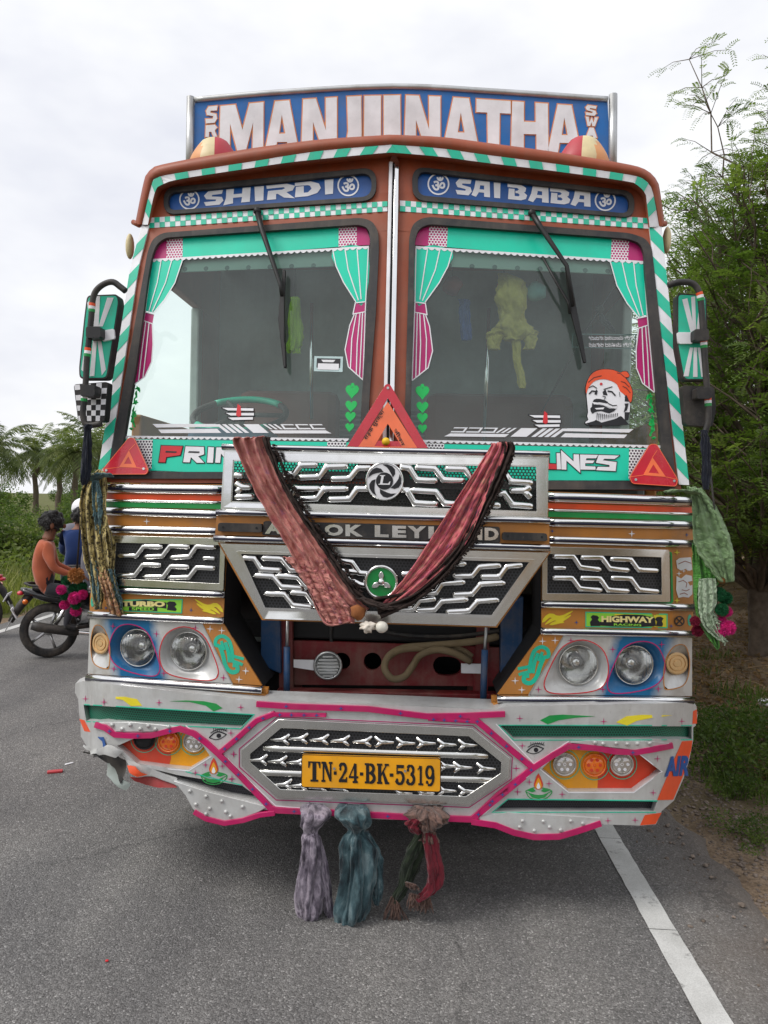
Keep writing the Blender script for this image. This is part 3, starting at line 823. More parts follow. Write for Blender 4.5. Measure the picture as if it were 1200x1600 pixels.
left = [(B1m, B1s, -8.2, 11.5, .72, 'bright green shrub on the left verge behind the motorbikes'),
    (B2m, B2s, -15, 20, .6, 'darker green shrub on the left beyond the verge'), (B1m, B1s, -13.5, 17, .7, 'pale green shrub left of the motorbike riders'),
    (B2m, B2s, -18, 27, .75, 'tall dark shrub below the palms'), (B2m, B2s, -13, 24, .62, 'dark shrub behind the riders under the palms'),
    (B1m, B1s, -22, 30, .85, 'wide green shrub at the foot of the leftmost palm'), (B2m, B2s, -25, 38, 1.1, 'dark leafy tree behind the left shrubs'),
    (B2m, B2s, -16, 36, 1.0, 'dark leafy tree between the palms'), (B2m, B2s, -11.5, 32, .9, 'dark leafy tree beside the road on the left'), (B1m, B1s, -10, 19, .8, 'low green shrub by the road on the left'),
    (B2m, B2s, -34, 46, 1.4, 'broad dark tree far off on the left'), (B2m, B2s, -24, 60, 1.6, 'distant tree far behind the palms'), (B2m, B2s, -12, 70, 1.8, 'distant tree at the far end of the road')]
for i, (fm, sm, x, y, sc, lb) in enumerate(left):
    bush('leafy_shrub', fm, sm, None, lb, 'shrub', (x, y, -.05), i*1.7, sc, 'shrubs on the left of the road')
right_under = [(B3m, B1s, 6.0, 9.5, .8, 'dry yellowish undergrowth behind the roadside trunks'), (B3m, B1s, 4.0, 11.0, .75, 'dry yellow bush behind the nearest tree'),
    (B1m, B1s, 7.0, 7.0, .9, 'green undergrowth at the right edge of the wood'), (B2m, B2s, 4.8, 17, 1.1, 'green bush along the road behind the wood'), (B3m, B1s, 8.5, 11, 1.1, 'straw-coloured thicket inside the wood'),
    (B2m, B2s, 10, 14, 1.5, 'dark thicket deep in the wood'), (B2m, B2s, 8, 20, 1.7, 'dark leafy tree deep in the wood'), (B1m, B1s, 11.5, 9.5, 1.5, 'bright thicket at the back of the wood')]
for i, (fm, sm, x, y, sc, lb) in enumerate(right_under):
    bush('undergrowth_bush', fm, sm, None, lb, 'bush', (x, y, ground_z(x, y)-.1), i*2.1, sc, 'undergrowth in the right-hand wood')
random.seed(19)
for i in range(22):       # the tree line closing the plain on the left
    x = -70+i*3.4+random.uniform(-1.5, 1.5); y = 62+random.uniform(0, 40)
    bush('distant_tree', (B2m, B1m)[i % 3 == 0], B2s, None, 'leafy tree in the far line along the left horizon', 'tree', (x, y, -.1), i*1.9, random.uniform(1.1, 1.7), 'far tree line on the left')
# coconut palms
def palm_mesh(h, seed):
    random.seed(seed); bm = bmesh.new()
    wood(bm, wander(Vector((0, 0, -.3)), Vector((random.uniform(-.4, .4), 0, h)), 8, .12), .26, .17, 9)
    tm = mesh_from_bm(bm, 'trunk', True); tm.materials.append(BARK)
    V, Fc = [], []
    for i in range(34):
        a = i*2.4+random.uniform(-.2, .2); el = random.uniform(-.35, 1.25); ln = random.uniform(3.0, 3.9)
        d = Vector((cos(a)*cos(el), sin(a)*cos(el), sin(el))); p = Vector((0, 0, h)); prev = p.copy(); v = d.copy()
        n = 22
        for k in range(n):
            v = (v+Vector((0, 0, -.075))).normalized(); q = prev+v*ln/n
            sd = v.cross(Vector((0, 0, 1))); sd = sd.normalized() if sd.length > .01 else Vector((1, 0, 0))
            L_ = .75*sin(pi*min(1, (k+2)/(n+1)))**.6*random.uniform(.8, 1.1)
            n0 = len(V); V += [prev+sd*.03, prev-sd*.03, q-sd*.03, q+sd*.03]; Fc.append((n0, n0+1, n0+2, n0+3))
            for s in (-1, 1):
                for hh in (0, .5):
                    pp = prev+(q-prev)*hh; e = (sd*s+v*.55+Vector((0, 0, random.uniform(-.75, -.15)))).normalized()
                    n0 = len(V); V += [pp, pp+e*L_*.5+v*.035, pp+e*L_+Vector((0, 0, -.12*L_)), pp+e*L_*.5-v*.035]; Fc.append((n0, n0+1, n0+2, n0+3))
            prev = q
    cm = bpy.data.meshes.new('crown'); cm.from_pydata(V, [], Fc); cm.materials.append(PALML); return tm, cm
PM1 = palm_mesh(5.2, 5); PM2 = palm_mesh(4.4, 9)
for i, (pm, px, d, sc, lb) in enumerate([(PM1, 55, 62, 1.0, 'coconut palm with clear trunk above the left shrubs'), (PM2, 118, 57, 1.12, 'shorter coconut palm partly hidden by the lorry mirror cloth'),
        (PM1, 92, 72, 1.15, 'coconut palm farther back between the two nearer palms'), (PM2, -8, 56, 1.2, 'coconut palm cut by the left edge of the view'), (PM2, 155, 66, 1.35, 'distant palm beside the lorry corner')]):
    dd = ray(px, 780); p = CAM+dd*(d/dd.y)
    plant_tree('coconut_palm', pm[0], pm[1], None, lb, 'palm tree', (p.x, p.y, -.1), i*1.1, sc, 'coconut palms on the left')
# verge grass, gravel, dry litter
def tuft_field(name, pts, h, lm, label, blades=9, w=.006):
    V, Fc = [], []
    for x, y, k in pts:
        z = ground_z(x, y)
        for b in range(blades):
            a = random.uniform(0, 2*pi); e = Vector((cos(a), sin(a), 0)); hh = h*k*random.uniform(.5, 1.2); p = Vector((x+random.gauss(0, .05), y+random.gauss(0, .05), z-.02))
            lean = random.uniform(.1, .7)*hh; sd = Vector((-e.y, e.x, 0))*w*k
            q = len(V); V += [p-sd, p+sd, p+e*lean*.4+Vector((0, 0, hh*.6))+sd*.7, p+e*lean*.4+Vector((0, 0, hh*.6))-sd*.7, p+e*lean+Vector((0, 0, hh))]
            Fc += [(q, q+1, q+2, q+3), (q+3, q+2, q+4)]
    me = bpy.data.meshes.new(name); me.from_pydata(V, [], Fc)
    tag(obj(name, me, lm), label, None, None, 'stuff')
random.seed(77)
pts = []
for i in range(5200):
    y = random.uniform(4, 42); x = roadx(-5.35-abs(random.gauss(0, 2.2)), y)
    pts.append((x, y, random.uniform(.6, 1.5)*(1+.05*max(0, -5.3-x))))
tuft_field('verge_grass', pts, .34, GRASSL, 'long pale grass on the left road verge')
pts = []
for i in range(900):
    g = UG(random.uniform(1085, 1290), random.uniform(1010, 1330))
    if g.x-ROADK*g.y > 2.0 and mnoise.noise(Vector((g.x*1.5, g.y*1.5, 9))) > .2: pts.append((g.x, g.y, random.uniform(.4, 1.1)))
tuft_field('bank_grass', pts, .16, LEAFW, 'sparse short grass on the right bank')
def rocks(name, pts, mat, label):
    V, Fc = [], []
    bi = bmesh.new(); bmesh.ops.create_icosphere(bi, subdivisions=1, radius=1); O = [v.co.copy() for v in bi.verts]; T = [[v.index for v in f.verts] for f in bi.faces]; bi.free()
    for x, y, z, s in pts:
        q = len(V); a = random.uniform(0, 6); ca, sa = cos(a), sin(a)
        for o in O:
            k = s*random.uniform(.65, 1.15); p = Vector((o.x*k*1.2, o.y*k*.85, o.z*k*.65)); V.append((x+p.x*ca-p.y*sa, y+p.x*sa+p.y*ca, z+p.z))
        Fc += [tuple(q+i for i in t) for t in T]
    me = bpy.data.meshes.new(name); me.from_pydata(V, [], Fc)
    tag(obj(name, me, mat), label, None, None, 'stuff')
STONE = rgb('gravel_stone', 118, 106, 96, rough=.9, var=.45, vscale=40, bump=.4, bscale=120)
pts = []
for i in range(7000):
    y = random.uniform(-1.6, 7.5); o = random.gauss(.27, .20)
    x = roadx(1.58+o, y); s = random.choice((.004, .005, .006, .008, .009, .013)) * random.uniform(.7, 1.4)
    if o < -.45: continue
    pts.append((x, y, (0 if o < -.05 else ground_z(x, y))+s*.2, s))
rocks('gravel', pts, STONE, 'loose gravel along the broken asphalt edge')
random.seed(5)
LIT = leaf_mat('dry_litter', (90,70,48), (132,104,74), (170,142,108), 4)
V, Fc = [], []
for i in range(15000):
    y = random.uniform(.6, 11); x = roadx(2.3+abs(random.gauss(.0, 1.6)), y); z = ground_z(x, y)
    p = Vector((x, y, z+random.uniform(.0, .03))); a = random.uniform(0, 6); e = Vector((cos(a), sin(a), random.gauss(0, .3))); sd = Vector((-e.y, e.x, random.gauss(0, .4)))*random.uniform(.006, .018); k = random.uniform(.03, .09)
    q = len(V); V += [p, p+e*k*.5+sd, p+e*k, p+e*k*.5-sd]; Fc.append((q, q+1, q+2, q+3))
me = bpy.data.meshes.new('leaf_litter'); me.from_pydata(V, [], Fc); tag(obj('leaf_litter', me, LIT), 'dry brown leaf litter covering the right bank', None, None, 'stuff')
bm = bmesh.new()
for i in range(260):
    y = random.uniform(1.5, 9); x = roadx(2.6+abs(random.gauss(0, 1.2)), y); z = ground_z(x, y)+.02; a = random.uniform(0, 6); k = random.uniform(.1, .45)
    p = Vector((x, y, z)); wood(bm, wander(p, p+Vector((cos(a)*k, sin(a)*k, abs(random.gauss(0, .12)))), 4, .04), random.uniform(.002, .006), .0015, 4)
tag(obj('dry_twigs', mesh_from_bm(bm, 'dry_twigs', True), TWIG), 'fallen dry twigs scattered on the right bank', None, None, 'stuff')
# ---------------------------------------------------------------- the lorry: cab, visor, name board, windscreens
lorry = thing('lorry', 'brightly painted Indian lorry with chrome grilles and two windscreens parked on the road', 'lorry')
def resample(pts, n):
    d = [0]
    for a, b in zip(pts, pts[1:]): d.append(d[-1]+math.hypot(b[0]-a[0], b[1]-a[1]))
    o = []; j = 0
    for i in range(n):
        s = d[-1]*i/(n-1)
        while j < len(d)-2 and d[j+1] < s: j += 1
        t = (s-d[j])/max(1e-9, d[j+1]-d[j]); o.append((pts[j][0]+(pts[j+1][0]-pts[j][0])*t, pts[j][1]+(pts[j+1][1]-pts[j][1])*t))
    return o
def at(pts, t):
    t = min(max(t, 0), 1)*(len(pts)-1); i = min(int(t), len(pts)-2); f = t-i
    return (pts[i][0]+(pts[i+1][0]-pts[i][0])*f, pts[i][1]+(pts[i+1][1]-pts[i][1])*f)
WL_out = R('r3', (66,1045),(105,830),(160,530),(210,250),(226,160),(246,108),(285,84),(1060,25),(1105,38),(1128,80),(1130,150),(1118,400),(1095,700),(1078,1045))
WL_in = R('r3', (108,1018),(134,880),(182,600),(228,260),(243,175),(262,128),(295,103),(1050,52),(1085,63),(1097,95),(1095,180),(1080,450),(1062,750),(1046,1018))
WR_out = R('r4', (70,1085),(84,700),(95,250),(98,100),(112,52),(140,30),(175,22),(960,85),(1020,105),(1046,140),(1055,220),(1090,550),(1135,1000),(1143,1088))
WR_in = R('r4', (98,1052),(106,700),(117,300),(121,110),(135,68),(175,50),(955,107),(1000,125),(1016,160),(1021,250),(1050,550),(1085,910),(1098,1056))
NL_out = R('r1', (206,500),(1113,411),(1113,553),(206,615)); NL_in = R('r1', (226,521),(1092,435),(1092,536),(226,596))
NR_out = R('r2', (115,390),(1021,492),(1021,601),(115,528)); NR_in = R('r2', (138,410),(999,508),(999,583),(138,508))
WL_out, WL_in, WR_out, WR_in = [roundpoly(p, 9, 4) for p in (WL_out, WL_in, WR_out, WR_in)]
NL_out, NL_in, NR_out, NR_in = [roundpoly(p, r_, 6) for p, r_ in ((NL_out, 24), (NL_in, 17), (NR_out, 22), (NR_in, 14))]
shell = [(160,754),(170,718),(215,422),(233,352),(240,292),(262,272),(400,244),(616,224),(760,236),(870,250),(990,272),(1008,296),(1014,340),(1062,754),(1066,768),(610,756)]
cab = slab('cab_front', [shell], 's', BROWN, lorry, off=-.02, th=.032, holes=[WL_out, WR_out, NL_out, NR_out], step=40, ystep=60)
def seal(o_, i_, parent):
    s = slab('rubber_seal', [o_], 's', RUBBER, parent, off=-.004, th=.030, holes=[i_], step=60, ystep=60, bev=.007); return s
panes = []
for nm, o_, i_ in (('windscreen', WL_out, WL_in), ('windscreen', WR_out, WR_in)):
    g = slab(nm, inset(o_, 3), 's', GLASS, lorry, off=.0, th=0, step=None); panes.append(g); seal(o_, i_, g)
WS_L, WS_R = panes
npan = []
for o_, i_ in ((NL_out, NL_in), (NR_out, NR_in)):
    g = slab('name_window', inset(o_, 2), 's', BLUEP, lorry, off=.002, th=.003, step=40); npan.append(g); seal(o_, i_, g)
# lettering in the name windows: chunky slanted block capitals
def om(c, r, parent, surf='s', m=WHITEF):
    a = slab('om_ring', [circ(c, r, n=32)], surf, m, parent, off=.006, th=.001, holes=[circ(c, r*.86, n=32)], step=None)
    b = text('om_sign', 'ॐ', [(c[0]-r*.62, c[1]-r*.66), (c[0]+r*.62, c[1]-r*.66), (c[0]+r*.62, c[1]+r*.6), (c[0]-r*.62, c[1]+r*.6)], surf, m, parent, off=.006, th=.001, bold=.025)
for c, r, p in ((R1('r1',316,550), 16, 0), (R1('r1',993,490), 17, 0), (R1('r2',222,463), 17.2, 1), (R1('r2',902,530), 16.5, 1)): om(c, r, npan[p])
# polygon capitals, unit box, v up
GL = {
 'S': [[(.98,1),(.22,1),(0,.72),(.12,.46),(.62,.38),(.6,.27),(0,.27),(.1,0),(.8,0),(1,.26),(.92,.52),(.4,.62),(.42,.72),(.92,.74)]],
 'H': [[(.04,1),(.34,1),(.32,.62),(.66,.62),(.68,1),(1,1),(.96,0),(.62,0),(.66,.38),(.3,.38),(.3,0),(-.08,-.08),(.02,.4)]],
 'I': [[(.05,1),(.95,1),(.9,0),(.1,0)]],
 'R': [[(.0,1),(.72,1),(1,.8),(.92,.5),(.7,.42),(1,-.06),(.62,.06),(.4,.36),(.34,.36),(.34,0),(.02,0),(.06,.62),(.55,.62),(.66,.7),(.6,.78),(.02,.78)]],
 'D': [[(0,1),(.6,1),(.92,.8),(1,.48),(.86,.16),(.5,0),(.0,0),(.04,.72),(.34,.72),(.34,.26),(.5,.26),(.64,.48),(.58,.7),(.5,.76),(0,.78)]],
 'A': [[(.18,1),(.98,1),(1,0),(.66,0),(.66,.26),(.36,.26),(.2,-.05),(-.06,.04),(.1,.5)],],
 'B': [[(0,1),(.7,1),(.95,.84),(.92,.6),(.84,.54),(1,.36),(.94,.12),(.7,0),(.02,0),(.06,.7),(.36,.7),(.36,.24),(.56,.24),(.62,.34),(.54,.44),(.4,.44),(.4,.58),(.5,.6),(.58,.7),(.5,.78),(0,.78)]],
}
GHOLE = {'A': [[(.44,.72),(.66,.72),(.66,.46),(.4,.46)]]}
def word(name, letters, quad, surf, mat, parent, off, th, outline=None, ow=1.5):
    """letters: list of (char, u0, u1) inside the quad; each letter is its own raised piece"""
    qm = quadmap(*quad); out = []
    for ch, u0, u1 in letters:
        pl = [[qm(u0+(u1-u0)*u, v) for u, v in p] for p in GL[ch]]
        hl = [[qm(u0+(u1-u0)*u, v) for u, v in p] for p in GHOLE.get(ch, [])]
        if outline: slab('letter_outline', [e for p in pl for e in edges_of(p, ow)], surf, outline, parent, off=off-.003, th=.0005, step=None)
        out.append(slab(name, pl, surf, mat, parent, off=off, th=th, holes=hl if hl else None, step=None))
    return out
q = R('r1', (378,517),(932,463),(932,525),(378,578))
word('letter', [('S',0,.15),('H',.165,.36),('I',.385,.465),('R',.48,.70),('D',.70,.90),('I',.925,1)], q, 's', WHITEF, npan[0], .006, .001)
q = R('r2', (292,440),(842,496),(842,556),(292,504))
word('letter', [('S',0,.12),('A',.125,.255),('I',.28,.335),('B',.385,.53),('A',.545,.69),('B',.70,.85),('A',.86,1)], q, 's', WHITEF, npan[1], .006, .001)
# chequered bands
def checker(q, n, parent):
    slab('checker_band', q, 's', WHITE, parent, off=.012, th=.0015, step=60)
    qm = quadmap(*q); polys = []
    for i in range(n):
        v = (i % 2)*.5; polys.append([qm(i/n, v), qm((i+1)/n, v), qm((i+1)/n, v+.5), qm(i/n, v+.5)])
    slab('checker_squares', polys, 's', TEAL, parent, off=.0135, th=.001, step=None)
checker(R('r1', (145,628),(1160,557),(1160,600),(145,672)), 46, lorry)
checker(R('r2', (65,530),(1078,602),(1078,645),(65,574)), 46, lorry)
# centre strip: two bright bars with a dark gap, plus a dark red rail on either side
for a, b, c, d, m_, nm in ((608,613.6,597.6,603.6,WHITE,'centre_strip'), (613.6,616.4,603.6,607.4,BLACKF,'centre_gap'), (616.4,624,607.4,614.5,CHROME,'centre_strip')):
    slab(nm, [(a,252),(b,252),(d,700),(c,700)], 's', m_, lorry, off=.016 if m_ is BLACKF else .02, th=.004 if m_ is BLACKF else .012, step=None, bev=.003)
slab('strip_tip', [(608,254),(616,236),(624,254)], 's', CHROME, lorry, off=.02, th=.01, step=None)
# ---- sun visor
UT = [(211,350),(225,282),(233,267),(253,257),(363,236.5),(440,225),(510,217),(600,211),(616,210.5),(690,214),(753,225-3),(868,237.5),(983,257),(1012,267),(1026,281),(1031,296),(1039,352)]
ST = [(222,351),(236,292),(244,278),(283,269.5),(396,252),(450,243),(510,234.7),(600,227),(616,226.4),(690,232),(753,241),(868,256),(983,273),(1006,280),(1017,292),(1021,304),(1030,354)]
SB = [(231,351),(242,300),(252,289),(283,279.5),(396,262),(450,254),(510,247.5),(600,239),(616,238.6),(690,245),(753,253.5),(868,267.5),(983,284),(998,291),(1008,301),(1010,311),(1015,355)]
n = 90
def par(pts, m=6): return resample(smooth(pts, m, False), n)
ut, st, sb = par(UT), par(ST), par(SB)
visor = None
rings = [[U(p[0], p[1], 'v', -.16)+Vector((0, .55, .02)) for p in ut], [U(p[0], p[1], 'v', -.03)+Vector((0, .05, .012)) for p in ut], [U(*p, 'v', .0) for p in ut],
         [U((a[0]*.65+b[0]*.35), (a[1]*.65+b[1]*.35), 'v', .014) for a, b in zip(ut, st)], [U((a[0]*.2+b[0]*.8), (a[1]*.2+b[1]*.8), 'v', .010) for a, b in zip(ut, st)], [U(*p, 'v', 0) for p in st],
         [U(*p, 'v', -.002) for p in sb]]
lastr = []
for p in sb:
    q_ = U(p[0], p[1], 'v', -.004); k = SURF['s'](q_.x, q_.z)+.01
    lastr.append(Vector((q_.x, max(q_.y+.02, k), q_.z+.012)))
rings.append(lastr)
visor = loft('sun_visor', rings, BROWN, lorry, open_=True)
loft('visor_band', [[U(*p, 'v', .004) for p in st], [U(*p, 'v', .004) for p in sb]], WHITE, visor, open_=True, sm=False)
polys = []
L_ = sum(math.hypot(st[i+1][0]-st[i][0], st[i+1][1]-st[i][1]) for i in range(n-1))
s = -8
# stripes lean outwards from the middle of the lip
mid = .5*L_-3
k = 0
ks = int(mid/43)+2
for side in (-1, 1):
    for k in range(ks):
        c0 = mid+side*(k*43+ (0 if side < 0 else 0)); c1 = c0+side*21
        if k == 0: c0 = mid
        lean = -side*11
        a0, a1 = min(c0, c1), max(c0, c1)
        if a1 < 2 or a0 > L_-2: continue
        ts = [max(0, min(L_, a0+(a1-a0)*i/4)) for i in range(5)]
        polys.append([at(sb, t/L_) for t in ts]+[at(st, max(0, min(L_, t+lean))/L_) for t in reversed(ts)])
slab('visor_stripes', polys, 'v', TEAL, visor, off=.0055, th=.001, step=None)
# drip bracket ends of the visor
for px in ((208,347,218,352), (1030,352,1040,349)):
    tube('visor_bracket', [U(px[0], px[1], 'v', .0), U(px[2], px[3], 'v', .0)], .012, BROWN, visor)
# ---- striped corner pillars
for O, I, s in (([(221,352),(203,420),(153,737)], [(233,352),(216,420),(169,735)], 1), ([(1034,354),(1053,540),(1077,758)], [(1014,350),(1033,520),(1061,757)], -1)):
    pil = slab('corner_pillar', [O+I[::-1]], 's', WHITE, lorry, off=.0, th=.022, step=None, ystep=40, bev=.004)
    O2, I2 = resample(O, 60), resample(I, 60); polys = []
    LL = 400; lean = 18/LL
    y = .055 if s > 0 else .02
    while y < 1.05:
        h = 25/LL
        def e(pts, t): return at(pts, t)
        a, b = min(1, y), min(1, y+h)
        polys.append([e(O2, a+lean*.5), e(I2, max(0, a-lean*.5)), e(I2, max(0, b-lean*.5)), e(O2, min(1, b+lean*.5))])
        y += 50/LL
    slab('pillar_stripes', polys, 's', TEAL, pil, off=.022, th=.0012, step=None)
# ---- windscreen stickers (author right pane, mirror)
def sticker(name, polys, mat, off=.0015, step=None, holes=None, k='r4'):
    if isinstance(polys[0][0], (int, float)): polys = [polys]
    return slab(name, [R(k, *p) for p in polys], 's', mat, WS_R, off=off, th=.0008, mir=WS_L, step=step, holes=holes)
def lines(name, ls, w, mat=WHITEF, off=.003, k='r4'):
    return slab(name, [band(R(k, *l), w) for l in ls], 's', mat, WS_R, off=off, th=.0006, mir=WS_L, step=None)
sticker('top_film', [(250,57),(890,103),(885,195),(245,140)], TEALF)
sticker('net_film', [[(178,52),(250,57),(245,140),(172,135)], [(890,103),(958,108),(953,198),(885,195)]], NETM)
sticker('magenta_film', [[(140,64),(178,51),(172,135),(121,132),(122,108)], [(958,107),(998,126),(1015,160),(1019,200),(953,197)]], MAGF)
def scallop(x0, y0, x1, y1, n, w, amp):
    top = [(x0+(x1-x0)*i/(n*4), y0+(y1-y0)*i/(n*4)-w) for i in range(n*4+1)]
    bot = [(x0+(x1-x0)*i/(n*4), y0+(y1-y0)*i/(n*4)+amp*abs(sin(pi*i/4))) for i in range(n*4+1)]
    return top+bot[::-1]
sticker('scalloped_trim', [scallop(124,141,1018,200,36,5,8)], WHITEF, off=.003)
sticker('curtain_top', [smooth([(125,143),(268,152),(250,215),(215,280),(160,355),(122,352)], 2), [(885,197),(1015,202),(1028,405),(990,412),(950,360),(910,290)]], TEALF)
sticker('curtain_tie', [[(122,358),(160,362),(166,402),(120,392)], [(990,420),(1028,410),(1036,442),(994,456)]], MAGF)
sticker('curtain_skirt', [[(118,397),(163,406),(178,450),(190,545),(172,612),(109,660)], [(994,457),(1038,445),(1055,705),(1010,670),(986,610),(985,540)]], MAGF)
lines('curtain_lines', [[(125,141),(121,352),(110,662)], [(268,150),(250,215),(215,280),(160,356)], [(170,148),(140,345)], [(218,150),(200,230),(150,350)], [(120,355),(162,360),(168,404),(119,394)],
    [(163,406),(178,450),(190,545),(172,612),(109,662)], [(140,400),(143,520),(138,642)], [(155,404),(166,500),(163,620)], [(130,398),(124,652)],
    [(884,196),(910,290),(950,360),(992,412)], [(1015,202),(1028,405),(1056,705)], [(930,199),(950,290),(998,408)], [(975,200),(985,290),(1012,406)], [(990,418),(1030,410),(1037,443),(995,457)], [(985,540),(986,612),(1010,672),(1056,708)], [(994,457),(985,540)], [(1008,455),(1012,560),(1018,675)], [(1022,450),(1030,560),(1036,690)]], 1.7)
def heart(c, w):
    return [(c[0]+w*.5*(16*sin(t)**3)/17, c[1]-w*.5*(13*cos(t)-5*cos(2*t)-2*cos(3*t)-cos(4*t))/15) for t in [2*pi*i/20 for i in range(20)]]
sticker('heart', [heart((150,706), 58), circ((150,682), 8, n=10)], HEARTG); sticker('heart', heart((150,764), 50), HEARTG); sticker('heart', heart((150,806), 45), HEARTG); sticker('heart', heart((150,848), 38), HEARTG)
random.seed(3); sq = []
for k in range(9):
    y0 = 725+k*20; x0 = 1038+k*1.5
    sq.append(smooth([(x0+random.uniform(-10, 10), y0+random.uniform(-12, 12)) for _ in range(6)], 3, False))
lines('green_scrawl', sq, 2.6, HEARTG)
for y0 in (0,): pass
def tripundra(c, s, flip, parent):
    P = lambda *l: [(c[0]+x*s*flip, c[1]+y*s) for x, y in l]
    st_ = [P((-62,-24),(60,-22),(60,-12),(-40,-14)), P((-48,-4),(62,-4),(62,6),(-30,6)), P((-40,14),(58,12),(58,22),(-22,24))]
    slab('black_edge', [e for p in st_ for e in edges_of(p, 1.2)], 's', BLACKF, parent, off=.0015, th=.0004, step=None)
    slab('white_stroke', st_, 's', WHITEF, parent, off=.0050, th=.0006, step=None)
    slab('red_mark', [P((-2,-40),(10,-30),(12,6),(2,12),(-8,4))], 's', REDF, parent, off=.0062, th=.0006, step=None)
tripundra(R1('r3',580,792), .4, 1, WS_L); tripundra(R1('r4',628,820), .4, 1, WS_R)
gr = [[(245,831),(490,831),(510,842),(262,845)], [(268,853),(498,850),(515,866),(280,867)]]
for k in range(4): gr.append([(492+k*24,832),(508+k*24,832),(552+k*24,866),(536+k*24,866)])
gr += [[(600,832),(660,832),(700,866),(640,866)]]
for k in range(3): gr.append([(676+k*20,832),(686+k*20,832),(716+k*20,852),(706+k*20,852)])
for k in range(3): gr += [[(745+k*56,832),(795+k*56,832),(799+k*56,836),(751+k*56,836)], [(755+k*56,847),(806+k*56,847),(810+k*56,852),(760+k*56,852)], [(745+k*56,832),(753+k*56,832),(768+k*56,852),(760+k*56,852)]]
gr += [[(705,856),(922,856),(945,868),(720,868)]]
gr2 = [[R('r3', *p)[i] for i in range(len(p))] for p in gr]
slab('white_graphic', gr2, 's', WHITEF, WS_L, off=.0015, th=.0006, step=None)
gm = [[(975-(x-245)*740/700, y+20+ (x-245)*-.012) for x, y in p] for p in gr]
slab('white_graphic', [R('r4', *p) for p in gm], 's', WHITEF, WS_R, off=.0015, th=.0006, step=None)
# bottom film with the firm's name
sticker('bottom_film', [(94,907),(1085,928),(1096,1052),(97,1050)], TEALF)
sticker('net_film', [[(958,927),(1040,930),(1090,1050),(955,1045)], [(160,906),(235,908),(235,930),(158,928)]], NETD, off=.0028)
sticker('scalloped_trim', [scallop(150,897,1085,919,38,4,8)], WHITEF, off=.003)
def film_letters(k, lst, parent):
    for p, m_ in lst:
        pp = R(k, *p)
        slab('letter_outline', edges_of(pp, 1.3), 's', BLACKF, parent, off=.0035, th=.0004, step=None)
        slab('letter', [pp], 's', m_, parent, off=.0065, th=.0006, step=None)
film_letters('r5', [([(480,52),(585,55),(574,98),(505,108),(499,134),(468,133)], REDF), ([(600,55),(690,58),(692,94),(662,104),(692,136),(655,136),(626,108),(620,134),(588,133)], WHITEF), ([(712,58),(740,60),(735,136),(706,135)], WHITEF), ([(752,60),(778,60),(815,110),(820,62),(845,62),(838,137),(812,137),(775,90),(770,136),(746,135)], WHITEF)], WS_L)
slab('letter_slit', [R('r5', (502,77),(556,80),(553,87),(500,85)), R('r5', (617,78),(668,80),(667,88),(612,86))], 's', BLACKF, WS_L, off=.0075, th=.0006, step=None)
film_letters('r7', [([(196,80),(222,82),(222,127),(256,129),(256,152),(194,150)], REDF), ([(256,80),(272,80),(276,152),(258,152)], WHITEF), ([(276,66),(332,117),(332,85),(356,86),(362,168),(300,113),(300,154),(278,153)], WHITEF),
    ([(361,86),(442,88),(432,103),(390,103),(386,112),(426,113),(418,125),(384,125),(384,138),(430,140),(430,154),(362,153)], WHITEF), ([(444,88),(536,91),(515,106),(470,105),(462,112),(524,120),(520,160),(433,156),(440,141),(492,142),(492,133),(432,123)], WHITEF)], WS_R)
# cassette sticker
c0 = R('r3', (878,566),(990,568),(988,628),(876,625))
slab('cassette_sticker', c0, 's', rgb('pale_sticker', 190, 214, 214, rough=.5), WS_L, off=.0015, th=.0006, step=None)
slab('cassette_print', [R('r3', (888,574),(980,576),(978,612),(886,610))], 's', BLACKF, WS_L, off=.0025, th=.0005, step=None)
slab('cassette_label', [R('r3', (892,594),(974,596),(973,620),(891,618)), R('r3', (905,580),(960,581),(952,590),(912,589))], 's', WHITEF, WS_L, off=.0032, th=.0005, step=None)
# reversed notice stuck inside the right pane
GREYT = rgb('notice_grey', 150, 170, 170, rough=.6)
for row, s in ((0, 'ಶ್ರೀ ಮಂಜುನಾಥ ಸ್ವಾಮಿ'), (1, 'ಶ್ರೀ ವಾಹನದ ರಕ್ಷಣೆ')):
    q = R('r4', (975,486+26*row),(800,488+26*row),(800,506+26*row),(975,504+26*row)); text('notice_text', s, q, 's', WHITEF, WS_R, off=.0015, th=.0004, bold=0)
slab('notice_border', [R('r4', (735,478),(985,480),(982,540),(733,532))], 's', GREYT, WS_R, off=-.004, th=.0005, holes=[R('r4', (739,482),(981,484),(978,536),(737,528))], step=None)
# portrait sticker of a bearded man in an orange turban
PT = smooth([(240,370),(235,300),(260,220),(310,150),(400,115),(520,120),(590,150),(622,137),(665,140),(690,182),(668,198),(642,195),(690,260),(720,340),(718,400),(702,460),(650,385),(592,342),(560,272),(500,235),(420,216),(340,230),(290,270),(255,325)], 2)
FC = smooth([(245,340),(290,270),(340,230),(420,215),(500,233),(562,270),(600,345),(645,390),(640,450),(690,450),(692,560),(655,622),(640,645),(600,600),(560,622),(480,650),(400,668),(340,640),(292,682),(250,692),(230,665),(262,640),(250,600),(260,560),(250,450)], 2)
port = slab('portrait_sticker', [R('e1', *[(x*1.0, y) for x, y in FC])], 's', WHITEF, WS_R, off=.0055, th=.0006, step=None)
slab('black_edge', edges_of(R('e1', *PT), .9)+edges_of(R('e1', *FC), .9), 's', BLACKF, WS_R, off=.002, th=.0004, step=None)
slab('turban_print', [R('e1', *PT)], 's', ORANGE, WS_R, off=.007, th=.0005, step=None)
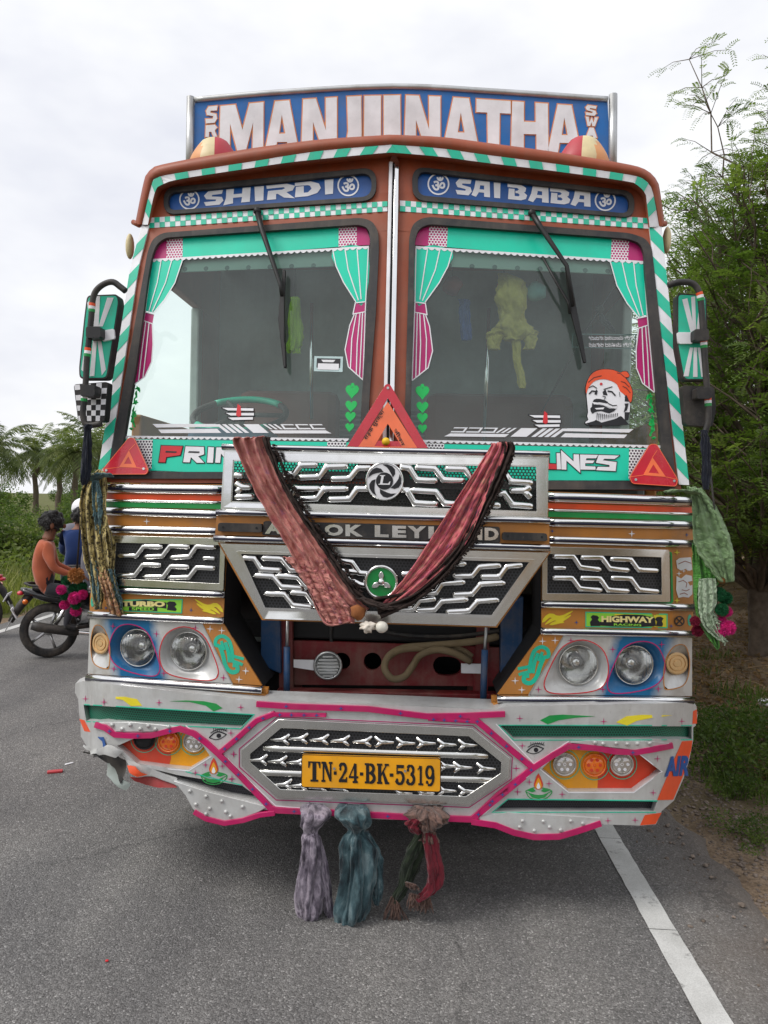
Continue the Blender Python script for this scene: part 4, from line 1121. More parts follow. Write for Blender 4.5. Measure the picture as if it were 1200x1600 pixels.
bl = [smooth([(310,445),(345,420),(430,432),(475,468),(420,462),(370,455),(345,480),(300,515)], 2), smooth([(282,520),(340,482),(420,492),(480,520),(552,528),(480,572),(400,548),(330,560),(302,575)], 2),
      [(440,318),(410,350),(418,380),(462,384),(450,350)], [(640,470),(682,468),(664,540),(630,562),(646,500)], [(640,400),(660,380),(690,450),(650,448)], [(345,320),(360,340),(350,380),(325,372)]]
bl += [band(p, w) for p, w in [([(268,305),(310,284),(352,312)], 9), ([(270,372),(300,338),(350,345)], 14), ([(420,322),(460,310),(512,294)], 9), ([(462,340),(505,345),(545,388)], 14), ([(410,392),(440,400),(430,428)], 7), ([(470,470),(520,492),(560,488)], 9), ([(585,350),(592,400)], 5)]]
for k in range(12): bl.append(band([(355+k*19, 585-abs(k-6)*3), (348+k*20, 652-k*4)], [9, 2]))
bl += [[(225,680),(330,650),(400,668),(560,625),(610,605),(690,690),(560,700),(300,700)], [(640,560),(690,560),(680,640),(640,650)]]
slab('portrait_print', [R('e1', *p) for p in bl], 's', BLACKF, WS_R, off=.007, th=.0005, step=None)
slab('lip_print', [R('e1', (328,518),(430,510),(418,530),(345,532)), R('e1', (300,452),(400,466),(520,505),(555,500),(560,520),(500,515),(400,480),(320,478))], 's', WHITEF, WS_R, off=.0076, th=.0005, step=None)
slab('brow_mark', [circ(R1('e1',396,266), 2.2, n=10)], 's', REDF, WS_R, off=.0076, th=.0005, step=None)
slab('turban_folds', [band(R('e1', *p), 1) for p in ([(640,195),(600,160),(560,150)], [(690,300),(640,250),(600,240)], [(700,360),(660,310),(620,290)], [(260,250),(320,200),(400,180)])], 's', BLACKF, WS_R, off=.0078, th=.0004, step=None)
# ---- wipers
def wiper(arm, blade, extra=None):
    w_ = tube('wiper', [U(*p, 's', .05+.02*(i > 0)) for i, p in enumerate(arm)], [.014, .012]+[.009]*(len(arm)-2), WIPERM, lorry, seg=8)
    slab('wiper_blade', [band(blade[0], blade[1])], 's', WIPERM, w_, off=.025, th=.022, step=None, bev=.003)
    tube('wiper_pivot', [U(*arm[0], 's', .01), U(*arm[0], 's', .065)], .017, WIPERM, w_, seg=12)
    if extra: tube('wiper_link', [U(*p, 's', .05) for p in extra], .006, WIPERM, w_)
    return w_
wiper(R('r3', (655,0),(672,70),(745,285),(752,330)), (R('r3', (759,228),(752,330),(748,420),(762,610)), [4, 7, 10, 4]))
wiper(R('r4', (578,8),(610,60),(715,215),(738,370)), (R('r4', (714,205),(728,300),(742,390),(768,500),(786,590)), [4.5, 8, 10, 7, 4]), R('r4', (620,180),(680,290),(720,355),(726,400)))
# ---- side marker lamps, beacons
for c in ((203,385), (1042,375)):
    p = U(c[0], c[1], 's', -.05); bm = bmesh.new(); bmesh.ops.create_uvsphere(bm, u_segments=12, v_segments=8, radius=1)
    bmesh.ops.transform(bm, matrix=Matrix.Translation(p) @ Matrix.Diagonal((.018, .03, .06, 1)), verts=bm.verts[:])
    obj('marker_lamp', mesh_from_bm(bm, 'marker_lamp', True), CREAM, lorry)
OL, RL = rgb('orange_lens', 226, 160, 104, rough=.45, dirt=.2), rgb('red_lens', 184, 52, 66, rough=.4, dirt=.2)
def roof_lamp(cx, cy, s):
    """rounded roof lamp painted in three segments"""
    c = U(cx, cy, lambda x, z: .50); bm = bmesh.new(); bmesh.ops.create_uvsphere(bm, u_segments=32, v_segments=16, radius=1)
    for v in bm.verts:
        k = v.co.z; w_ = 1-.38*max(0, k); v.co = Vector((c.x+v.co.x*.118*w_, c.y+v.co.y*.085*w_, c.z+(k if k < .75 else .75+(k-.75)*.4)*.135))
    me = mesh_from_bm(bm, 'roof_lamp', True)
    for m_ in (OL, CREAM, RL): me.materials.append(m_)
    for p in me.polygons:
        u = (p.center.x-c.x)*s/.118+.18*(p.center.z-c.z)/.135; p.material_index = 0 if u < -.34 else (1 if u < .22 else 2)
    return obj('roof_lamp', me, None, lorry)
roof_lamp(335, 254, 1); roof_lamp(911, 253, -1)
# ---- name board on the front of the load body
TB_ = smooth(R('r1', (340,132),(700,100))+[(616,137.5)]+R('r2', (450,92),(912,124)), 6, False)
board = slab('name_board', [TB_+[(955,300),(296,300)]], 'n', BLUEB, lorry, off=0, th=.03, step=50)
tube('board_rail', [U(p[0], p[1]-2, 'n', .03) for p in TB_], .015, STEEL, board)
for a, b in (((298,152),(296,290)), ((958,148),(957,290))):
    tube('board_post', [U(*a, 'n', .03), U(*b, 'n', .03)], .021, STEEL, board, seg=10)
GL.update({
 'M': [[(0,0),(.02,1),(.36,1),(.52,.48),(.68,1),(1,1),(.98,0),(.74,0),(.76,.62),(.58,0),(.42,0),(.24,.62),(.24,0)]],
 'a': [[(0,0),(.3,1),(.72,1),(1,0),(.7,0),(.65,.22),(.36,.22),(.31,0)]],
 'N': [[(0,0),(.04,1),(.4,1),(.68,.42),(.68,1),(1,1),(.98,0),(.62,0),(.32,.58),(.32,0)]],
 'J': [[(.1,.0),(.1,.22),(.3,.25),(.36,.4),(.3,1),(1,1),(1,.25),(.85,.05),(.6,0)]],
 'U': [[(0,1),(.46,1),(.46,.25),(.54,.25),(.54,1),(1,1),(1,.2),(.85,0),(.15,0),(0,.2)]],
 'T': [[(0,1),(1,1),(1,.76),(.68,.76),(.66,0),(.34,0),(.32,.76),(0,.76)]],
 'h': [[(0,0),(.02,1),(.34,1),(.34,.62),(.66,.62),(.66,1),(1,1),(1,0),(.68,0),(.68,.38),(.34,.38),(.34,0)]],
 'i': [[(.25,0),(.25,1),(.75,1),(.75,0)]], 'w': [[(0,1),(.25,1),(.32,.4),(.5,1),(.68,.4),(.75,1),(1,1),(.82,0),(.6,0),(.5,.45),(.4,0),(.18,0)]],
 'r': [[(0,0),(0,1),(.8,1),(1,.75),(.8,.5),(1,0),(.7,0),(.5,.42),(.3,.42),(.3,0)]],
 's': [[(1,1),(.2,1),(0,.75),(.1,.5),(.65,.4),(.62,.25),(0,.27),(.05,0),(.8,0),(1,.25),(.9,.52),(.38,.62),(.4,.74),(.95,.72)]],
})
GHOLE['a'] = [[(.42,.38),(.5,.74),(.6,.38)]]
def topy(x):
    for a, b in zip(TB_, TB_[1:]):
        if a[0] <= x <= b[0]: return a[1]+(b[1]-a[1])*(x-a[0])/(b[0]-a[0])
    return 150
spans = [('M','r1',445,632),('a','r1',638,782),('N','r1',795,945),('J','r1',962,1048),('U','r1',1062,1330),('N','r2',84,230),('a','r2',238,388),('T','r2',377,516),('h','r2',520,668),('a','r2',668,802)]
ORO = rgb('orange_outline', 235, 150, 90, rough=.5)
for ch, k, a, b in spans:
    x0, x1 = R1(k, a, 0)[0], R1(k, b, 0)[0]
    if ch == 'U': x0, x1 = R1('r1',1062,0)[0], R1('r2',66,0)[0]
    tl, tr = (x0, topy(x0)+11), (x1, topy(x1)+11); q = [tl, tr, (x1+1, 240), (x0-1, 240)]
    qm = quadmap(*q); pl = [[qm(u, v) for u, v in p] for p in GL[ch]]; hl = [[qm(u, v) for u, v in p] for p in GHOLE.get(ch, [])]
    slab('letter_outline', [e for p in pl+hl for e in edges_of(p, 1.7)], 'n', ORO, board, off=.0302, th=.0008, step=None)
    slab('letter', pl, 'n', WHITE, board, off=.0345, th=.001, step=None, holes=hl or None)
for ch, q in (('s', R('r1',(388,155),(436,150),(434,222),(384,226))), ('r', R('r1',(386,234),(434,230),(434,282),(384,284))), ('i', R('r1',(386,290),(434,288),(434,340),(384,342))),
              ('s', R('r2',(822,140),(866,146),(866,186),(822,182))), ('w', R('r2',(822,188),(872,192),(868,228),(822,226))), ('a', R('r2',(826,232),(866,234),(868,275),(822,275)))):
    qm = quadmap(*q); pl = [[qm(u, v) for u, v in p] for p in GL[ch]]
    slab('letter_outline', [e for p in pl for e in edges_of(p, 1.3)], 'n', ORO, board, off=.0302, th=.0008, step=None)
    slab('letter', pl, 'n', WHITE, board, off=.0345, th=.001, step=None)
# ---- cab box, interior and the load body behind
def bx(name, x0, x1, y0, y1, z0, z1, m_, parent=None, bev=.01):
    return boxes(name, [((((x0+x1)/2, (y0+y1)/2, (z0+z1)/2)), (x1-x0, y1-y0, z1-z0))], m_, parent or lorry, bev)
bx('cab_rear_wall', -1.15, 1.15, 1.62, 1.68, .75, 3.1, INT)
bx('cab_roof', -1.14, 1.14, .42, 1.70, 3.06, 3.13, BROWN)
bx('cab_floor', -1.14, 1.14, .32, 1.62, 1.02, 1.10, DARK)
for s in (-1, 1):
    x0, x1 = (1.14, 1.19) if s > 0 else (-1.19, -1.14)
    d = bx('cab_door', x0, x1, .36, 1.30, 1.02, 2.02, OCHRE)
    bx('door_handle', *((1.191, 1.21) if s > 0 else (-1.21, -1.191)), 1.05, 1.2, 1.85, 1.88, CHROME, d, .003)
    bx('cab_side_top', x0, x1, .44, 1.68, 2.72, 3.07, BROWN)
    bx('cab_side_pillar', x0, x1, 1.27, 1.68, 1.02, 2.72, BROWN)
    bx('quarter_post', x0, x1, .86 if s > 0 else 1.2, 1.27, 2.02, 2.72, INT)
bx('dashboard', -1.13, 1.13, .30, .62, 1.62, 1.86, INTD, bev=.04)
bx('instrument_hood', -.95, -.55, .40, .66, 1.86, 1.97, BLUEG, bev=.04)
SEATM = cloth_mat('seat_cloth', [(92,60,56),(130,92,84),(110,76,70)], 6)
for x0, x1 in ((-.95, -.35), (.15, 1.0)):
    st_ = bx('seat', x0, x1, .95, 1.35, 1.35, 1.62, SEATM, bev=.05); bx('backrest', x0, x1, 1.32, 1.46, 1.62, 2.28, SEATM, st_, bev=.06)
def torus(name, c, R_, r, axis, mat, parent, seg=40, s2=8, arc=2*pi):
    a = Vector(axis).normalized(); u = a.cross(Vector((1, 0, 0))).normalized(); v = a.cross(u)
    pts = [Vector(c)+(u*cos(2*pi*i/seg)+v*sin(2*pi*i/seg))*R_ for i in range(seg)]
    return tube(name, pts, r, mat, parent, seg=s2, closed=True)
sw_c = U(375, 648, lambda x, z: .78)
sw = torus('steering_wheel', sw_c, .235, .016, (0, -.45, .9), BLACKP, lorry)
tube('teal_wrap', [sw_c+Vector((cos(a_)*.235, 0, 0))+(Vector((0, -.45, .9)).normalized().cross(Vector((1, 0, 0))).normalized())*sin(a_)*.235 for a_ in [radians(40+8*i_) for i_ in range(13)]], .0185, TEAL, sw)
tube('teal_wrap', [sw_c+Vector((cos(a_)*.235, 0, 0))+(Vector((0, -.45, .9)).normalized().cross(Vector((1, 0, 0))).normalized())*sin(a_)*.235 for a_ in [radians(220+8*i_) for i_ in range(13)]], .0185, TEAL, sw)
tube('steering_column', [sw_c, sw_c+Vector((0, -.15, -.3))], .03, BLACKP, sw); 
for a in (0, 2.1, 4.2): tube('spoke', [sw_c, sw_c+Vector((cos(a)*.23, sin(a)*.23*.9, sin(a)*.23*.45))], .012, BLACKP, sw)
SI = lambda x, z: SURF['s'](x, z)+.035
slab('dotted_trim', [R('r3', (330,150),(975,120),(975,214),(335,238))], SI, TRIMD, lorry, off=0, th=.01, step=60, mir=True)
for a, b in ((R1('r3',868,360), R1('r3',866,812)), (R1('r4',410,380), R1('r4',392,895))):
    tube('cab_pole', [U(*a, lambda x, z: .6), U(*b, lambda x, z: .6)], .009, CHROME, lorry)
bx('louvre_panel', .05, .45, 1.60, 1.615, 1.75, 2.2, INTD); bx('louvre_panel', -.4, -.05, 1.60, 1.615, 1.75, 2.2, INTD)
for x0 in (.05, -.4):
    for k in range(14): bx('louvre', x0+.01, x0+.39 if x0 > 0 else -.06, 1.585, 1.60, 1.77+k*.03, 1.782+k*.03, INT, None, 0)
tube('cab_cord', [U(*p, lambda x, z: .5) for p in R('r4', (905,285),(780,480),(615,785))], .0035, BLACKP, lorry)
# load body: planked front wall and sides
WOODB = rgb('body_planks', 140, 92, 62, rough=.7, dirt=.4, bump=.3)
body = bx('load_body_floor', -1.2, 1.2, 1.78, 7.6, 1.08, 1.2, WOODB)
for k in range(11):
    z = 1.2+k*.2
    for s in (-1, 1): bx('plank', s*1.2-.025, s*1.2+.025, 1.8, 7.6, z+.004, z+.196, WOODB, body, .006)
    bx('plank', -1.17, 1.17, 1.80, 1.85, z+.004, z+.196, WOODB, body, .006)
for s in (-1, 1):
    for y in (1.83, 3.3, 4.7, 6.1, 7.55): bx('body_post', s*1.24-.03, s*1.24+.03, y-.04, y+.04, 1.1, 3.45, BLUEB, body, .006)
for s in (-1, 1):     # stays carrying the name board
    tube('board_stay', [Vector((s*.95, .82, 2.9)), Vector((s*.95, .82, 3.2)), Vector((s*.95, 1.82, 3.35))], .02, STEEL, board)
TYRE = rgb('tyre_rubber', 40, 40, 41, rough=.85, dirt=.5, bump=.3, bscale=70)
def wheel(x, y, r=.5, wdt=.26):
    prof = [(.0, .30), (.02, .44), (.06, .485), (.13, .5), (.20, .485), (.24, .44), (.26, .30)]
    rings = []
    for dx, rr in prof: rings.append([Vector((x-wdt/2+dx, y+rr/.5*r*cos(2*pi*j/28), r+rr/.5*r*sin(2*pi*j/28))) for j in range(28)])
    t = loft('wheel', rings, TYRE, lorry)
    rings = [[Vector((x+dx, y+rr*cos(2*pi*j/28), r+rr*sin(2*pi*j/28))) for j in range(28)] for dx, rr in ((-.12, .3), (-.05, .26), (-.05, .1), (.05, .1), (.05, .26), (.12, .3))]
    loft('rim', rings, STEEL, t)
for x in (-.98, .98): wheel(x, 1.15)
for x in (-1.0, -.7, .7, 1.0): wheel(x, 5.9)
for s in (-1, 1): bx('chassis_rail', s*.42-.04, s*.42+.04, .4, 7.4, .62, .86, DKRED)
bx('front_axle', -.9, .9, 1.09, 1.21, .42, .56, DARK); bx('engine', -.35, .35, .75, 1.7, .6, 1.15, DARK, bev=.06)
bx('rear_axle', -.9, .9, 5.82, 5.98, .42, .58, DARK)

bx('fuel_tank', .72, 1.14, 2.1, 3.4, .42, .98, STEEL, bev=.08); bx('battery_box_blocker', -1.14, -.72, 2.1, 2.9, .45, .98, DARK, bev=.02)  # tank and battery box: unseen, added to block light leaking underneath
bx('air_tank_blocker', -1.12, -.75, 3.1, 4.2, .55, .95, DARK, bev=.08); bx('gearbox_blocker', -.3, .3, 1.7, 3.0, .5, .95, DARK, bev=.06); bx('undertray_blocker', -.9, .9, .42, .55, .5, .85, DARK, bev=.02)  # unseen tank, gearbox and undertray, put in to darken the shadow below
for s in (-1, 1): bx('mudguard_blocker', s*.98-.2, s*.98+.2, .5, .56, .35, 1.05, DARK); bx('mud_flap', s*.98-.2, s*.98+.2, 1.72, 1.74, .25, 1.05, DARK)  # unseen guards and flaps, added to keep side light out
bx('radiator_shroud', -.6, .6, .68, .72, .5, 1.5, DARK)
# ---------------------------------------------------------------- lower face of the lorry (right side measured, left side mirrored)
def plus(c, s, w=.3):
    w *= .6; s *= 1.15
    o = []
    for i in range(8):
        a = i*pi/4+pi/2; r = s if i % 2 == 0 else s*w; o.append((c[0]+r*cos(a), c[1]+r*sin(a)))
    return o
box_ = [(843,985),(845,868)]+R('r7', (216,500),(216,258),(868,278),(866,900),(300,895))
o = slab('face_panel', [[(857,768),(1084,776),(1083,996),(846,988),(845,868),(857,860)]], 'f', OCHRE, lorry, off=-.03, th=.03, mir=True, step=20)
FACE_R, FACE_L = o
for s, P in ((1, FACE_R), (-1, FACE_L)):
    bx('face_side', *((1.225, 1.238) if s > 0 else (-1.238, -1.225)), .25, .42, .86, 1.70, OCHRE, P, .004)
Mst = [('moulding', R('r7', (218,277),(868,296)), 15.5, .020), ('moulding', R('r7', (220,334),(866,352)), 4.5, .010), ('moulding', R('r7', (220,390),(866,402)), 13.5, .018), ('moulding', R('r7', (220,467),(864,485)), 13, .018),
       ('moulding', R('r7', (186,754),(866,769)), 12, .022), ('moulding', R('r7', (184,874),(865,887)), 12, .022)]
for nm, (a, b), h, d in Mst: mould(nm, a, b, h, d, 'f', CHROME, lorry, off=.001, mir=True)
slab('orange_stripe', R('r7', (220,303),(866,323),(866,346),(220,327)), 'f', ORANGE, lorry, off=0, th=.006, mir=True)
slab('green_stripe', R('r7', (220,341),(866,359),(866,382),(220,365)), 'f', GREEN, lorry, off=0, th=.006, mir=True)
# side grilles
def frame(name, outer, inner, surf, mat, parent, off, th, mir=False, bev=.006, step=26):
    return slab(name, [outer], surf, mat, parent, off=off, th=th, holes=[inner], mir=mir, bev=bev, step=step)
so = roundpoly(R('r7', (192,497),(760,512),(764,745),(192,738)), 3); si = R('r7', (216,530),(724,545),(726,712),(214,706))
GR, GL_ = frame('side_grille', so, si, 'f', CHROME2, lorry, .002, .022, mir=True)
mr_ = [(1-.0, 0)]
slab('grille_mesh', [inset(si, -3)], 'f', MESHB, GR, off=.002, th=.003, mir=GL_)
slab('green_piping', [roundpoly(R('r7', (196,504),(772,520),(778,750),(192,742)), 4)], 'f', GREEN, FACE_R, off=.0005, th=.004, mir=FACE_L, holes=[roundpoly(R('r7', (200,508),(764,524),(768,745),(200,738)), 4)])
def bars(lst, k, surf, parent, off, r=.0115, mat=CHROME, flat=.8, mir=None, name='wave_bar'):
    for b in lst:
        pts = R(k, *b); d = []
        for a, c in zip(pts, pts[1:]): d += [a, (a[0]*.85+c[0]*.15, a[1]*.85+c[1]*.15), (a[0]*.15+c[0]*.85, a[1]*.15+c[1]*.85)]
        d.append(pts[-1]); W = [U(*p, surf, off) for p in d]; n = len(W)
        rr = [r*.75]+[r]*(n-2)+[r*.75]
        o = tube(name, W, rr, mat, parent, flat=flat, seg=10)
        if mir: obj(name, mirror_mesh(o.data), mat, mir)
bars([[(236,540),(330,541),(362,590),(456,600)], [(362,545),(458,546),(493,595),(582,603)], [(494,552),(588,555),(620,600),(713,605)],
      [(236,637),(325,638),(360,685),(460,693)], [(360,637),(450,640),(485,690),(582,696)], [(497,637),(588,640),(624,690),(716,698)]], 'r7', 'f', GR, .016, mir=GL_)
bars([[(240,592),(270,592),(298,593)]], 'r7', 'f', GR, .012, r=.009, mir=GL_, name='ornament')
# lion transfer on the right corner of the face (ochre ground, white print)
slab('lion_transfer', [R('r7', (790,560),(806,548),(856,545),(862,600),(848,606),(834,596),(812,604),(795,594)), R('r7', (792,628),(812,640),(834,622),(860,628),(862,650),(842,655),(852,672),(862,668),(862,710),(846,725),(822,722),(800,726),(790,690))], 'f', WHITEF, FACE_R, off=.001, th=.001, step=None)
slab('lion_lines', [band(R('r7', *p), 1.1) for p in ([(800,655),(822,648),(838,660),(834,680)], [(815,690),(835,695),(850,688)], [(800,575),(830,562),(858,572)], [(806,710),(826,704),(842,712)])], 'f', BROWN, FACE_R, off=.0022, th=.0006, step=None)
slab('white_star', [plus(R1('r7',*c), s, .4) for c, s in (((803,618), 4), ((824,606), 3), ((842,600), 3), ((592,440), 5))], 'f', WHITEF, FACE_R, off=.001, th=.001, step=None)
slab('white_star', [plus(R1('r5',408,425), 5, .3)], 'f', WHITEF, FACE_L, off=.001, th=.001, step=None)
slab('yellow_star', [plus(R1('r7',*c), 4.5, .45) for c in ((794,523), (794,738))], 'f', YELLOW, FACE_R, off=.001, th=.001, step=None)
slab('blue_star', [plus(R1('r7',*c), 3, .4) for c in ((345,836), (768,852), (838,445), (237,428))], 'f', BLUEP, FACE_R, off=.001, th=.001, step=None, mir=FACE_L)
slab('yellow_flame', [band(smooth(R('r7', *p), 3, False), w) for p, w in (([(192,836),(225,805),(270,815),(328,785)], [1, 5, 6, 6, 7, 6, 6, 4, 3, 1]), ([(205,845),(245,820),(280,825),(320,803)], [1, 3, 5, 5, 6, 5, 5, 4, 3, 1]), ([(225,846),(262,835),(290,835)], [1, 4, 5, 5, 4, 3, 1]))], 'f', YELLOW, FACE_R, off=.001, th=.001, step=None, mir=FACE_L)
ST2 = R('r7', (385,788),(752,797),(752,862),(385,857))
LIME = rgb('lime_film', 150, 222, 70, rough=.35, var=.1); 
slab('sticker', [ST2], 'f', TEALF, FACE_R, off=.001, th=.001)
slab('sticker_field', [inset(ST2, 1.4)], 'f', LIME, FACE_R, off=.0024, th=.0006)
slab('sticker_glow', [R('r7', (515,798),(600,800),(600,856),(515,853)), R('r7', (690,803),(745,804),(745,856),(690,855))], 'f', YELLOW, FACE_R, off=.0032, th=.0004)
slab('horse_print', [R('r7', (408,852),(405,835),(415,822),(408,812),(418,803),(438,806),(446,815),(440,824),(448,832),(452,852)), R('r7', (452,850),(448,835),(500,808),(560,800),(640,803),(695,815),(700,852),(640,856),(505,853)), R('r7', (700,852),(705,832),(696,822),(704,812),(722,810),(734,818),(726,830),(732,842),(728,854))], 'f', BLACKF, FACE_R, off=.0038, th=.0004, step=None)
CREAMF = rgb('cream_film', 240, 226, 150, rough=.4, var=.04)
text('sticker_lettering', 'HIGHWAY', R('r7', (456,806),(692,811),(692,838),(456,834)), 'f', CREAMF, FACE_R, off=.0048, th=.0005, bold=.05)
text('sticker_lettering', 'RACING', R('r7', (512,840),(634,843),(634,853),(512,850)), 'f', LIME, FACE_R, off=.0048, th=.0005, bold=.02)
ST3 = R('r5', (262,812),(586,808),(582,880),(262,868))
slab('sticker', [ST3], 'f', TEALF, FACE_L, off=.001, th=.001)
slab('sticker_field', [inset(ST3, 1.4)], 'f', LIME, FACE_L, off=.0024, th=.0006)
slab('horse_print', [R('r5', (270,845),(290,822),(400,812),(505,826),(505,856),(440,845),(320,845)), R('r5', (508,862),(512,840),(506,828),(520,820),(545,822),(556,834),(546,846),(556,858),(550,868)), R('r5', (320,848),(460,848),(460,868),(320,866))], 'f', BLACKF, FACE_L, off=.0034, th=.0004, step=None)
text('sticker_lettering', 'TURBO', R('r5', (284,818),(498,820),(498,847),(284,845)), 'f', CREAMF, FACE_L, off=.0046, th=.0005, bold=.06)
text('sticker_lettering', 'SPEED', R('r5', (334,849),(444,849),(444,866),(334,864)), 'f', LIME, FACE_L, off=.0046, th=.0005, bold=.02)
c = R1('r7',805,830); slab('wheel_print', [circ(c, 8, n=20)], 'f', BLACKF, FACE_R, off=.001, th=.001, holes=[circ(c, 6.2, n=20)], step=None)
slab('wheel_print', [band([(c[0]-5, c[1]-5), (c[0]+5, c[1]+5)], 2), band([(c[0]-5, c[1]+5), (c[0]+5, c[1]-5)], 2)], 'f', BLACKF, FACE_R, off=.001, th=.001, step=None)
slab('teal_dot', [circ(R1('r7',851,826), 3.5, 9, n=14)], 'f', TEAL, FACE_R, off=.001, th=.001, step=None, mir=FACE_L)
# ---- headlamp panel with real recesses
def lamp_panel_mat():
    m, n, l, b = nodes_mat('silver_blue_fade')
    tc = n.new('ShaderNodeTexCoord'); sp = n.new('ShaderNodeSeparateXYZ'); l.new(tc.outputs['UV'], sp.inputs[0])
    t = math_(n, l, 'ADD', sp.outputs[0], math_(n, l, 'MULTIPLY', math_(n, l, 'ADD', math_(n, l, 'MULTIPLY', sp.outputs[1], -1.0), -9.98), .29))
    no = math_(n, l, 'MULTIPLY', math_(n, l, 'SUBTRACT', noise_(n, l, tc.outputs['Object'], 25, 4), .5), .14)
    t = math_(n, l, 'ADD', t, no)
    a = n.new('ShaderNodeMapRange'); a.inputs[1].default_value = 9.55; a.inputs[2].default_value = 9.72; l.new(t, a.inputs[0])
    c = n.new('ShaderNodeMapRange'); c.inputs[1].default_value = 10.62; c.inputs[2].default_value = 10.40; l.new(t, c.inputs[0])
    f = math_(n, l, 'MULTIPLY', a.outputs[0], c.outputs[0])
    d = ramp(n, l, noise_(n, l, tc.outputs['Object'], 6, 8, .7), [(.45, s2l((206,206,204))), (.75, s2l((170,164,154)))])
    col = mixc(n, l, f, d, s2l((18,108,158)))
    l.new(col, b.inputs['Base Color']); b.inputs['Roughness'].default_value = .33; b.inputs['Metallic'].default_value = .15; b.inputs['Coat Weight'].default_value = .2
    return m
LPM = lamp_panel_mat()
BLUER = rgb('recess_blue', 18, 98, 148, rough=.35, dirt=.15)
def lens_mat():
    m = glass_mat('ribbed_lens', (.94,.95,.95), .07, dustcol=(.75,.75,.73))
    n = m.node_tree.nodes; l = m.node_tree.links
    tc = n.new('ShaderNodeTexCoord'); wv = n.new('ShaderNodeTexWave'); wv.inputs['Scale'].default_value = 22; l.new(tc.outputs['Object'], wv.inputs['Vector'])
    bu = n.new('ShaderNodeBump'); bu.inputs['Strength'].default_value = .5; bu.inputs['Distance'].default_value = .004; l.new(wv.outputs['Fac'], bu.inputs['Height'])
    for x in n:
        if x.type == 'BSDF_GLOSSY': l.new(bu.outputs[0], x.inputs['Normal'])
    return m
RLENS = lens_mat()
REFL = mat('reflector_bowl', (.82,.82,.81), rough=.12, metal=1.0, var=.05, bump=.25, bscale=40)
inner = smooth(R('b3', (348,545),(376,455),(440,350),(540,316),(632,358),(666,450),(642,540),(560,574),(400,580)), 4)
outer = smooth(R('b3', (660,540),(688,450),(738,358),(820,323),(902,343),(944,430),(927,512),(850,560),(700,580)), 4)
ind = smooth(R('b3', (940,540),(944,430),(985,352),(1040,342),(1064,400),(1062,480),(1035,540),(962,560)), 4)
silver = R('b3', (452,286),(1078,294),(1078,592),(272,586))
HP, HPL = slab('headlamp_panel', [silver], 'f', LPM, lorry, off=-.006, th=.012, holes=[inner, outer, ind], mir=True, step=18)
slab('ochre_panel', [R('b3', (334,284),(450,286),(270,585),(118,584))], 'f', OCHRE, HP, off=-.006, th=.012, mir=HPL)
slab('panel_edge', [band(R('b3', (451,286),(272,588)), 1.8)], 'f', STEEL, HP, off=.006, th=.002, mir=HPL, step=None)
def polar(loop, c, n):
    """resample a loop by angle about c"""
    d = resample(loop+[loop[0]], 400); o = []
    for i in range(n):
        a = 2*pi*i/n; o.append(max(d, key=lambda p: ((p[0]-c[0])*cos(a)+(p[1]-c[1])*sin(a))/math.hypot(p[0]-c[0], p[1]-c[1])))
    return o
def headlamp(loop, c, r, rec_mat, outl):
    n = 36; lp = polar(loop, c, n); cc = circ(c, r, n=n)
    mid = [(a[0]*.55+b[0]*.45, a[1]*.55+b[1]*.45) for a, b in zip(lp, cc)]
    rings = [[U(*p, 'f', .006) for p in lp], [U(*p, 'f', -.012) for p in mid], [U(*p, 'f', -.045) for p in circ(c, r*1.06, n=n)], [U(*p, 'f', -.04) for p in circ(c, r, n=n)]]
    root, rootm = loft('headlamp', rings, rec_mat, lorry, mir=lorry)
    ww = r*3.0/F_PX
    C = U(*c, 'f', -.04)
    def disc(prof):
        return [[Vector((C.x+ww*k*cos(2*pi*i/n), SURF['f'](C.x, C.z)-o_+.085*2*C.x*(ww*k*cos(2*pi*i/n)), C.z+ww*k*sin(2*pi*i/n))) for i in range(n)] for k, o_ in prof]
    loft('reflector', disc([(1.12, -.046), (.95, -.07), (.75, -.105), (.5, -.13), (.2, -.145)]), REFL, root, mir=rootm, cap=True)
    loft('bulb_hood', disc([(.30, -.135), (.30, -.085), (.24, -.072), (.05, -.07)]), CHROME2, root, mir=rootm, cap=True)
    loft('lens', disc([(1.03, -.04), (1.0, -.032), (.9, -.022), (.65, -.008), (.35, .002), (.08, .005)]), RLENS, root, mir=rootm, cap=True)
    loft('lens_rim', disc([(1.06, -.042), (1.05, -.03), (.99, -.028), (.985, -.036)]), CHROME2, root, mir=rootm)
    ringline('pin_line', loop, 1.6, 'f', outl, root, .006, .0012, rootm)
headlamp(inner, R1('b3',516,436), 31.5, SILVER, REDF)
headlamp(outer, R1('b3',790,438), 31.5, BLUER, MAGF)
def indicator(loop, c, r):
    n = 30; lp = polar(loop, c, n)
    rings = [[U(*p, 'f', .006) for p in lp], [U(a[0]*.5+b[0]*.5, a[1]*.5+b[1]*.5, 'f', -.012) for a, b in zip(lp, circ(c, r, n=n))], [U(*p, 'f', -.03) for p in circ(c, r*1.02, n=n)], [U(*p, 'f', -.03) for p in circ(c, r*.3, n=n)]]
    a, b = loft('indicator', rings, SILVER, lorry, mir=lorry, cap=True)
    prof = [(1, -.03), (1, -.006), (.9, .0), (.78, .001), (.74, -.004), (.66, -.004), (.62, .002), (.45, .003), (.42, 0), (.3, 0), (.27, .004), (.06, .005)]
    loft('indicator_lens', [[U(*p, 'f', o_) for p in circ(c, r*k, n=n)] for k, o_ in prof], TAN, a, cap=True, mir=b, sm=False)
    ringline('pin_line', loop, 1.5, 'f', OCHRE, a, .006, .0012, b)
indicator(ind, R1('b3',1004,432), 17.5)
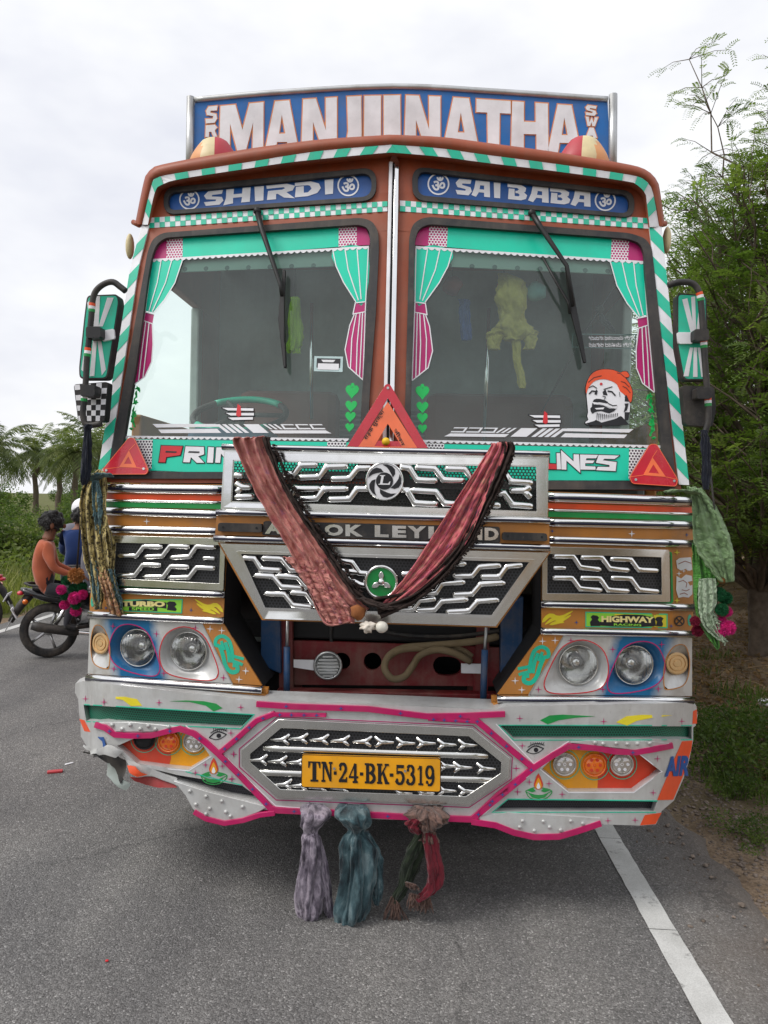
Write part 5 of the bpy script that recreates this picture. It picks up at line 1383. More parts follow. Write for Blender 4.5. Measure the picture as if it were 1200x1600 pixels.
slab('red_star', [plus(R1('b3',*c), 5, .28) for c in ((480,318),(687,362),(928,338),(320,560),(638,560),(912,557))], 'f', MAGF, HP, off=.0065, th=.0008, step=None, mir=HPL)
slab('white_star', [plus(R1('b3',*c), 5.5, .3) for c in ((340,322),(402,318),(205,517),(238,562))], 'f', WHITEF, HP, off=.0065, th=.0008, step=None, mir=HPL)
orn = [band(smooth(R('b3', *p), 4, False), w) for p, w in (([(275,480),(282,420),(300,370),(335,350),(365,365),(370,395),(350,400)], 6), ([(350,395),(330,440),(310,500),(280,528),(250,520),(252,495),(275,492)], 7), ([(300,440),(260,450),(218,458)], 5), ([(290,470),(250,478),(222,488)], 5), ([(318,380),(300,430),(292,480)], 6), ([(340,375),(322,420)], 5))]
slab('scroll_ornament', orn, 'f', TEAL, HP, off=.0065, th=.0008, step=None, mir=HPL)
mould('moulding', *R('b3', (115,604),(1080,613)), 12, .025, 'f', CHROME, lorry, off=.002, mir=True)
mould('moulding', *R('b3', (95,634),(1078,640)), 7, .012, 'f', OCHRE, lorry, off=.0, mir=True)
slab('face_skirt', [[(768,1088),(1082,1090),(1083,1112),(768,1114)]], 'f', OCHRE, lorry, off=-.03, th=.025, mir=True)
# inner cheeks of the grille opening
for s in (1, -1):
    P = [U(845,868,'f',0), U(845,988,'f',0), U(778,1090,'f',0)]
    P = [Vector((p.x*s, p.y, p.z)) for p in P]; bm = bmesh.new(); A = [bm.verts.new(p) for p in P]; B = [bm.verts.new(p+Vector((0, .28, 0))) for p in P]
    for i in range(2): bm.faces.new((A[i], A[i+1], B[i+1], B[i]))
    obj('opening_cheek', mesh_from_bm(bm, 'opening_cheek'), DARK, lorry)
# ---- hinged centre panel
cp = slab('grille_panel', [R('r6', (45,48),(1172,74),(1168,286),(33,256))], 'g', CHROME2, lorry, off=.0, th=.018, holes=[R('r6', (80,90),(1132,110),(1134,264),(72,229))], bev=.005, step=60)
frame('white_border', R('r6', (48,58),(1166,84),(1162,280),(40,250)), R('r6', (76,86),(1128,106),(1130,268),(68,233)), 'g', CHROME, cp, .018, .006, bev=.004, step=60)
slab('open_mesh', [R('r6', (70,80),(1136,102),(1138,272),(66,236))], 'g', MESHO, cp, off=.004, th=0, step=60)
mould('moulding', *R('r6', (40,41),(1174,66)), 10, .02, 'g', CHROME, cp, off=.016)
up = [[(80,140),(112,140)], [(250,136),(285,136),(310,104),(370,103)], [(300,147),(375,144),(400,110),(475,108)], [(414,152),(480,150),(510,114),(556,114)],
      [(82,215),(150,212)], [(252,216),(270,216),(292,186),(382,186)], [(300,222),(366,219),(390,187),(476,186)], [(404,223),(480,221),(506,186),(560,186)],
      [(655,110),(688,114),(714,155),(786,159)], [(708,112),(776,116),(806,155),(882,159)], [(812,116),(880,118),(910,156),(975,160)], [(1012,124),(1038,160),(1116,166)],
      [(660,190),(680,191),(706,235),(788,240)], [(690,191),(780,196),(810,236),(872,241)], [(870,196),(905,200),(935,240),(1005,244)], [(980,200),(1016,202),(1045,241),(1116,247)],
      [(85,165),(104,180),(140,180)], [(88,200),(104,182)], [(1036,192),(1086,192),(1110,180)], [(1086,194),(1110,218)]]
bars(up, 'r6', 'g', cp, .022, r=.0135)
# round badge
bc = R1('e2',521,614); br = 30.5
badge = loft('round_badge', [[U(*p, 'g', o_) for p in circ(bc, br*k, n=40)] for k, o_ in ((1, .015), (1.0, .038), (.97, .044), (.93, .046), (.9, .042), (.02, .042))], CHROME, cp, cap=True)
slab('badge_face', [circ(bc, br*.9, n=40)], 'g', WHITEF, cp, off=.0425, th=.001, step=None)
sw_ = []
for k in range(5):
    a = radians(-63+72*k)
    P = [(.42, .9), (.55, .55), (.72, .2), (.86, -.05), (.84, -.45), (.80, -.78), (.66, -.55), (.56, -.1), (.46, .35)]
    # blade between the hub ring and the outer ring, swirling outwards
    blade = [(bc[0]+br*r*cos(a+t*.62), bc[1]+br*r*sin(a+t*.62)) for r, t in ((.47, 1.1), (.50, .45), (.60, -.1), (.72, -.5), (.86, -.95), (.87, -.5), (.86, 0.0), (.80, .42), (.66, .82))]
    sw_.append(blade)
slab('badge_blades', sw_, 'g', BLACKF, cp, off=.044, th=.0008, step=None)
slab('badge_hub', [circ(bc, br*.44, n=28)], 'g', BLACKF, cp, off=.044, th=.0012, step=None)
slab('badge_letter', [R('e2', (458,535),(530,535),(530,545),(512,548),(495,645),(570,648),(592,618),(600,620),(590,664),(440,662),(442,652),(462,648),(480,548),(460,545))], 'g', WHITEF, cp, off=.046, th=.0008, step=None)
# name strip
ns = slab('name_strip', [R('r6', (20,262),(1174,292),(1174,398),(12,366))], 'g', OCHRE, lorry, off=.0, th=.02, step=60)
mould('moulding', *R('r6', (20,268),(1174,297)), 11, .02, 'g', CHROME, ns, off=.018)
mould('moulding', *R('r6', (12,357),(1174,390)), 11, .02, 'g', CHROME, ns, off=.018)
slab('name_plate', [roundpoly(R('r6', (182,298),(1002,318),(1004,374),(176,347)), 4)], 'g', BLACKP, ns, off=.02, th=.01, step=None, bev=.003)
qn = quadmap(*R('r6', (186,304),(998,322),(998,366),(186,342)))
def nl(u0, u1): return [qn(u0, 1), qn(u1, 1), qn(u1, 0), qn(u0, 0)]
for ch, a, b in (('A',0,.075),('S',.085,.15),('H',.165,.235),('O',.255,.335),('K',.345,.42),('L',.47,.53),('E',.545,.605),('Y',.61,.69),('L',.70,.76),('A',.765,.84),('N',.86,.93),('D',.94,1)):
    text('letter', ch, nl(a, b), 'g', CHROME, ns, off=.03, th=.004, bold=.05)
for q in (R('r6', (24,304),(176,308),(176,338),(22,334)), R('r6', (1012,337),(1166,341),(1168,368),(1010,364))):
    h_ = slab('panel_handle', [roundpoly(q, 4)], 'g', BLACKP, ns, off=.02, th=.026, step=None, bev=.006)
    for t in (.12, .88): slab('handle_screw', [circ(quadmap(*q)(t, .5), 2.0, n=10)], 'g', DARK, h_, off=.046, th=.001, step=None)
# trapezoid lower grille
to, ti = R('r6', (30,376),(1174,408),(988,664),(180,638)), R('r6', (102,411),(1106,440),(974,626),(187,600))
slab('ochre_edge', [R('r6', (22,372),(1180,404),(992,668),(176,642))], 'g', OCHRE, lorry, off=.0, th=.006, holes=[inset(to, 2)], step=60)
tg = frame('lower_grille', to, ti, 'g', CHROME2, lorry, 0.0, .022, bev=.008, step=60)
frame('inner_frame', inset(ti, -4), inset(ti, .5), 'g', CHROME, tg, .022, .006, bev=.003, step=60)
slab('grille_mesh', [inset(ti, -3)], 'g', MESHB, tg, off=.002, th=.003, step=60)
lo = [[(108,426),(150,428),(172,465),(246,469)], [(174,426),(245,429),(275,466),(345,470)], [(148,487),(214,490),(245,526),(322,530)], [(225,488),(300,492),(330,526),(400,530)], [(184,550),(254,552),(285,590),(356,596)], [(275,546),(330,549),(360,590),(430,594)],
      [(262,428),(330,432),(360,470),(430,473)], [(350,430),(420,435),(450,472),(520,475)], [(438,435),(488,440),(515,478),(560,481)], [(470,495),(520,520),(560,522)], [(310,490),(380,494),(412,530),(480,534)],
      [(660,482),(690,482),(716,447),(776,444)], [(752,485),(790,486),(815,448),(886,446)], [(838,487),(905,488),(930,456),(1006,452)], [(934,491),(1000,491),(1026,456),(1082,451)], [(655,545),(700,545),(722,508),(780,506)], [(744,546),(780,546),(800,513),(882,510)], [(838,553),(905,551),(935,516),(1022,513)],
      [(640,604),(700,604),(722,572),(780,568)], [(708,606),(776,605),(800,575),(892,570)], [(814,613),(895,609),(925,576),(1000,572)]]
bars(lo, 'r6', 'g', tg, .018, r=.0125)
ec = R1('r6',590,510)
loft('green_emblem', [[U(*p, 'g', o_) for p in circ(ec, 27*k, n=36)] for k, o_ in ((1, .012), (1, .04), (.92, .046), (.82, .04), (.8, .034))], CHROME, tg)
slab('emblem_disc', [circ(ec, 22.5, n=32)], 'g', GREEN, tg, off=.03, th=.003, step=None)
bl = []
for k in range(3):
    a = radians(-90+120*k); d = (cos(a), sin(a)); n_ = (-d[1], d[0])
    bl.append([(ec[0]+d[0]*r*17+n_[0]*w_*17, ec[1]+d[1]*r*17+n_[1]*w_*17) for r, w_ in ((.2, .16), (.55, .26), (.85, .16), (1, 0), (.85, -.16), (.55, -.26), (.2, -.16))])
slab('emblem_blades', bl, 'g', CHROME, tg, off=.033, th=.008, step=None, bev=.002)
loft('emblem_hub', [[U(*p, 'g', o_) for p in circ(ec, 6*k, n=14)] for k, o_ in ((1, .033), (.9, .045), (.4, .05))], CHROME, tg, cap=True)
# ---- things seen in the opening under the panel
SI2 = 'i'
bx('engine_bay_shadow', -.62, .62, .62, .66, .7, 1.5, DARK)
rp = slab('cross_member', [R('r6', (250,712),(1000,738),(1002,872),(246,866))], SI2, DKRED, lorry, off=0, th=.03, step=None, holes=[circ(R1('r6',560,786), 14, n=18), circ(R1('r6',452,786), 14, n=18), smooth(R('r6', (770,800),(790,770),(850,775),(868,805),(850,832),(790,832)), 3)])
slab('lower_member', [R('r6', (225,886),(1000,900),(1000,950),(225,935))], SI2, DKRED, lorry, off=.06, th=.06, step=None, bev=.006)
slab('side_bracket', [R('r6', (240,560),(280,560),(285,900),(235,900))], SI2, DKRED, lorry, off=.02, th=.03, step=None, mir=True)
for q in (R('r6', (172,600),(238,610),(242,830),(172,800)), R('r6', (1006,600),(1085,560),(1078,810),(1004,830))):
    slab('chassis_strut', [q], SI2, CHBLUE, lorry, off=.03, th=.05, step=None, bev=.006)
for a, b, c_ in (((265,640),(263,735),(262,912)), ((955,668),(950,745),(944,935))):
    tube('support_rod', [U(*R1('r6',*a), SI2, .2), U(*R1('r6',*b), SI2, .2)], .007, STEEL, lorry); tube('support_rod', [U(*R1('r6',*b), SI2, .2), U(*R1('r6',*c_), SI2, .2)], .014, CHBLUE, lorry)
hc = R1('r6',405,800)
horn = loft('horn', [[U(*p, SI2, o_) for p in circ(hc, 22.5*k, n=30)] for k, o_ in ((1, .06), (1.02, .12), (.9, .135), (.84, .12), (.82, .118), (.05, .118))], STEEL, lorry, cap=True)
slab('horn_slats', [[(hc[0]-w_, hc[1]-15+k*5), (hc[0]+w_, hc[1]-15+k*5), (hc[0]+w_, hc[1]-12.6+k*5), (hc[0]-w_, hc[1]-12.6+k*5)] for k, w_ in enumerate((8, 14, 16, 17, 16, 14, 8))], SI2, STEEL, horn, off=.119, th=.012, step=None)
slab('white_bracket', [R('r6', (286,780),(365,782),(363,818),(286,806))], SI2, WHITE, lorry, off=.1, th=.01, step=None); slab('white_bracket', [R('r6', (868,793),(942,795),(942,828),(868,826))], SI2, WHITE, lorry, off=.1, th=.01, step=None)
hs = smooth(R('r6', (992,700),(940,712),(860,722),(760,730),(670,738),(618,765),(602,808),(628,845),(670,838),(700,800),(725,765),(780,745),(840,755),(900,785)), 6, False)
tube('hose', [U(*p, SI2, .13+.03*sin(i*.2)) for i, p in enumerate(hs)], .0155, HOSE, lorry, seg=8)
tube('hose', [U(*p, SI2, .11) for p in smooth(R('r6', (610,775),(660,745),(760,740),(860,745),(905,770)), 6, False)], .0145, HOSE, lorry, seg=8)
tube('cable', [U(*p, SI2, .02) for p in smooth(R('r6', (420,650),(415,700),(430,730),(500,740)), 5, False)], .008, BLACKP, lorry)
tube('cable', [U(*p, SI2, .08) for p in smooth(R('r6', (500,650),(640,690),(820,700),(1000,680)), 5, False)], .009, BLACKP, lorry)
for k in range(9): tube('radiator_fin', [U(330+0, 0, SI2), U(330, 1, SI2)] if False else [Vector((-.5, .55, 1.18-k*.02)), Vector((.5, .55, 1.18-k*.02))], .005, STEEL, lorry, seg=5)
# ---- bumper
rt = [(588,1101),(775,1109),(790,1104),(1078,1098),(1088,1103),(1090,1118),(1087,1134),(1083,1137),(1083,1157),(1077,1187),(1069,1214),(1053,1251),(1034,1267),(1025,1288),(1000,1290),(940,1288),(740,1284),(588,1280)]
h1 = R('b3', (127,738),(1076,742),(1076,806),(200,806)); h2 = R('b3', (335,955),(400,890),(480,850),(700,876),(815,880),(926,965),(790,1064),(470,1064)); h3 = R('b3', (97,1162),(172,1103),(905,1112),(890,1163))
bumper = slab('bumper', [rt], 'b', SILVER, lorry, off=-.02, th=.05, holes=[h1, h2, h3], step=18)
lf = [(588,1101),(400,1094),(130,1064),(118,1068),(117,1082),(122,1092),(124,1118),(126,1130),(126,1150),(136,1167),(158,1180),(182,1172),(200,1188),(216,1200),(232,1210),(276,1226),(300,1240),(425,1267),(588,1280)]
g1 = R('b1', (96,636),(936,686),(870,750),(110,716)); g2 = R('b1', (262,838),(350,800),(560,770),(650,785),(722,890),(612,955),(510,945),(360,925)); g3 = R('b1', (430,950),(560,982),(880,1035),(985,1112),(820,1084),(560,1010))
bl_ = slab('bumper_half', [lf], 'b', SILVER, bumper, off=-.02, th=.05, holes=[g1, g2, g3], step=18)
bl_['label'] = 'left half of the silver bumper with its crushed lower corner'
for pts in ([(1088,1103),(1090,1118),(1087,1134),(1083,1137),(1083,1157),(1077,1187),(1069,1214),(1053,1251),(1034,1267),(1025,1288)], [(118,1068),(117,1082),(122,1092),(124,1118),(126,1130),(126,1150),(136,1167)]):
    A = [U(*p, 'b', .028) for p in pts]; sg_ = 1 if A[0].x > 0 else -1
    loft('bumper_return', [A, [Vector((p.x-sg_*.012, p.y+.10, p.z)) for p in A], [Vector((p.x-sg_*.03, p.y+.30, p.z)) for p in A]], SILVER, bumper, open_=True)
# top ledge of the bumper
ld = [(775,1109),(790,1104),(1078,1098),(1088,1103)]
for pts in ([(588,1101),(775,1109),(790,1104),(930,1101),(1078,1098),(1088,1103)], [(588,1101),(400,1094),(260,1080),(130,1064),(118,1068)]):
    A = [U(*p, 'b', .029) for p in pts]; B = [Vector((p.x, SURF['f'](p.x, 0)+.05, p.z+.012)) for p in A]
    bm = bmesh.new(); a = [bm.verts.new(p) for p in A]; b = [bm.verts.new(p) for p in B]
    for i in range(len(a)-1): bm.faces.new((a[i], a[i+1], b[i+1], b[i]))
    obj('bumper_ledge', mesh_from_bm(bm, 'bumper_ledge'), SILVER, bumper)
slab('green_slot', [inset(h1, -3)], 'b', MESHG, bumper, off=-.012, th=.004); slab('green_slot', [inset(g1, -3)], 'b', MESHG, bumper, off=-.012, th=.004)
slab('dark_slot', [inset(h3, -3)], 'b', MESHS, bumper, off=-.012, th=.004); slab('dark_slot', [inset(g3, -3)], 'b', MESHS, bumper, off=-.012, th=.004)
slab('slot_line', [band(R('b3', (1078,738),(124,736),(198,810),(1078,808)), 1.6), band(R('b3', (910,1110),(170,1101),(92,1166),(900,1166)), 1.6), band(R('b1', (100,634),(938,684),(872,754),(110,718)), 1.6), band(R('b1', (600,965),(880,1033)), 1.4)], 'b', TEAL, bumper, off=.0305, th=.0008)
hp1 = R('b3', (335,955),(400,890),(480,850),(612,864),(604,1066),(470,1066)); hp2 = R('b3', (612,864),(700,876),(815,880),(928,965),(790,1066),(604,1066))
slab('lamp_recess', [inset(hp1, -2)], 'b', AMBERP, bumper, off=-.012, th=.004); slab('lamp_recess', [inset(hp2, -1)], 'b', REDP, bumper, off=-.0125, th=.004)
gp1 = R('b1', (262,838),(350,800),(515,775),(522,900),(508,948),(360,928)); gp2 = R('b1', (515,775),(650,785),(724,890),(612,957),(508,948),(522,900))
slab('lamp_recess', [inset(gp1, -2)], 'b', REDP, bumper, off=-.012, th=.004); slab('lamp_recess', [inset(gp2, -2)], 'b', AMBERP, bumper, off=-.0125, th=.004)
slab('recess_line', [band(R('b3', (328,953),(470,1069),(790,1069),(930,965),(818,878)), 1.5), band(R('b1', (512,952),(614,962),(728,890)), 1.5)], 'b', WHITEF, bumper, off=.0305, th=.0008)
AMBL = rgb('amber_lens', 240, 120, 30, rough=.2, coat=.6); CLRL = rgb('clear_lens', 196, 190, 182, rough=.15, coat=.7, metal=.4)
def round_lamp(c, r, m_, led=True):
    o = loft('marker_light', [[U(*p, 'b', o_) for p in circ(c, r*k, n=28)] for k, o_ in ((1.12, -.012), (1.12, .006), (1.0, .008), (.98, 0), (.9, .006), (.6, .014), (.05, .017))], m_, bumper, cap=True)
    if led: slab('led_dots', [circ((c[0]+r*.55*cos(a), c[1]+r*.55*sin(a)), r*.16, n=8) for a in [i*pi/3 for i in range(6)]]+[circ(c, r*.16, n=8)], 'b', WHITEF if m_ is CLRL else REDP, o, off=.013, th=.003, step=None)
    slab('ring_line', [circ(c, r*1.42, n=30)], 'b', TEAL, o, off=-.008, th=.001, holes=[circ(c, r*1.35, n=30)], step=None)
for c, m_ in ((R1('b3',450,930), CLRL), (R1('b3',597,934), AMBL), (R1('b3',733,930), CLRL)): round_lamp(c, 16.5, m_)
for c, m_ in ((R1('b1',395,805), DARK), (R1('b1',515,818), AMBL), (R1('b1',640,818), CLRL)): round_lamp(c, 15, m_, m_ is not DARK)
# magenta reflective strips
MS = [(R('b3', (-5,1205),(120,1085),(295,950),(390,888),(470,842),(600,850),(700,868),(800,872),(900,855),(985,838)), 8.5), (R('b3', (-20,688),(60,752),(180,855),(295,950)), 9), (R('b1', (760,880),(850,805),(950,715),(1040,680)), 8.5),
      (R('b1', (760,880),(880,1000),(1020,1150),(1060,1160)), 8.5), (R('b1', (150,735),(200,750),(250,785),(330,790),(430,788),(500,770),(570,755),(640,780),(700,825),(760,880)), 8.5),
      (R('b2', (105,80),(250,90),(560,100),(800,130),(950,128),(1120,121)), 8.5), (R('b2', (160,512),(400,523),(700,540),(990,551)), 8.5), (R('b2', (175,122),(390,125)), 6), (R('b2', (805,140),(1000,152)), 6), (R('b2', (985,550),(1120,440),(1200,375)), 8.5)]
for p, w_ in MS: slab('magenta_strip', [band(p, w_)], 'b', MAGENTA, bumper, off=.030, th=.012, step=22, bev=.003)
slab('white_pinline', [band(p, 1.6) for p in (R('b3', (20,1205),(135,1098),(275,985)), R('b3', (110,730),(300,928),(470,815)), R('b3', (330,948),(400,890)), R('b1', (1020,668),(765,862)), R('b1', (600,738),(765,862)), R('b1', (790,885),(920,1015),(1045,1135),(1170,1145)), R('b2', (60,520),(0,470)))], 'b', WHITEF, bumper, off=.0305, th=.001, step=None)
def on(pts, ts, s):
    rs = resample(pts, 60); return [plus(at(rs, t), s, .5) for t in ts]
slab('blue_star', [q for p, w_ in MS for q in on(p, (.12, .34, .58, .82), 3.2)], 'b', BLUEP, bumper, off=.0425, th=.0008, step=None)
# studded scallops
sc_r = R('b3', (30,1188),(170,1168),(625,1196),(630,1212),(520,1250),(420,1282),(280,1284),(140,1246),(30,1216))
sc_l = R('b1', (540,1010),(700,1062),(1005,1138),(960,1165),(880,1195),(790,1208),(690,1190),(635,1150),(600,1085))
slab('studded_plate', [sc_r], 'b', SILVER, bumper, off=.030, th=.008, bev=.002); slab('studded_plate', [sc_l], 'b', SILVER, bumper, off=.030, th=.008, bev=.002)
slab('magenta_strip', [band(R('b3', (-10,1214),(110,1232),(200,1268),(300,1290),(420,1288),(510,1262),(630,1222)), 9)], 'b', MAGENTA, bumper, off=.028, th=.016, bev=.003); slab('magenta_strip', [band(R('b1', (640,1165),(700,1200),(790,1222),(880,1208),(960,1182),(1040,1172)), 8)], 'b', MAGENTA, bumper, off=.028, th=.016, bev=.003)
slab('studded_plate', [R('b3', (480,822),(560,812),(870,816),(980,828),(800,858),(620,838))], 'b', SILVER, bumper, off=.030, th=.007, bev=.002); slab('studded_plate', [R('b1', (170,722),(330,720),(560,742),(460,768),(250,768))], 'b', SILVER, bumper, off=.030, th=.007, bev=.002)
for k, lst in (('b3', [(242,1210),(345,1212),(480,1210),(228,1240),(300,1258),(375,1240),(430,1255),(540,1222),(640,828),(705,826),(760,830),(810,828),(870,826),(600,822)]), ('b1', [(620,1062),(700,1088),(778,1112),(880,1140),(650,1128),(718,1148),(798,1165),(820,1186),(700,1175),(235,735),(325,735),(415,740),(285,755),(375,755),(450,757),(515,745)])):
    for c in lst:
        cc = R1(k, *c); loft('stud', [[U(*p, 'b', o_) for p in circ(cc, 3.6*q, n=10)] for q, o_ in ((1, .036), (.8, .043), (.4, .047))], SILVER, bumper, cap=True)
# painted marks
slab('red_star', [plus(R1('b3',*c), 5, .25) for c in ((228,703),(642,718),(1028,718),(240,838),(210,950),(908,902),(275,1017),(372,1025),(217,1065),(437,1077),(887,1070),(663,1208),(797,1205))]+[plus(R1('b1',*c), 5, .25) for c in ((105,606),(468,625),(872,648),(196,622),(838,880),(697,932),(780,938),(647,972),(828,1000),(823,775))]+[plus(R1('b2',*c), 5, .25) for c in ((12,282),(5,385),(1165,340),(1170,437))], 'b', MAGF, bumper, off=.0305, th=.0008, step=None)
sg = lambda pts, w_: band(smooth(pts, 4, False), w_)
slab('green_swoosh', [R('b3', (328,712),(375,688),(440,684),(600,692),(500,700),(420,712),(366,732)), R('b1', (522,618),(600,614),(690,618),(750,630),(782,652),(738,668),(700,640),(620,622))], 'b', GREEN, bumper, off=.0305, th=.0008)
slab('yellow_swoosh', [R('b3', (703,722),(755,692),(830,685),(982,688),(880,700),(805,715),(758,738)), R('b1', (190,596),(300,596),(360,608),(385,640),(330,642),(290,612))], 'b', YELLOW, bumper, off=.0305, th=.0008)
def eye(c):
    P = lambda *l: [(c[0]+x, c[1]+y) for x, y in l]
    slab('eye_mark', [band(smooth(P((-14,4),(-6,-3),(2,-5),(13,-1)), 4, False), 1.8), band(smooth(P((-14,4),(-4,7),(5,5),(13,-1)), 4, False), 1.2), circ((c[0]+1, c[1]+1), 3.6, n=14), band(smooth(P((-12,-3),(-3,-8),(6,-9),(14,-6)), 4, False), 1.2)]+[band(P((x,-6),(x*1.15+1,-11)), .8) for x in (-7, -4, -1, 2, 5, 8, 11)], 'b', BLACKF, bumper, off=.0305, th=.0008, step=None)
eye(R1('b3',305,855)); eye(R1('b1',760,785))
def diya(c):
    P = lambda *l: [(c[0]+x, c[1]+y) for x, y in l]
    slab('diya_bowl', [band(smooth(P((-20,3),(-8,-2),(6,-2),(21,3),(14,13),(0,17),(-14,13),(-20,3)), 4, False), 1.4), band(smooth(P((-20,4),(-6,9),(8,9),(21,3)), 4, False), 1.2), P((-16,6),(-4,10),(8,10),(16,6),(10,13),(0,15),(-10,13)), P((-18,2),(-8,-1),(-4,3),(-10,5)), P((18,2),(8,-1),(4,3),(10,5))], 'b', GREEN, bumper, off=.0305, th=.0008, step=None)
    for m_, s, o_ in ((REDP, 1, .0315), (AMBERP, .72, .0322), (WHITEF, .4, .0329)): slab('flame_mark', [[(c[0]+x*s, c[1]-1+y*s) for x, y in smooth([(0,-24),(6,-11),(7,-4),(3,1),(-3,1),(-7,-4),(-6,-11)], 2)]], 'b', m_, bumper, off=o_, th=.0005, step=None)
diya(R1('b3',320,1052)); diya(R1('b1',738,975))
slab('orange_flash', [R('b3', (1028,816),(1080,812),(1074,855),(1045,960),(985,1104),(906,1106)), R('b3', (1083,668),(1102,658),(1102,728),(1080,730)), R('b3', (845,1180),(928,1168),(898,1224),(822,1230)), R('b1', (75,705),(100,712),(130,770),(100,765))], 'b', ORANGE, bumper, off=.0305, th=.0008, step=12)
text('bumper_lettering', 'AIR', R('b3', (952,892),(1078,884),(1060,985),(944,990)), 'b', BLUEP, bumper, off=.033, th=.0008, bold=.05)
# octagon grille and number plate
oc = R('b2', (195,141),(985,176),(1140,300),(1136,380),(970,491),(190,461),(45,331),(45,266)); oi = inset(oc, 13.5)
slab('pin_line', [oc], 'b', BLACKF, bumper, off=.0305, th=.001, holes=[inset(oc, -1.4)] if False else None, step=40) if False else None
slab('octagon_line', [inset(oc, -4.2)], 'b', MAGF, bumper, off=.0305, th=.001, holes=[inset(oc, -2.8)], step=40)
og = frame('octagon_grille', oc, oi, 'b', CHROME2, bumper, .030, .016, bev=.006, step=30)
slab('grille_mesh', [inset(oi, -2)], 'b', MESHB, og, off=.030, th=.003, step=40)
for a, b in (((135,258),(1050,290)), ((95,355),(1080,388))): mould('grille_rail', R1('b2',*a), R1('b2',*b), 10.5, .012, 'b', CHROME2, og, off=.033)
def arrow(c, s):
    pts1 = [(c[0]-14*s, c[1]-8), (c[0]-4*s, c[1]+.5), (c[0]+16*s, c[1]+1)]; pts2 = [(c[0]-13*s, c[1]+8), (c[0]-4*s, c[1]+1)]
    o1 = tube('arrow_bar', [U(*p, 'b', .040) for p in pts1], [.006, .0095, .006], CHROME, og, flat=.7); o2 = tube('arrow_bar', [U(*p, 'b', .040) for p in pts2], [.006, .009], CHROME, og, flat=.7)
    j = join([o1, o2], 'arrow_bar')
    for p in j.data.polygons: p.use_smooth = True
for x, y in ((205,222),(280,218),(365,222),(450,226),(540,230)): arrow(R1('b2',x,y), -1)
for x, y in ((625,232),(712,236),(795,236),(880,242),(965,244)): arrow(R1('b2',x,y), 1)
for x, y, s in ((115,305,-1),(195,310,-1),(270,314,-1),(885,330,1),(945,335,1),(1040,340,1),(215,405,-1),(280,410,-1),(360,416,-1),(450,420,-1),(880,430,1),(965,432,1),(700,440,1),(790,440,1)): arrow(R1('b2',x,y), s)
pq = R('b2', (290,283),(858,300),(857,438),(288,418)); npl = slab('number_plate', [roundpoly(pq, 4)], 'b', PLATE, bumper, off=.052, th=.006, step=None, bev=.002)
slab('plate_rim', [roundpoly(pq, 4)], 'b', BLACKF, npl, off=.058, th=.0006, holes=[roundpoly(inset(pq, 1.0), 4)], step=None)
W_, T_ = .34, .13   # heavy stems, thin serifs
def stem(x, w=.3): return [(x-w/2, .04), (x+w/2, .04), (x+w/2, .96), (x-w/2, .96)]
def serif(x, y, w): return [(x-w/2, y-.05), (x+w/2, y-.05), (x+w/2, y+.05), (x-w/2, y+.05)]
def arcb(cx, cy, rx, ry, a0, a1, w0, w1, n=14):
    pts = [(cx+rx*cos(radians(a0+(a1-a0)*i/n)), cy+ry*sin(radians(a0+(a1-a0)*i/n))) for i in range(n+1)]
    ws = [w0+(w1-w0)*abs(cos(radians(a0+(a1-a0)*i/n))) for i in range(n+1)]
    return band(pts, ws)
PG = {
 'T': [stem(.5, .3), serif(.5, .05, .6), [(.02,.93),(.98,.93),(.98,1),(.02,1)], [(.02,.68),(.1,.68),(.2,.93),(.02,.93)], [(.98,.68),(.9,.68),(.8,.93),(.98,.93)]],
 'N': [stem(.2, .14), stem(.82, .14), [(.12,1),(.42,1),(.9,.04),(.74,.04)], serif(.2, .05, .34), serif(.18, .96, .3), serif(.82, .96, .32)],
 '-': [[(.1,.38),(.9,.38),(.9,.54),(.1,.54)]],
 '2': [arcb(.48, .70, .30, .23, 165, -50, .12, .26), band([(.72,.58),(.45,.3),(.16,.1)], [.2, .16, .12]), [(.08,.02),(.9,.02),(.92,.28),(.82,.28),(.76,.18),(.3,.17),(.1,.14)], circ((.24,.68), .11, .09, 12)],
 '4': [stem(.66, .26), [(.04,.24),(.96,.24),(.96,.34),(.04,.34)], [(.04,.30),(.16,.30),(.66,.90),(.66,.98),(.58,.98)], serif(.66, .05, .5)],
 'B': [stem(.26, .26), serif(.2, .05, .36), serif(.2, .96, .36), arcb(.44, .74, .32, .21, 95, -95, .09, .24), arcb(.44, .28, .38, .235, 95, -95, .09, .26)],
 'K': [stem(.24, .26), serif(.24, .05, .42), serif(.24, .96, .42), band([(.34,.42),(.78,.95)], .10), [(.42,.60),(.56,.66),(.96,.02),(.66,.02)], serif(.80, .96, .34), serif(.82, .05, .36)],
 '5': [arcb(.44, .33, .36, .29, 120, -160, .10, .26), [(.14,.98),(.86,.98),(.84,.82),(.26,.82),(.24,.52),(.14,.5)], circ((.2,.22), .12, .09, 12)],
 '3': [arcb(.44, .74, .30, .21, 160, -85, .10, .25), arcb(.44, .28, .36, .24, 90, -165, .10, .27), circ((.2,.74), .11, .09, 12), circ((.18,.22), .12, .09, 12)],
 '1': [stem(.54, .30), serif(.54, .05, .66), [(.12,.74),(.42,.84),(.42,.98),(.34,.98),(.26,.86),(.12,.82)]],
 '9': [arcb(.48, .66, .32, .29, 0, 360, .10, .26, 24), arcb(.44, .42, .40, .40, 40, -110, .10, .24), circ((.22,.16), .12, .09, 12)]}
pm = quadmap(*R('b2', (316,312),(834,330),(834,412),(316,394)))
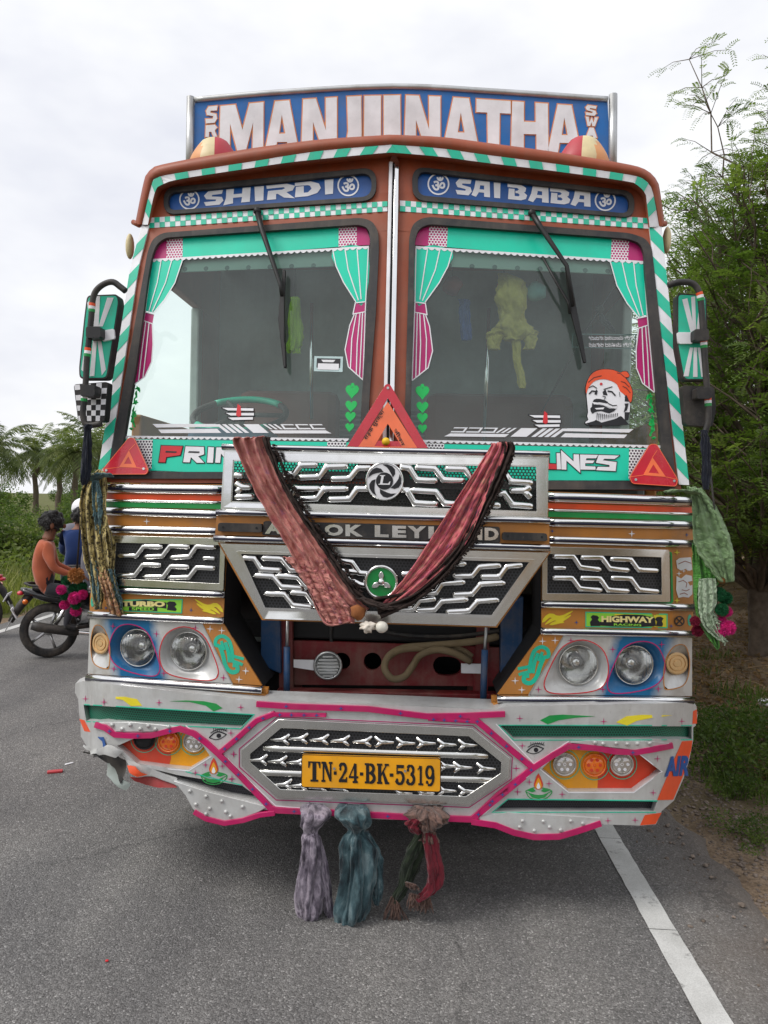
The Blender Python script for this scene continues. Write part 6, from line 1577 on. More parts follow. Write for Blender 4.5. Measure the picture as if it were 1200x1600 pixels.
for ch, a, b in (('T',0,.10),('N',.103,.195),('-',.20,.228),('2',.236,.315),('4',.318,.40),('-',.405,.438),('B',.445,.538),('K',.54,.64),('-',.64,.675),('5',.685,.768),('3',.772,.85),('1',.856,.915),('9',.92,1)):
    slab('plate_character', [[pm(a+(b-a)*u, v) for u, v in poly] for poly in PG[ch]], 'b', BLACKF, npl, off=.0586, th=.0012, step=None)
slab('plate_screw', [circ(R1('b2',423,342), 2.2, n=10), circ(R1('b2',712,352), 2.2, n=10)], 'b', STEEL, npl, off=.0605, th=.002, step=None)
# crushed corner: torn sheet and broken plastic hanging under the left end
random.seed(41)
def torn(name, poly, m_, off, bend):
    bm = bm2d([poly], None, 6, 6); me_o = emit(name, bm, 'b', off, .003, m_, bumper)
    for v in me_o.data.vertices:
        v.co += Vector((mnoise.noise(v.co*14), mnoise.noise(v.co*11+Vector((5, 0, 0)))*2, mnoise.noise(v.co*12+Vector((0, 9, 0)))))*bend
    return me_o
torn('crumpled_sheet', R('b1', (100,830),(170,850),(262,838),(300,862),(260,890),(180,885),(120,860)), SILVER, .03, .02)
torn('broken_plastic', R('b1', (110,850),(160,870),(250,870),(300,905),(320,960),(290,1000),(250,940),(200,930),(165,900)), BLACKP, .015, .03)
torn('torn_flap', R('b1', (200,905),(250,930),(300,975),(330,1010),(300,1030),(230,1000),(205,980)), rgb('dull_plastic', 150, 160, 156, rough=.6, dirt=.3), .01, .03)
torn('red_flap', R('b1', (335,985),(400,990),(540,1030),(560,1045),(470,1048),(400,1040),(350,1010)), rgb('dull_red', 160, 40, 44, rough=.5, dirt=.3), .02, .015)
torn('orange_flap', R('b1', (310,935),(360,940),(410,985),(370,985),(330,965)), ORANGE, .035, .015)
torn('lower_skin', R('b1', (300,905),(420,945),(560,1000),(560,1035),(420,990),(345,975)), SILVER, .028, .008)
torn('blue_scrap', R('b1', (165,792),(190,795),(205,840),(195,852),(185,815)), BLUEP, .034, .008)
# ---- reflector triangles screwed to the lower corners of the windscreens
def triangle(outer, tri, hole, rivets, k):
    S_ = lambda x, z: SURF['s'](x, z)-.035
    t = slab('reflector_triangle', [roundpoly(R(k, *outer), 5)], S_, CRIMSON, lorry, off=0, th=.012, step=None, bev=.003)
    slab('orange_border', [roundpoly(R(k, *outer), 5)], S_, ORGREF, t, off=.012, th=.0006, holes=[inset(roundpoly(R(k, *outer), 5), .9)], step=None)
    slab('orange_band', [R(k, *tri)], S_, ORGREF, t, off=.012, th=.0012, holes=[R(k, *hole)], step=None)
    c = R(k, *tri); o = R(k, *outer); slab('seam_line', [band([c[0], ((o[0][0]+o[1][0])/2+ (6 if k == 'e1' else 6), o[0][1]+10)], .9), band([c[2], o[-1]], .9), band([c[1], o[2]], .9)], S_, ORGREF, t, off=.0125, th=.0005, step=None)
    for r_ in rivets: slab('rivet', [circ(R1(k,*r_), 2.0, n=10)], S_, STEEL, t, off=.012, th=.003, step=None)
triangle([(905,890),(975,890),(1198,1262),(1180,1335),(715,1305),(690,1235)], [(930,1030),(1070,1235),(835,1215)], [(940,1105),(1000,1200),(890,1190)], [(757,1262),(1158,1275)], 'e1')
triangle([(318,12),(345,12),(416,168),(408,193),(200,194),(190,168)], [(320,75),(358,160),(272,158)], [(318,105),(335,142),(296,141)], [(208,173),(392,165)], 'r5')
# ---- rear-view mirrors
SM = lambda x, z: .10
def mirror(arm, housing, low, paint_rays, clamp, lowcheck, tricol, hx):
    m_ = slab('door_mirror', [roundpoly(housing, 7)], SM, BLACKP, lorry, off=-.045, th=.055, step=None, bev=.010)
    slab('mirror_paint', [roundpoly(inset(housing, 2.2), 6)], SM, TEAL, m_, off=.0105, th=.001, step=None)
    slab('white_rays', paint_rays, SM, WHITE, m_, off=.012, th=.001, step=None)
    lw = slab('lower_mirror', [roundpoly(low, 5)], SM, BLACKP, m_, off=-.05, th=.05, step=None, bev=.008)
    if lowcheck:
        qm = quadmap(*inset(low, 1)); slab('mirror_checks', [[qm(i/6, j/7), qm((i+1)/6, j/7), qm((i+1)/6, (j+1)/7), qm(i/6, (j+1)/7)] for i in range(6) for j in range(7) if (i+j) % 2 == 0], SM, WHITE, m_, off=.0005, th=.001, step=None)
    A = [U(*p, SM, .045) for p in arm]; tube('mirror_arm', A, .013, BLACKP, m_)
    for c in clamp: slab('mirror_clamp', [roundpoly([(c[0]-11, c[1]-9), (c[0]+12, c[1]-9), (c[0]+12, c[1]+9), (c[0]-11, c[1]+9)], 4)], SM, BLACKP, m_, off=.01, th=.06, step=None, bev=.006)
    slab('white_clamp', [roundpoly(hx, 3)], SM, WHITE, m_, off=.012, th=.012, step=None, bev=.003)
    rs = resample(arm, 80)
    for t, c in tricol:
        for k, mm in enumerate((ORANGE, WHITE, GREEN)):
            a, b = at(rs, t+k*.016), at(rs, t+(k+1)*.016); tube('colour_band', [U(*a, SM, .045), U(*b, SM, .045)], .0142, mm, m_, caps=False)
mirror(smooth([(1044,446),(1062,441),(1082,443),(1092,456),(1096,480),(1101,560),(1107,640),(1104,668),(1098,682)], 4, False), [(1058,458),(1104,461),(1107,594),(1068,594),(1058,540)], [(1066,602),(1116,604),(1119,640),(1113,667),(1072,664)],
       [R('q', *p) for p in ([(1066,468),(1074,466),(1086,520),(1080,522)], [(1080,464),(1086,463),(1088,520),(1083,520)], [(1094,464),(1101,464),(1092,520),(1088,520)], [(1078,543),(1083,543),(1076,588),(1068,588)], [(1084,543),(1089,543),(1090,589),(1083,589)], [(1090,543),(1094,543),(1103,588),(1096,589)])], [(1096,523), (1100,614)], False, ((.2, 0), (.46, 0), (.78, 0)), [(1058,519),(1083,519),(1083,537),(1060,537)])
mirror(smooth(R('m1', (428,155),(390,125),(340,92),(280,105),(225,150),(200,215),(190,330),(175,480),(160,620),(150,800),(138,920),(132,1020),(160,1085),(260,1075)), 4, False), R('m1', (160,184),(372,176),(384,230),(300,765),(108,765),(104,690),(140,340)), R('m1', (66,802),(306,784),(282,1062),(98,1062)),
       [R('m1', *p) for p in ([(215,190),(250,190),(240,400),(205,400)], [(160,235),(195,205),(206,400),(188,400)], [(300,200),(345,200),(268,400),(240,400)], [(200,500),(228,500),(210,745),(178,745)], [(232,500),(258,500),(290,700),(262,740)], [(152,500),(190,500),(150,730),(120,700)])], [R1('m1',200,440), R1('m1',160,845)], True, ((.26, 0), (.5, 0), (.74, 0)), R('m1', (262,430),(345,415),(352,485),(265,505)))
# ---------------------------------------------------------------- propped warning triangle and bead
ST_ = lambda x, z: .0+.10*(z-1.85)
wo = [(603,600),(609,600),(672,706),(668,712),(540,710),(538,704)]
wt = thing('warning_triangle', 'red and orange folding warning triangle propped between the windscreens above the upper grille', 'warning triangle', U(606, 712, ST_))
wm = []
def in_thing(o, t):
    """hand a mesh built in world space to a thing whose base stands elsewhere"""
    l = t.matrix_world.translation if False else t.location
    for v in o.data.vertices: v.co -= l
    o.parent = t; return o
in_thing(slab('red_frame', [roundpoly(wo, 3)], ST_, CRIMSON, None, off=0, th=.012, holes=[R('q', (606,622),(646,690),(566,688))], step=None, bev=.003), wt)
in_thing(slab('orange_band', [R('q', (606,628),(652,700),(560,698))], ST_, ORGREF, None, off=.0115, th=.0015, holes=[R('q', (606,662),(628,698),(585,697))], step=None), wt)
for s, q in (('सड़क सुरक्षा', [(568,684),(597,640),(602,644),(574,690)]), ('जीवन', [(620,668),(634,694),(628,697),(615,672)])):
    in_thing(text('printed_words', s, q, ST_, BLACKF, None, off=.0145, th=.0006, bold=.01), wt)
in_thing(slab('rivet', [circ((606,606), 2, n=10)], ST_, STEEL, None, off=.012, th=.003, step=None), wt)
def ball(name, c, r, m_, parent=None, sq=(1, 1, 1), sub=2, jit=0.0):
    bm = bmesh.new(); bmesh.ops.create_icosphere(bm, subdivisions=sub, radius=1)
    for v in bm.verts:
        k = 1+jit*mnoise.noise(v.co*2.2+Vector(c)*7); v.co = Vector((v.co.x*sq[0], v.co.y*sq[1], v.co.z*sq[2]))*r*k+Vector(c)
    return obj(name, mesh_from_bm(bm, name, True), m_, parent)
LEMON = rgb('lemon_yellow', 242, 196, 30, rough=.5)
b_ = ball('yellow_lemon', U(603, 690, 'g', -.02), .017, LEMON); tag(rebase(b_), 'small yellow lemon hung on the centre strip inside the warning triangle', 'lemon')

# ---------------------------------------------------------------- cloths
def drape(name, Ledge, Redge, surf, offs, m_, folds=5, amp=.012, nu=40, ns=110, seed=0, thick=.004, vscale=1.0, taper=0.0):
    """cloth between two px edges, pleated along its length; offs = distance in front of the surface per station"""
    A, B = smooth(Ledge, 6, False), smooth(Redge, 6, False); A, B = resample(A, ns), resample(B, ns)
    bm = bmesh.new(); uv = bm.loops.layers.uv.new('UVMap'); G = []
    for i in range(ns):
        t = i/(ns-1); of = at([(o, 0) for o in offs], t)[0]; row = []
        for j in range(nu):
            u = j/(nu-1)
            ph = u*folds*2*pi+1.5*sin(t*3+seed)+seed
            d = amp*(sin(ph)+.5*sin(ph*2.3+t*5+seed))+amp*.9*mnoise.noise(Vector((u*7, t*18, seed+2)))+amp*.5*mnoise.noise(Vector((u*14, t*40, seed+3)))+amp*1.2*mnoise.noise(Vector((u*3, t*7, seed)))
            e = .004*mnoise.noise(Vector((u*5, t*16, seed+4)))
            uu = u+.02*sin(ph+1.3)
            px = A[i][0]+(B[i][0]-A[i][0])*uu; py = A[i][1]+(B[i][1]-A[i][1])*uu
            row.append(bm.verts.new(U(px, py, surf, of+d+amp)+Vector((e, 0, e))))
        G.append(row)
    for i in range(ns-1):
        for j in range(nu-1):
            f = bm.faces.new((G[i][j], G[i][j+1], G[i+1][j+1], G[i+1][j]))
            for lo, (a, b) in zip(f.loops, ((i, j), (i, j+1), (i+1, j+1), (i+1, j))): lo[uv].uv = (b/(nu-1), a/(ns-1)*vscale)
    bmesh.ops.recalc_face_normals(bm, faces=bm.faces[:])
    return obj(name, mesh_from_bm(bm, name, True), m_)
def bundle(name, pts, m_, lobes=5, depth=.17, seed=0, ns=46, seg=84, flat=.75, vscale=1.0, fold_twist=1.5):
    """gathered hanging cloth: pleated tube along px stations (px, py, r_px, Y)"""
    S = smooth(pts, 14, False)
    bm = bmesh.new(); uv = bm.loops.layers.uv.new('UVMap'); G = []; n = len(S)
    for i, (px, py, r, Y) in enumerate(S):
        c = U(px, py, lambda x, z: Y); w_ = r*(Y+3.1)/F_PX; t = i/(n-1); row = []
        for j in range(seg):
            a = 2*pi*j/seg
            k = 1+depth*sin(lobes*a+fold_twist*sin(t*4+seed)+seed)+depth*.6*sin((lobes*2+1)*a+t*6+seed)+depth*.45*sin((lobes*5+2)*a+t*9+seed*2)*(.4+.6*abs(mnoise.noise(Vector((t*3, a, seed)))))+.55*mnoise.noise(Vector((cos(a)*1.3, sin(a)*1.3, t*4+seed)))+.22*mnoise.noise(Vector((cos(a)*3.5, sin(a)*3.5, t*13+seed)))
            row.append(bm.verts.new(c+Vector((cos(a)*w_*k, sin(a)*w_*k*flat, .15*w_*mnoise.noise(Vector((cos(a)*2, t*6, seed)))))))
        G.append(row)
    for i in range(n-1):
        for j in range(seg):
            f = bm.faces.new((G[i][j], G[i][(j+1) % seg], G[i+1][(j+1) % seg], G[i+1][j]))
            for lo, (a, b) in zip(f.loops, ((i, j), (i, j+1), (i+1, j+1), (i+1, j))): lo[uv].uv = (b/seg, a/n*vscale)
    bm.faces.new(G[0]); bm.faces.new(G[-1][::-1])
    bmesh.ops.recalc_face_normals(bm, faces=bm.faces[:])
    return obj(name, mesh_from_bm(bm, name, True), m_)
def fringe(name, a, b, surf, off, ln, m_, n=60, seed=1, dirn=(0, 1), w=.0022):
    """loose threads hanging from a px line"""
    random.seed(seed); V, Fc = [], []
    for i in range(n):
        t = random.random(); p = (a[0]+(b[0]-a[0])*t, a[1]+(b[1]-a[1])*t); l_ = ln*random.uniform(.5, 1.2); dx = random.gauss(0, .25)
        prev = None
        for k in range(4):
            q = U(p[0]+(dirn[0]+dx)*l_*k/3+random.gauss(0, .6), p[1]+dirn[1]*l_*k/3, surf, off+random.gauss(0, .006)); s = Vector((w, .0, 0)) if abs(dirn[1]) > .4 else Vector((0, 0, w))
            m0 = len(V); V += [q-s, q+s]
            if prev is not None: Fc.append((prev, prev+1, m0+1, m0))
            prev = m0
    me = bpy.data.meshes.new(name); me.from_pydata(V, [], Fc); return obj(name, me, m_)
def cloth_thing(objs, name, label, cat, group=None):
    o = join(objs, name)
    for p in o.data.polygons: p.use_smooth = True
    so_ = o.modifiers.new('thickness', 'SOLIDIFY'); so_.thickness = .003; so_.use_even_offset = False
    return tag(rebase(o), label, cat, group)
PINK = cloth_mat('pink_print', [(112,62,124),(190,98,106),(204,136,122),(196,98,106),(168,46,76)], 3.2, stripes=22, stripecol=(204,152,140), contrast=(.30,.70), stretch=(1,2.0,1))
PINK2 = cloth_mat('pink_folds', [(116,70,104),(196,92,106),(208,132,120),(160,130,106)], 6, stripes=3, stripecol=(190,92,104), stretch=(3,.6,1))
DKFR = rgb('dark_fringe', 52, 40, 36, rough=.95, var=.4, vscale=40, bump=.8, bscale=60)
p1_ = drape('a', R('r6', (92,10),(78,30),(170,222),(300,452),(385,650),(470,655)), R('r6', (190,5),(184,30),(246,185),(384,400),(505,560),(550,600)), 'g', [.05, .05, .05, .06, .06, .06], PINK, folds=2.6, amp=.013, seed=1, vscale=3)
p2_ = drape('b', R('r6', (178,6),(184,30),(250,185),(390,400),(500,560),(575,585)), R('r6', (206,6),(208,40),(276,200),(412,400),(515,545),(598,600)), 'g', [.055, .055, .06, .07, .07, .07], DKFR, folds=2, amp=.012, seed=5)
p3_ = drape('c', R('r6', (975,28),(962,55),(880,180),(800,300),(690,470),(590,590)), R('r6', (1025,24),(1022,60),(960,210),(880,380),(740,520),(625,600)), 'g', [.05, .05, .05, .05, .06, .07], PINK2, folds=3, amp=.011, seed=2, vscale=2)
p4_ = drape('d', R('r6', (1000,20),(1004,60),(940,220),(850,390),(700,530),(560,560)), R('r6', (1046,24),(1050,70),(965,250),(880,410),(740,560),(590,640)), 'g', [.05, .05, .045, .045, .05, .09], DKFR, folds=2.5, amp=.014, seed=8)
p5_ = drape('e', R('r6', (250,420),(330,520),(370,600),(400,650)), R('r6', (380,430),(440,540),(490,610),(500,655)), 'g', [.045, .065, .075, .075], PINK, folds=2.4, amp=.012, seed=12, vscale=1.2)
p6_ = bundle('f', [(*R1('r6',520,565), 10, -.17), (*R1('r6',580,590), 15, -.17), (*R1('r6',620,600), 13, -.16), (*R1('r6',660,585), 8, -.14)], DKFR, lobes=4, seed=3)
FRS = []
for e_, dr in ((R('r6', (212,30),(262,150),(330,270),(420,400),(520,545)), (1, .15)), (R('r6', (1048,60),(985,220),(900,385),(800,500),(700,570)), (.6, .6))):
    for i_ in range(4): FRS.append(fringe('g', e_[i_], e_[i_+1], 'g', .075, 4, DKFR, 110, i_, dr))
cloth_thing([p1_, p2_, p3_, p4_, p5_, p6_]+FRS, 'pink_scarf', 'pink flowered scarf with dark fringe hung in a V across the chrome grilles', 'scarf')
kn = ball('dried_flower', U(*R1('r6',508,612), 'g', .12), .030, rgb('dried_brown', 150, 92, 50, rough=.9, var=.4), None, (1, .7, .9), 2, .5); tag(rebase(kn), 'dried brown flower tied at the scarf knot', 'flower')
wf = ball('white_flower', U(*R1('r6',542,664), 'g', .12), .024, rgb('petal_white', 236, 226, 212, rough=.7), None, (1.2, .6, .8), 3, .9); tag(rebase(wf), 'small white flower hanging under the scarf knot beside a white egg-shaped charm', 'flower')
eg = ball('white_charm', U(*R1('r6',592,666), 'g', .12), .024, rgb('shell_white', 226, 222, 210, rough=.4, dirt=.1), None, (1, .9, .95), 3, .05); tag(rebase(eg), 'white egg-shaped charm hanging under the scarf knot', 'charm')
# leopard-print scarf on the left corner
def leopard():
    m = cloth_mat('leopard_print', [(176,160,104),(196,178,120)], 5)
    n = m.node_tree.nodes; l = m.node_tree.links; b = n['Principled BSDF']
    tc = n.new('ShaderNodeTexCoord'); mp = n.new('ShaderNodeMapping'); mp.inputs['Scale'].default_value = (1, 3.2, 1); l.new(tc.outputs['UV'], mp.inputs[0])
    vo = n.new('ShaderNodeTexVoronoi'); vo.inputs['Scale'].default_value = 13; l.new(mp.outputs[0], vo.inputs['Vector'])
    nz = noise_(n, l, mp.outputs[0], 30, 2)
    d = math_(n, l, 'ADD', vo.outputs['Distance'], math_(n, l, 'MULTIPLY', nz, .25))
    ring = math_(n, l, 'MULTIPLY', math_(n, l, 'GREATER_THAN', d, .36), math_(n, l, 'LESS_THAN', d, .56))
    src = b.inputs['Base Color'].links[0].from_socket
    l.new(mixc(n, l, math_(n, l, 'MULTIPLY', ring, .9), src, s2l((58,48,34))), b.inputs['Base Color']); return m
LEO = leopard(); TEALC = cloth_mat('teal_cloth', [(74,104,112),(112,140,142)], 8); RUSTC = cloth_mat('rust_cloth', [(150,110,84),(186,150,110),(196,120,90)], 6)
SL = lambda x, z: .16
l1 = drape('a', R('r5', (172,170),(110,225),(82,300),(80,420),(95,600),(125,700),(150,858)), R('r5', (196,180),(205,240),(212,400),(210,500),(222,640),(205,720),(188,860)), SL, [.0, .05, .07, .07, .07, .06, .05], LEO, folds=3, amp=.018, seed=1, vscale=1)
l2 = drape('b', R('r5', (180,175),(150,240),(158,400),(180,540),(190,720),(255,905)), R('r5', (205,185),(214,260),(205,400),(252,540),(246,690),(296,885)), SL, [.02, .06, .06, .06, .06, .04], LEO, folds=2.5, amp=.014, seed=4)
l3 = drape('c', R('r5', (140,225),(142,300),(150,420),(165,480)), R('r5', (172,220),(186,300),(188,400),(178,490)), SL, [.09, .10, .10, .08], TEALC, folds=1.5, amp=.008, seed=7)
l4 = drape('d', R('r5', (205,660),(220,740),(235,800),(262,862)), R('r5', (245,660),(262,740),(285,800),(292,860)), SL, [.08, .08, .07, .06], TEALC, folds=1.5, amp=.01, seed=9)
l5 = drape('e', R('r5', (150,650),(185,740),(200,800),(230,880)), R('r5', (200,650),(230,740),(252,800),(285,895)), SL, [.07, .09, .08, .06], RUSTC, folds=2, amp=.01, seed=10)
l6 = bundle('f', [(*R1('r5',225,205), 5, .08), (*R1('r5',200,190), 9, .06), (*R1('r5',172,195), 10, .06), (*R1('r5',150,225), 8, .10)], TEALC, seed=2)
l7 = drape('g', R('r5', (130,620),(140,720),(142,800),(150,860)), R('r5', (160,620),(180,720),(180,800),(186,858)), SL, [.08, .09, .09, .07], TEALC, folds=1.5, amp=.008, seed=13)
cloth_thing([l1, l2, l3, l4, l5, l6, l7], 'leopard_scarf', 'leopard print scarf with teal patches tied to the cab corner above the motorbike', 'scarf')
# green scarf on the right corner
GRS = cloth_mat('ribbed_green', [(150,186,126),(172,200,150)], 6, stripes=14, stripecol=(112,146,100), bump=1); GRB = cloth_mat('bright_green', [(104,182,76),(130,204,100)], 6, stripes=12, stripecol=(70,140,54), bump=1); GRP = cloth_mat('pale_green', [(156,176,148),(180,196,172)], 8, stretch=(4,1,1))
SG = lambda x, z: .22
g1_ = drape('a', R('r7', (838,228),(862,300),(868,480),(930,590),(990,655)), R('r7', (905,240),(985,345),(1038,480),(1050,560),(1046,655)), SG, [.07, .08, .09, .10, .08], GRS, folds=2.4, amp=.008, seed=2, vscale=2)
g2_ = drape('b', R('r7', (865,480),(868,620),(866,720),(895,850),(975,960)), R('r7', (915,520),(985,640),(945,710),(962,820),(985,945)), SG, [.04, .05, .05, .05, .04], GRB, folds=2.4, amp=.008, seed=5, vscale=2)
g3_ = drape('c', R('r7', (895,640),(892,760),(910,850),(985,918)), R('r7', (965,640),(972,740),(955,810),(1002,918)), SG, [.08, .08, .07, .06], GRP, folds=2.5, amp=.007, seed=8)
g4_ = bundle('d', [(*R1('r7',762,255), 7, .04), (*R1('r7',800,245), 11, .03), (*R1('r7',840,250), 11, .06), (*R1('r7',880,262), 9, .12)], GRS, seed=2, lobes=4)
fr = fringe('e', R1('r7',955,790), R1('r7',1002,920), SG, .07, 8, GRP, 90, 3, (.5, .8))
cloth_thing([g1_, g2_, g3_, g4_, fr], 'green_scarf', 'ribbed green scarf hanging from the cab corner beside the trees', 'scarf')
# three cloths tied under the bumper
GREYC = cloth_mat('grey_mauve', [(58,52,62),(104,96,108),(160,150,162),(84,74,88)], 4, stretch=(2,1.6,1)); BLUC = cloth_mat('blue_grey_cloth', [(26,36,42),(46,66,72),(70,94,100),(112,130,134)], 4, stretch=(2.4,1.5,1)); MULT = cloth_mat('faded_brown', [(56,42,40),(100,78,70),(130,104,96)], 7, stretch=(4,1,1))
WINE = cloth_mat('wine_cloth', [(66,18,28),(110,32,44),(92,26,36)], 6, stretch=(3,1,1)); DGRN = cloth_mat('dark_green_cloth', [(26,34,26),(44,54,38)], 6)
a = bundle('a', [(490,1256,13,-.06), (490,1268,20,-.13), (487,1286,17,-.13), (486,1299,9,-.12), (486,1312,13,-.12), (486,1340,17,-.12), (484,1375,19,-.12), (481,1410,19,-.12), (480,1432,15,-.12), (480,1438,6,-.12)], GREYC, seed=1, lobes=3)
b = bundle('b', [(494,1305,6,-.10), (504,1340,8,-.10), (510,1390,8,-.10), (516,1430,7,-.10), (528,1455,6,-.10), (546,1474,3,-.10)], GREYC, seed=5, lobes=3)
cloth_thing([a, b, fringe('e', (466,1430), (496,1434), lambda x, z: -.12, 0, 8, GREYC, 90, 3)], 'grey_cloth', 'mauve grey cloth knotted under the bumper', 'cloth', 'cloths tied under the bumper')
a = bundle('a', [(552,1256,16,-.06), (553,1270,24,-.13), (556,1286,20,-.13), (557,1298,12,-.12), (557,1312,18,-.12), (556,1340,24,-.12), (552,1385,26,-.12), (548,1425,24,-.12), (546,1444,18,-.12), (546,1450,6,-.12)], BLUC, seed=2, lobes=4)
b = bundle('b', [(570,1300,8,-.09), (580,1330,12,-.09), (586,1370,11,-.09), (588,1400,7,-.09), (589,1414,3,-.09)], BLUC, seed=6, lobes=4)
cloth_thing([a, b, fringe('e', (526,1440), (566,1442), lambda x, z: -.12, 0, 9, BLUC, 110, 3)], 'blue_cloth', 'tie-dyed blue grey cloth knotted under the bumper', 'cloth', 'cloths tied under the bumper')
a = bundle('a', [(665,1258,16,-.06), (666,1272,26,-.13), (668,1288,20,-.13), (670,1300,11,-.12), (672,1314,14,-.12)], MULT, seed=3, lobes=7, depth=.2)
b = bundle('b', [(668,1298,8,-.13), (674,1330,11,-.13), (678,1360,11,-.13), (676,1385,11,-.13), (664,1400,9,-.13), (654,1408,5,-.13)], WINE, seed=7, lobes=3)
c = bundle('c', [(664,1296,9,-.10), (650,1325,13,-.10), (640,1352,13,-.10), (632,1380,9,-.10), (622,1400,8,-.10), (618,1412,4,-.10)], DGRN, seed=9, lobes=3)
d = bundle('d', [(650,1278,9,-.15), (646,1290,10,-.15), (652,1302,6,-.14)], WINE, seed=11, lobes=3)
e = fringe('e', (640,1395), (672,1402), lambda x, z: -.12, .0, 22, MULT, 110, 3, (0, 1)); f = fringe('f', (612,1400), (624,1412), lambda x, z: -.10, 0, 34, MULT, 60, 5, (0, 1)); g = fringe('g', (634,1378), (650,1382), lambda x, z: -.13, 0.01, 12, MULT, 40, 8, (.3, .8))
cloth_thing([a, b, c, d, e, f, g], 'fringed_cloth', 'brown cloth with wine red and dark green tails knotted under the bumper', 'cloth', 'cloths tied under the bumper')
NAVY = cloth_mat('black_cloth', [(20,24,34),(34,38,50)], 6, stretch=(4,1,1))
a = bundle('mirror_cloth', [(*R1('m1',170,1080), 5, .03), (*R1('m1',165,1100), 7, .03), (*R1('m1',160,1130), 5, .03), (*R1('m1',158,1250), 7, .03), (*R1('m1',160,1380), 8, .03), (*R1('m1',150,1460), 7, .03), (*R1('m1',138,1500), 4, .03)], NAVY, seed=3, lobes=4); tag(rebase(a), 'black cloth strip hanging from the mirror with the chequered lower glass', 'cloth')
a = bundle('mirror_cloth', [(1100,672,5,.05), (1102,690,6,.05), (1103,720,6,.05), (1103,745,6,.05), (1103,765,4,.05)], NAVY, seed=6, lobes=4); tag(rebase(a), 'black cloth strip hanging from the mirror beside the trees', 'cloth')
# fluffy wool tassels
def pompom(c, r, m_, n=1100, seed=0):
    random.seed(seed); V, Fc = [], []
    for i in range(n):
        d = Vector((random.gauss(0, 1), random.gauss(0, 1), random.gauss(0, 1))).normalized(); s = d.cross(Vector((random.gauss(0, 1), 1, random.gauss(0, 1)))).normalized()*r*.025
        p = Vector(c)+d*r*.45; q = Vector(c)+d*r*random.uniform(.85, 1.12)+Vector((0, 0, -r*.08)); k = len(V); V += [p-s*2, p+s*2, q+s, q-s]; Fc.append((k, k+1, k+2, k+3))
    me = bpy.data.meshes.new('pompom'); me.from_pydata(V, [], Fc); o = obj('pompom', me, m_); b = ball('core', c, r*.72, m_, None, sub=2); return [o, b]
WG, WP, WB, WC = rgb('wool_green', 20, 92, 52, rough=1, var=.3, vscale=60), rgb('wool_pink', 206, 40, 126, rough=1, var=.3, vscale=60), rgb('wool_brown', 176, 122, 70, rough=1, var=.3, vscale=60), rgb('wool_crimson', 130, 24, 56, rough=1, var=.3, vscale=60)
def tassel(lst, Y, name, label, up_):
    t = None; parts = []
    t = thing(name, label, 'tassel', U(lst[0][0], lst[0][1]+30, lambda x, z: Y), 'wool tassels on the cab corners')
    for i, (px, py, r, m_) in enumerate(lst):
        j = join(pompom(U(px, py, lambda x, z: Y+.015*(i % 3)), r*(Y+3.1)/F_PX, m_, seed=i), 'pompom')
        in_thing(j, t)
    in_thing(tube('cord', [U(*up_, lambda x, z: Y-.02), U(lst[0][0], lst[0][1], lambda x, z: Y)], .004, BLACKP, None), t)
ty = lambda x, y: (x/3.81, 640+y/3.81)
tassel([(*ty(455,985), 13, WB), (*ty(395,1015), 8, WG), (*ty(440,1065), 9, WG), (*ty(365,1070), 8, WP), (*ty(385,1110), 7, WG), (*ty(385,1160), 8, WP), (*ty(445,1120), 10, WP), (*ty(452,1160), 8, WG), (*ty(452,1195), 9, WP), (*ty(492,1100), 8, WP), (*ty(490,1050), 8, WG)], .12, 'wool_tassel', 'fluffy green and pink wool tassel with brown top beside the motorbike', (137, 664))
tassel([(1128,905,6, WB), (1124,928,11, WG), (1134,934,10, WG), (1128,952,10, WG), (1136,955,8, WP), (1126,968,9, WP), (1138,980,11, WP), (1127,984,10, WP), (1090,985,9, WC), (1086,970,8, WC)], .14, 'wool_tassel', 'fluffy dark green and pink wool tassel under the green scarf', (1103, 676))

# ---------------------------------------------------------------- trinkets hanging inside the cab
SD = lambda x, z: SURF['s'](x, z)+.16
def hang_cord(c, top): return tube('cord', [U(c[0], top, SD), U(*c, SD)], .002, BLACKP, None)
PLUSH = cloth_mat('olive_plush', [(206,192,92),(232,216,120)], 8)
a = bundle('a', [(*R1('r4',470,245), 8, .42), (*R1('r4',495,290), 22, .42), (*R1('r4',500,360), 22, .42), (*R1('r4',500,420), 20, .42), (*R1('r4',500,470), 26, .42), (*R1('r4',500,505), 14, .42)], PLUSH, seed=1, depth=.08)
b = bundle('b', [(*R1('r4',480,455), 12, .42), (*R1('r4',440,475), 12, .42), (*R1('r4',428,495), 11, .42), (*R1('r4',432,540), 8, .42)], PLUSH, seed=2, depth=.08); c = bundle('c', [(*R1('r4',520,455), 12, .42), (*R1('r4',560,470), 12, .42), (*R1('r4',572,490), 11, .42), (*R1('r4',566,540), 8, .42)], PLUSH, seed=3, depth=.08)
d = bundle('d', [(*R1('r4',512,500), 6, .42), (*R1('r4',520,580), 6, .42), (*R1('r4',535,650), 6, .42), (*R1('r4',540,692), 5, .42)], PLUSH, seed=4, depth=.08)
e = hang_cord(R1('r4',470,245), 400)
cloth_thing([a, b, c, d, e], 'plush_toy', 'olive yellow long-tailed plush toy hanging behind the windscreen', 'toy')
def dangle(name, c, r, m_, label, cat, top=402, sq=(1, .8, 1)):
    o = join([ball('b', U(*c, SD), r, m_, None, sq, 2, .4), hang_cord(c, top)], name); tag(rebase(o), label, cat)
dangle('orange_doll', R1('r4',468,312), .042, rgb('doll_orange', 226, 140, 90, rough=.8), 'small orange doll hanging in front of the plush toy', 'doll', sq=(.8, .7, 1.3))
dangle('red_pompom', R1('r4',268,290), .045, rgb('dull_red_wool', 150, 70, 64, rough=.9), 'dull red pompom hanging behind the windscreen', 'pompom')
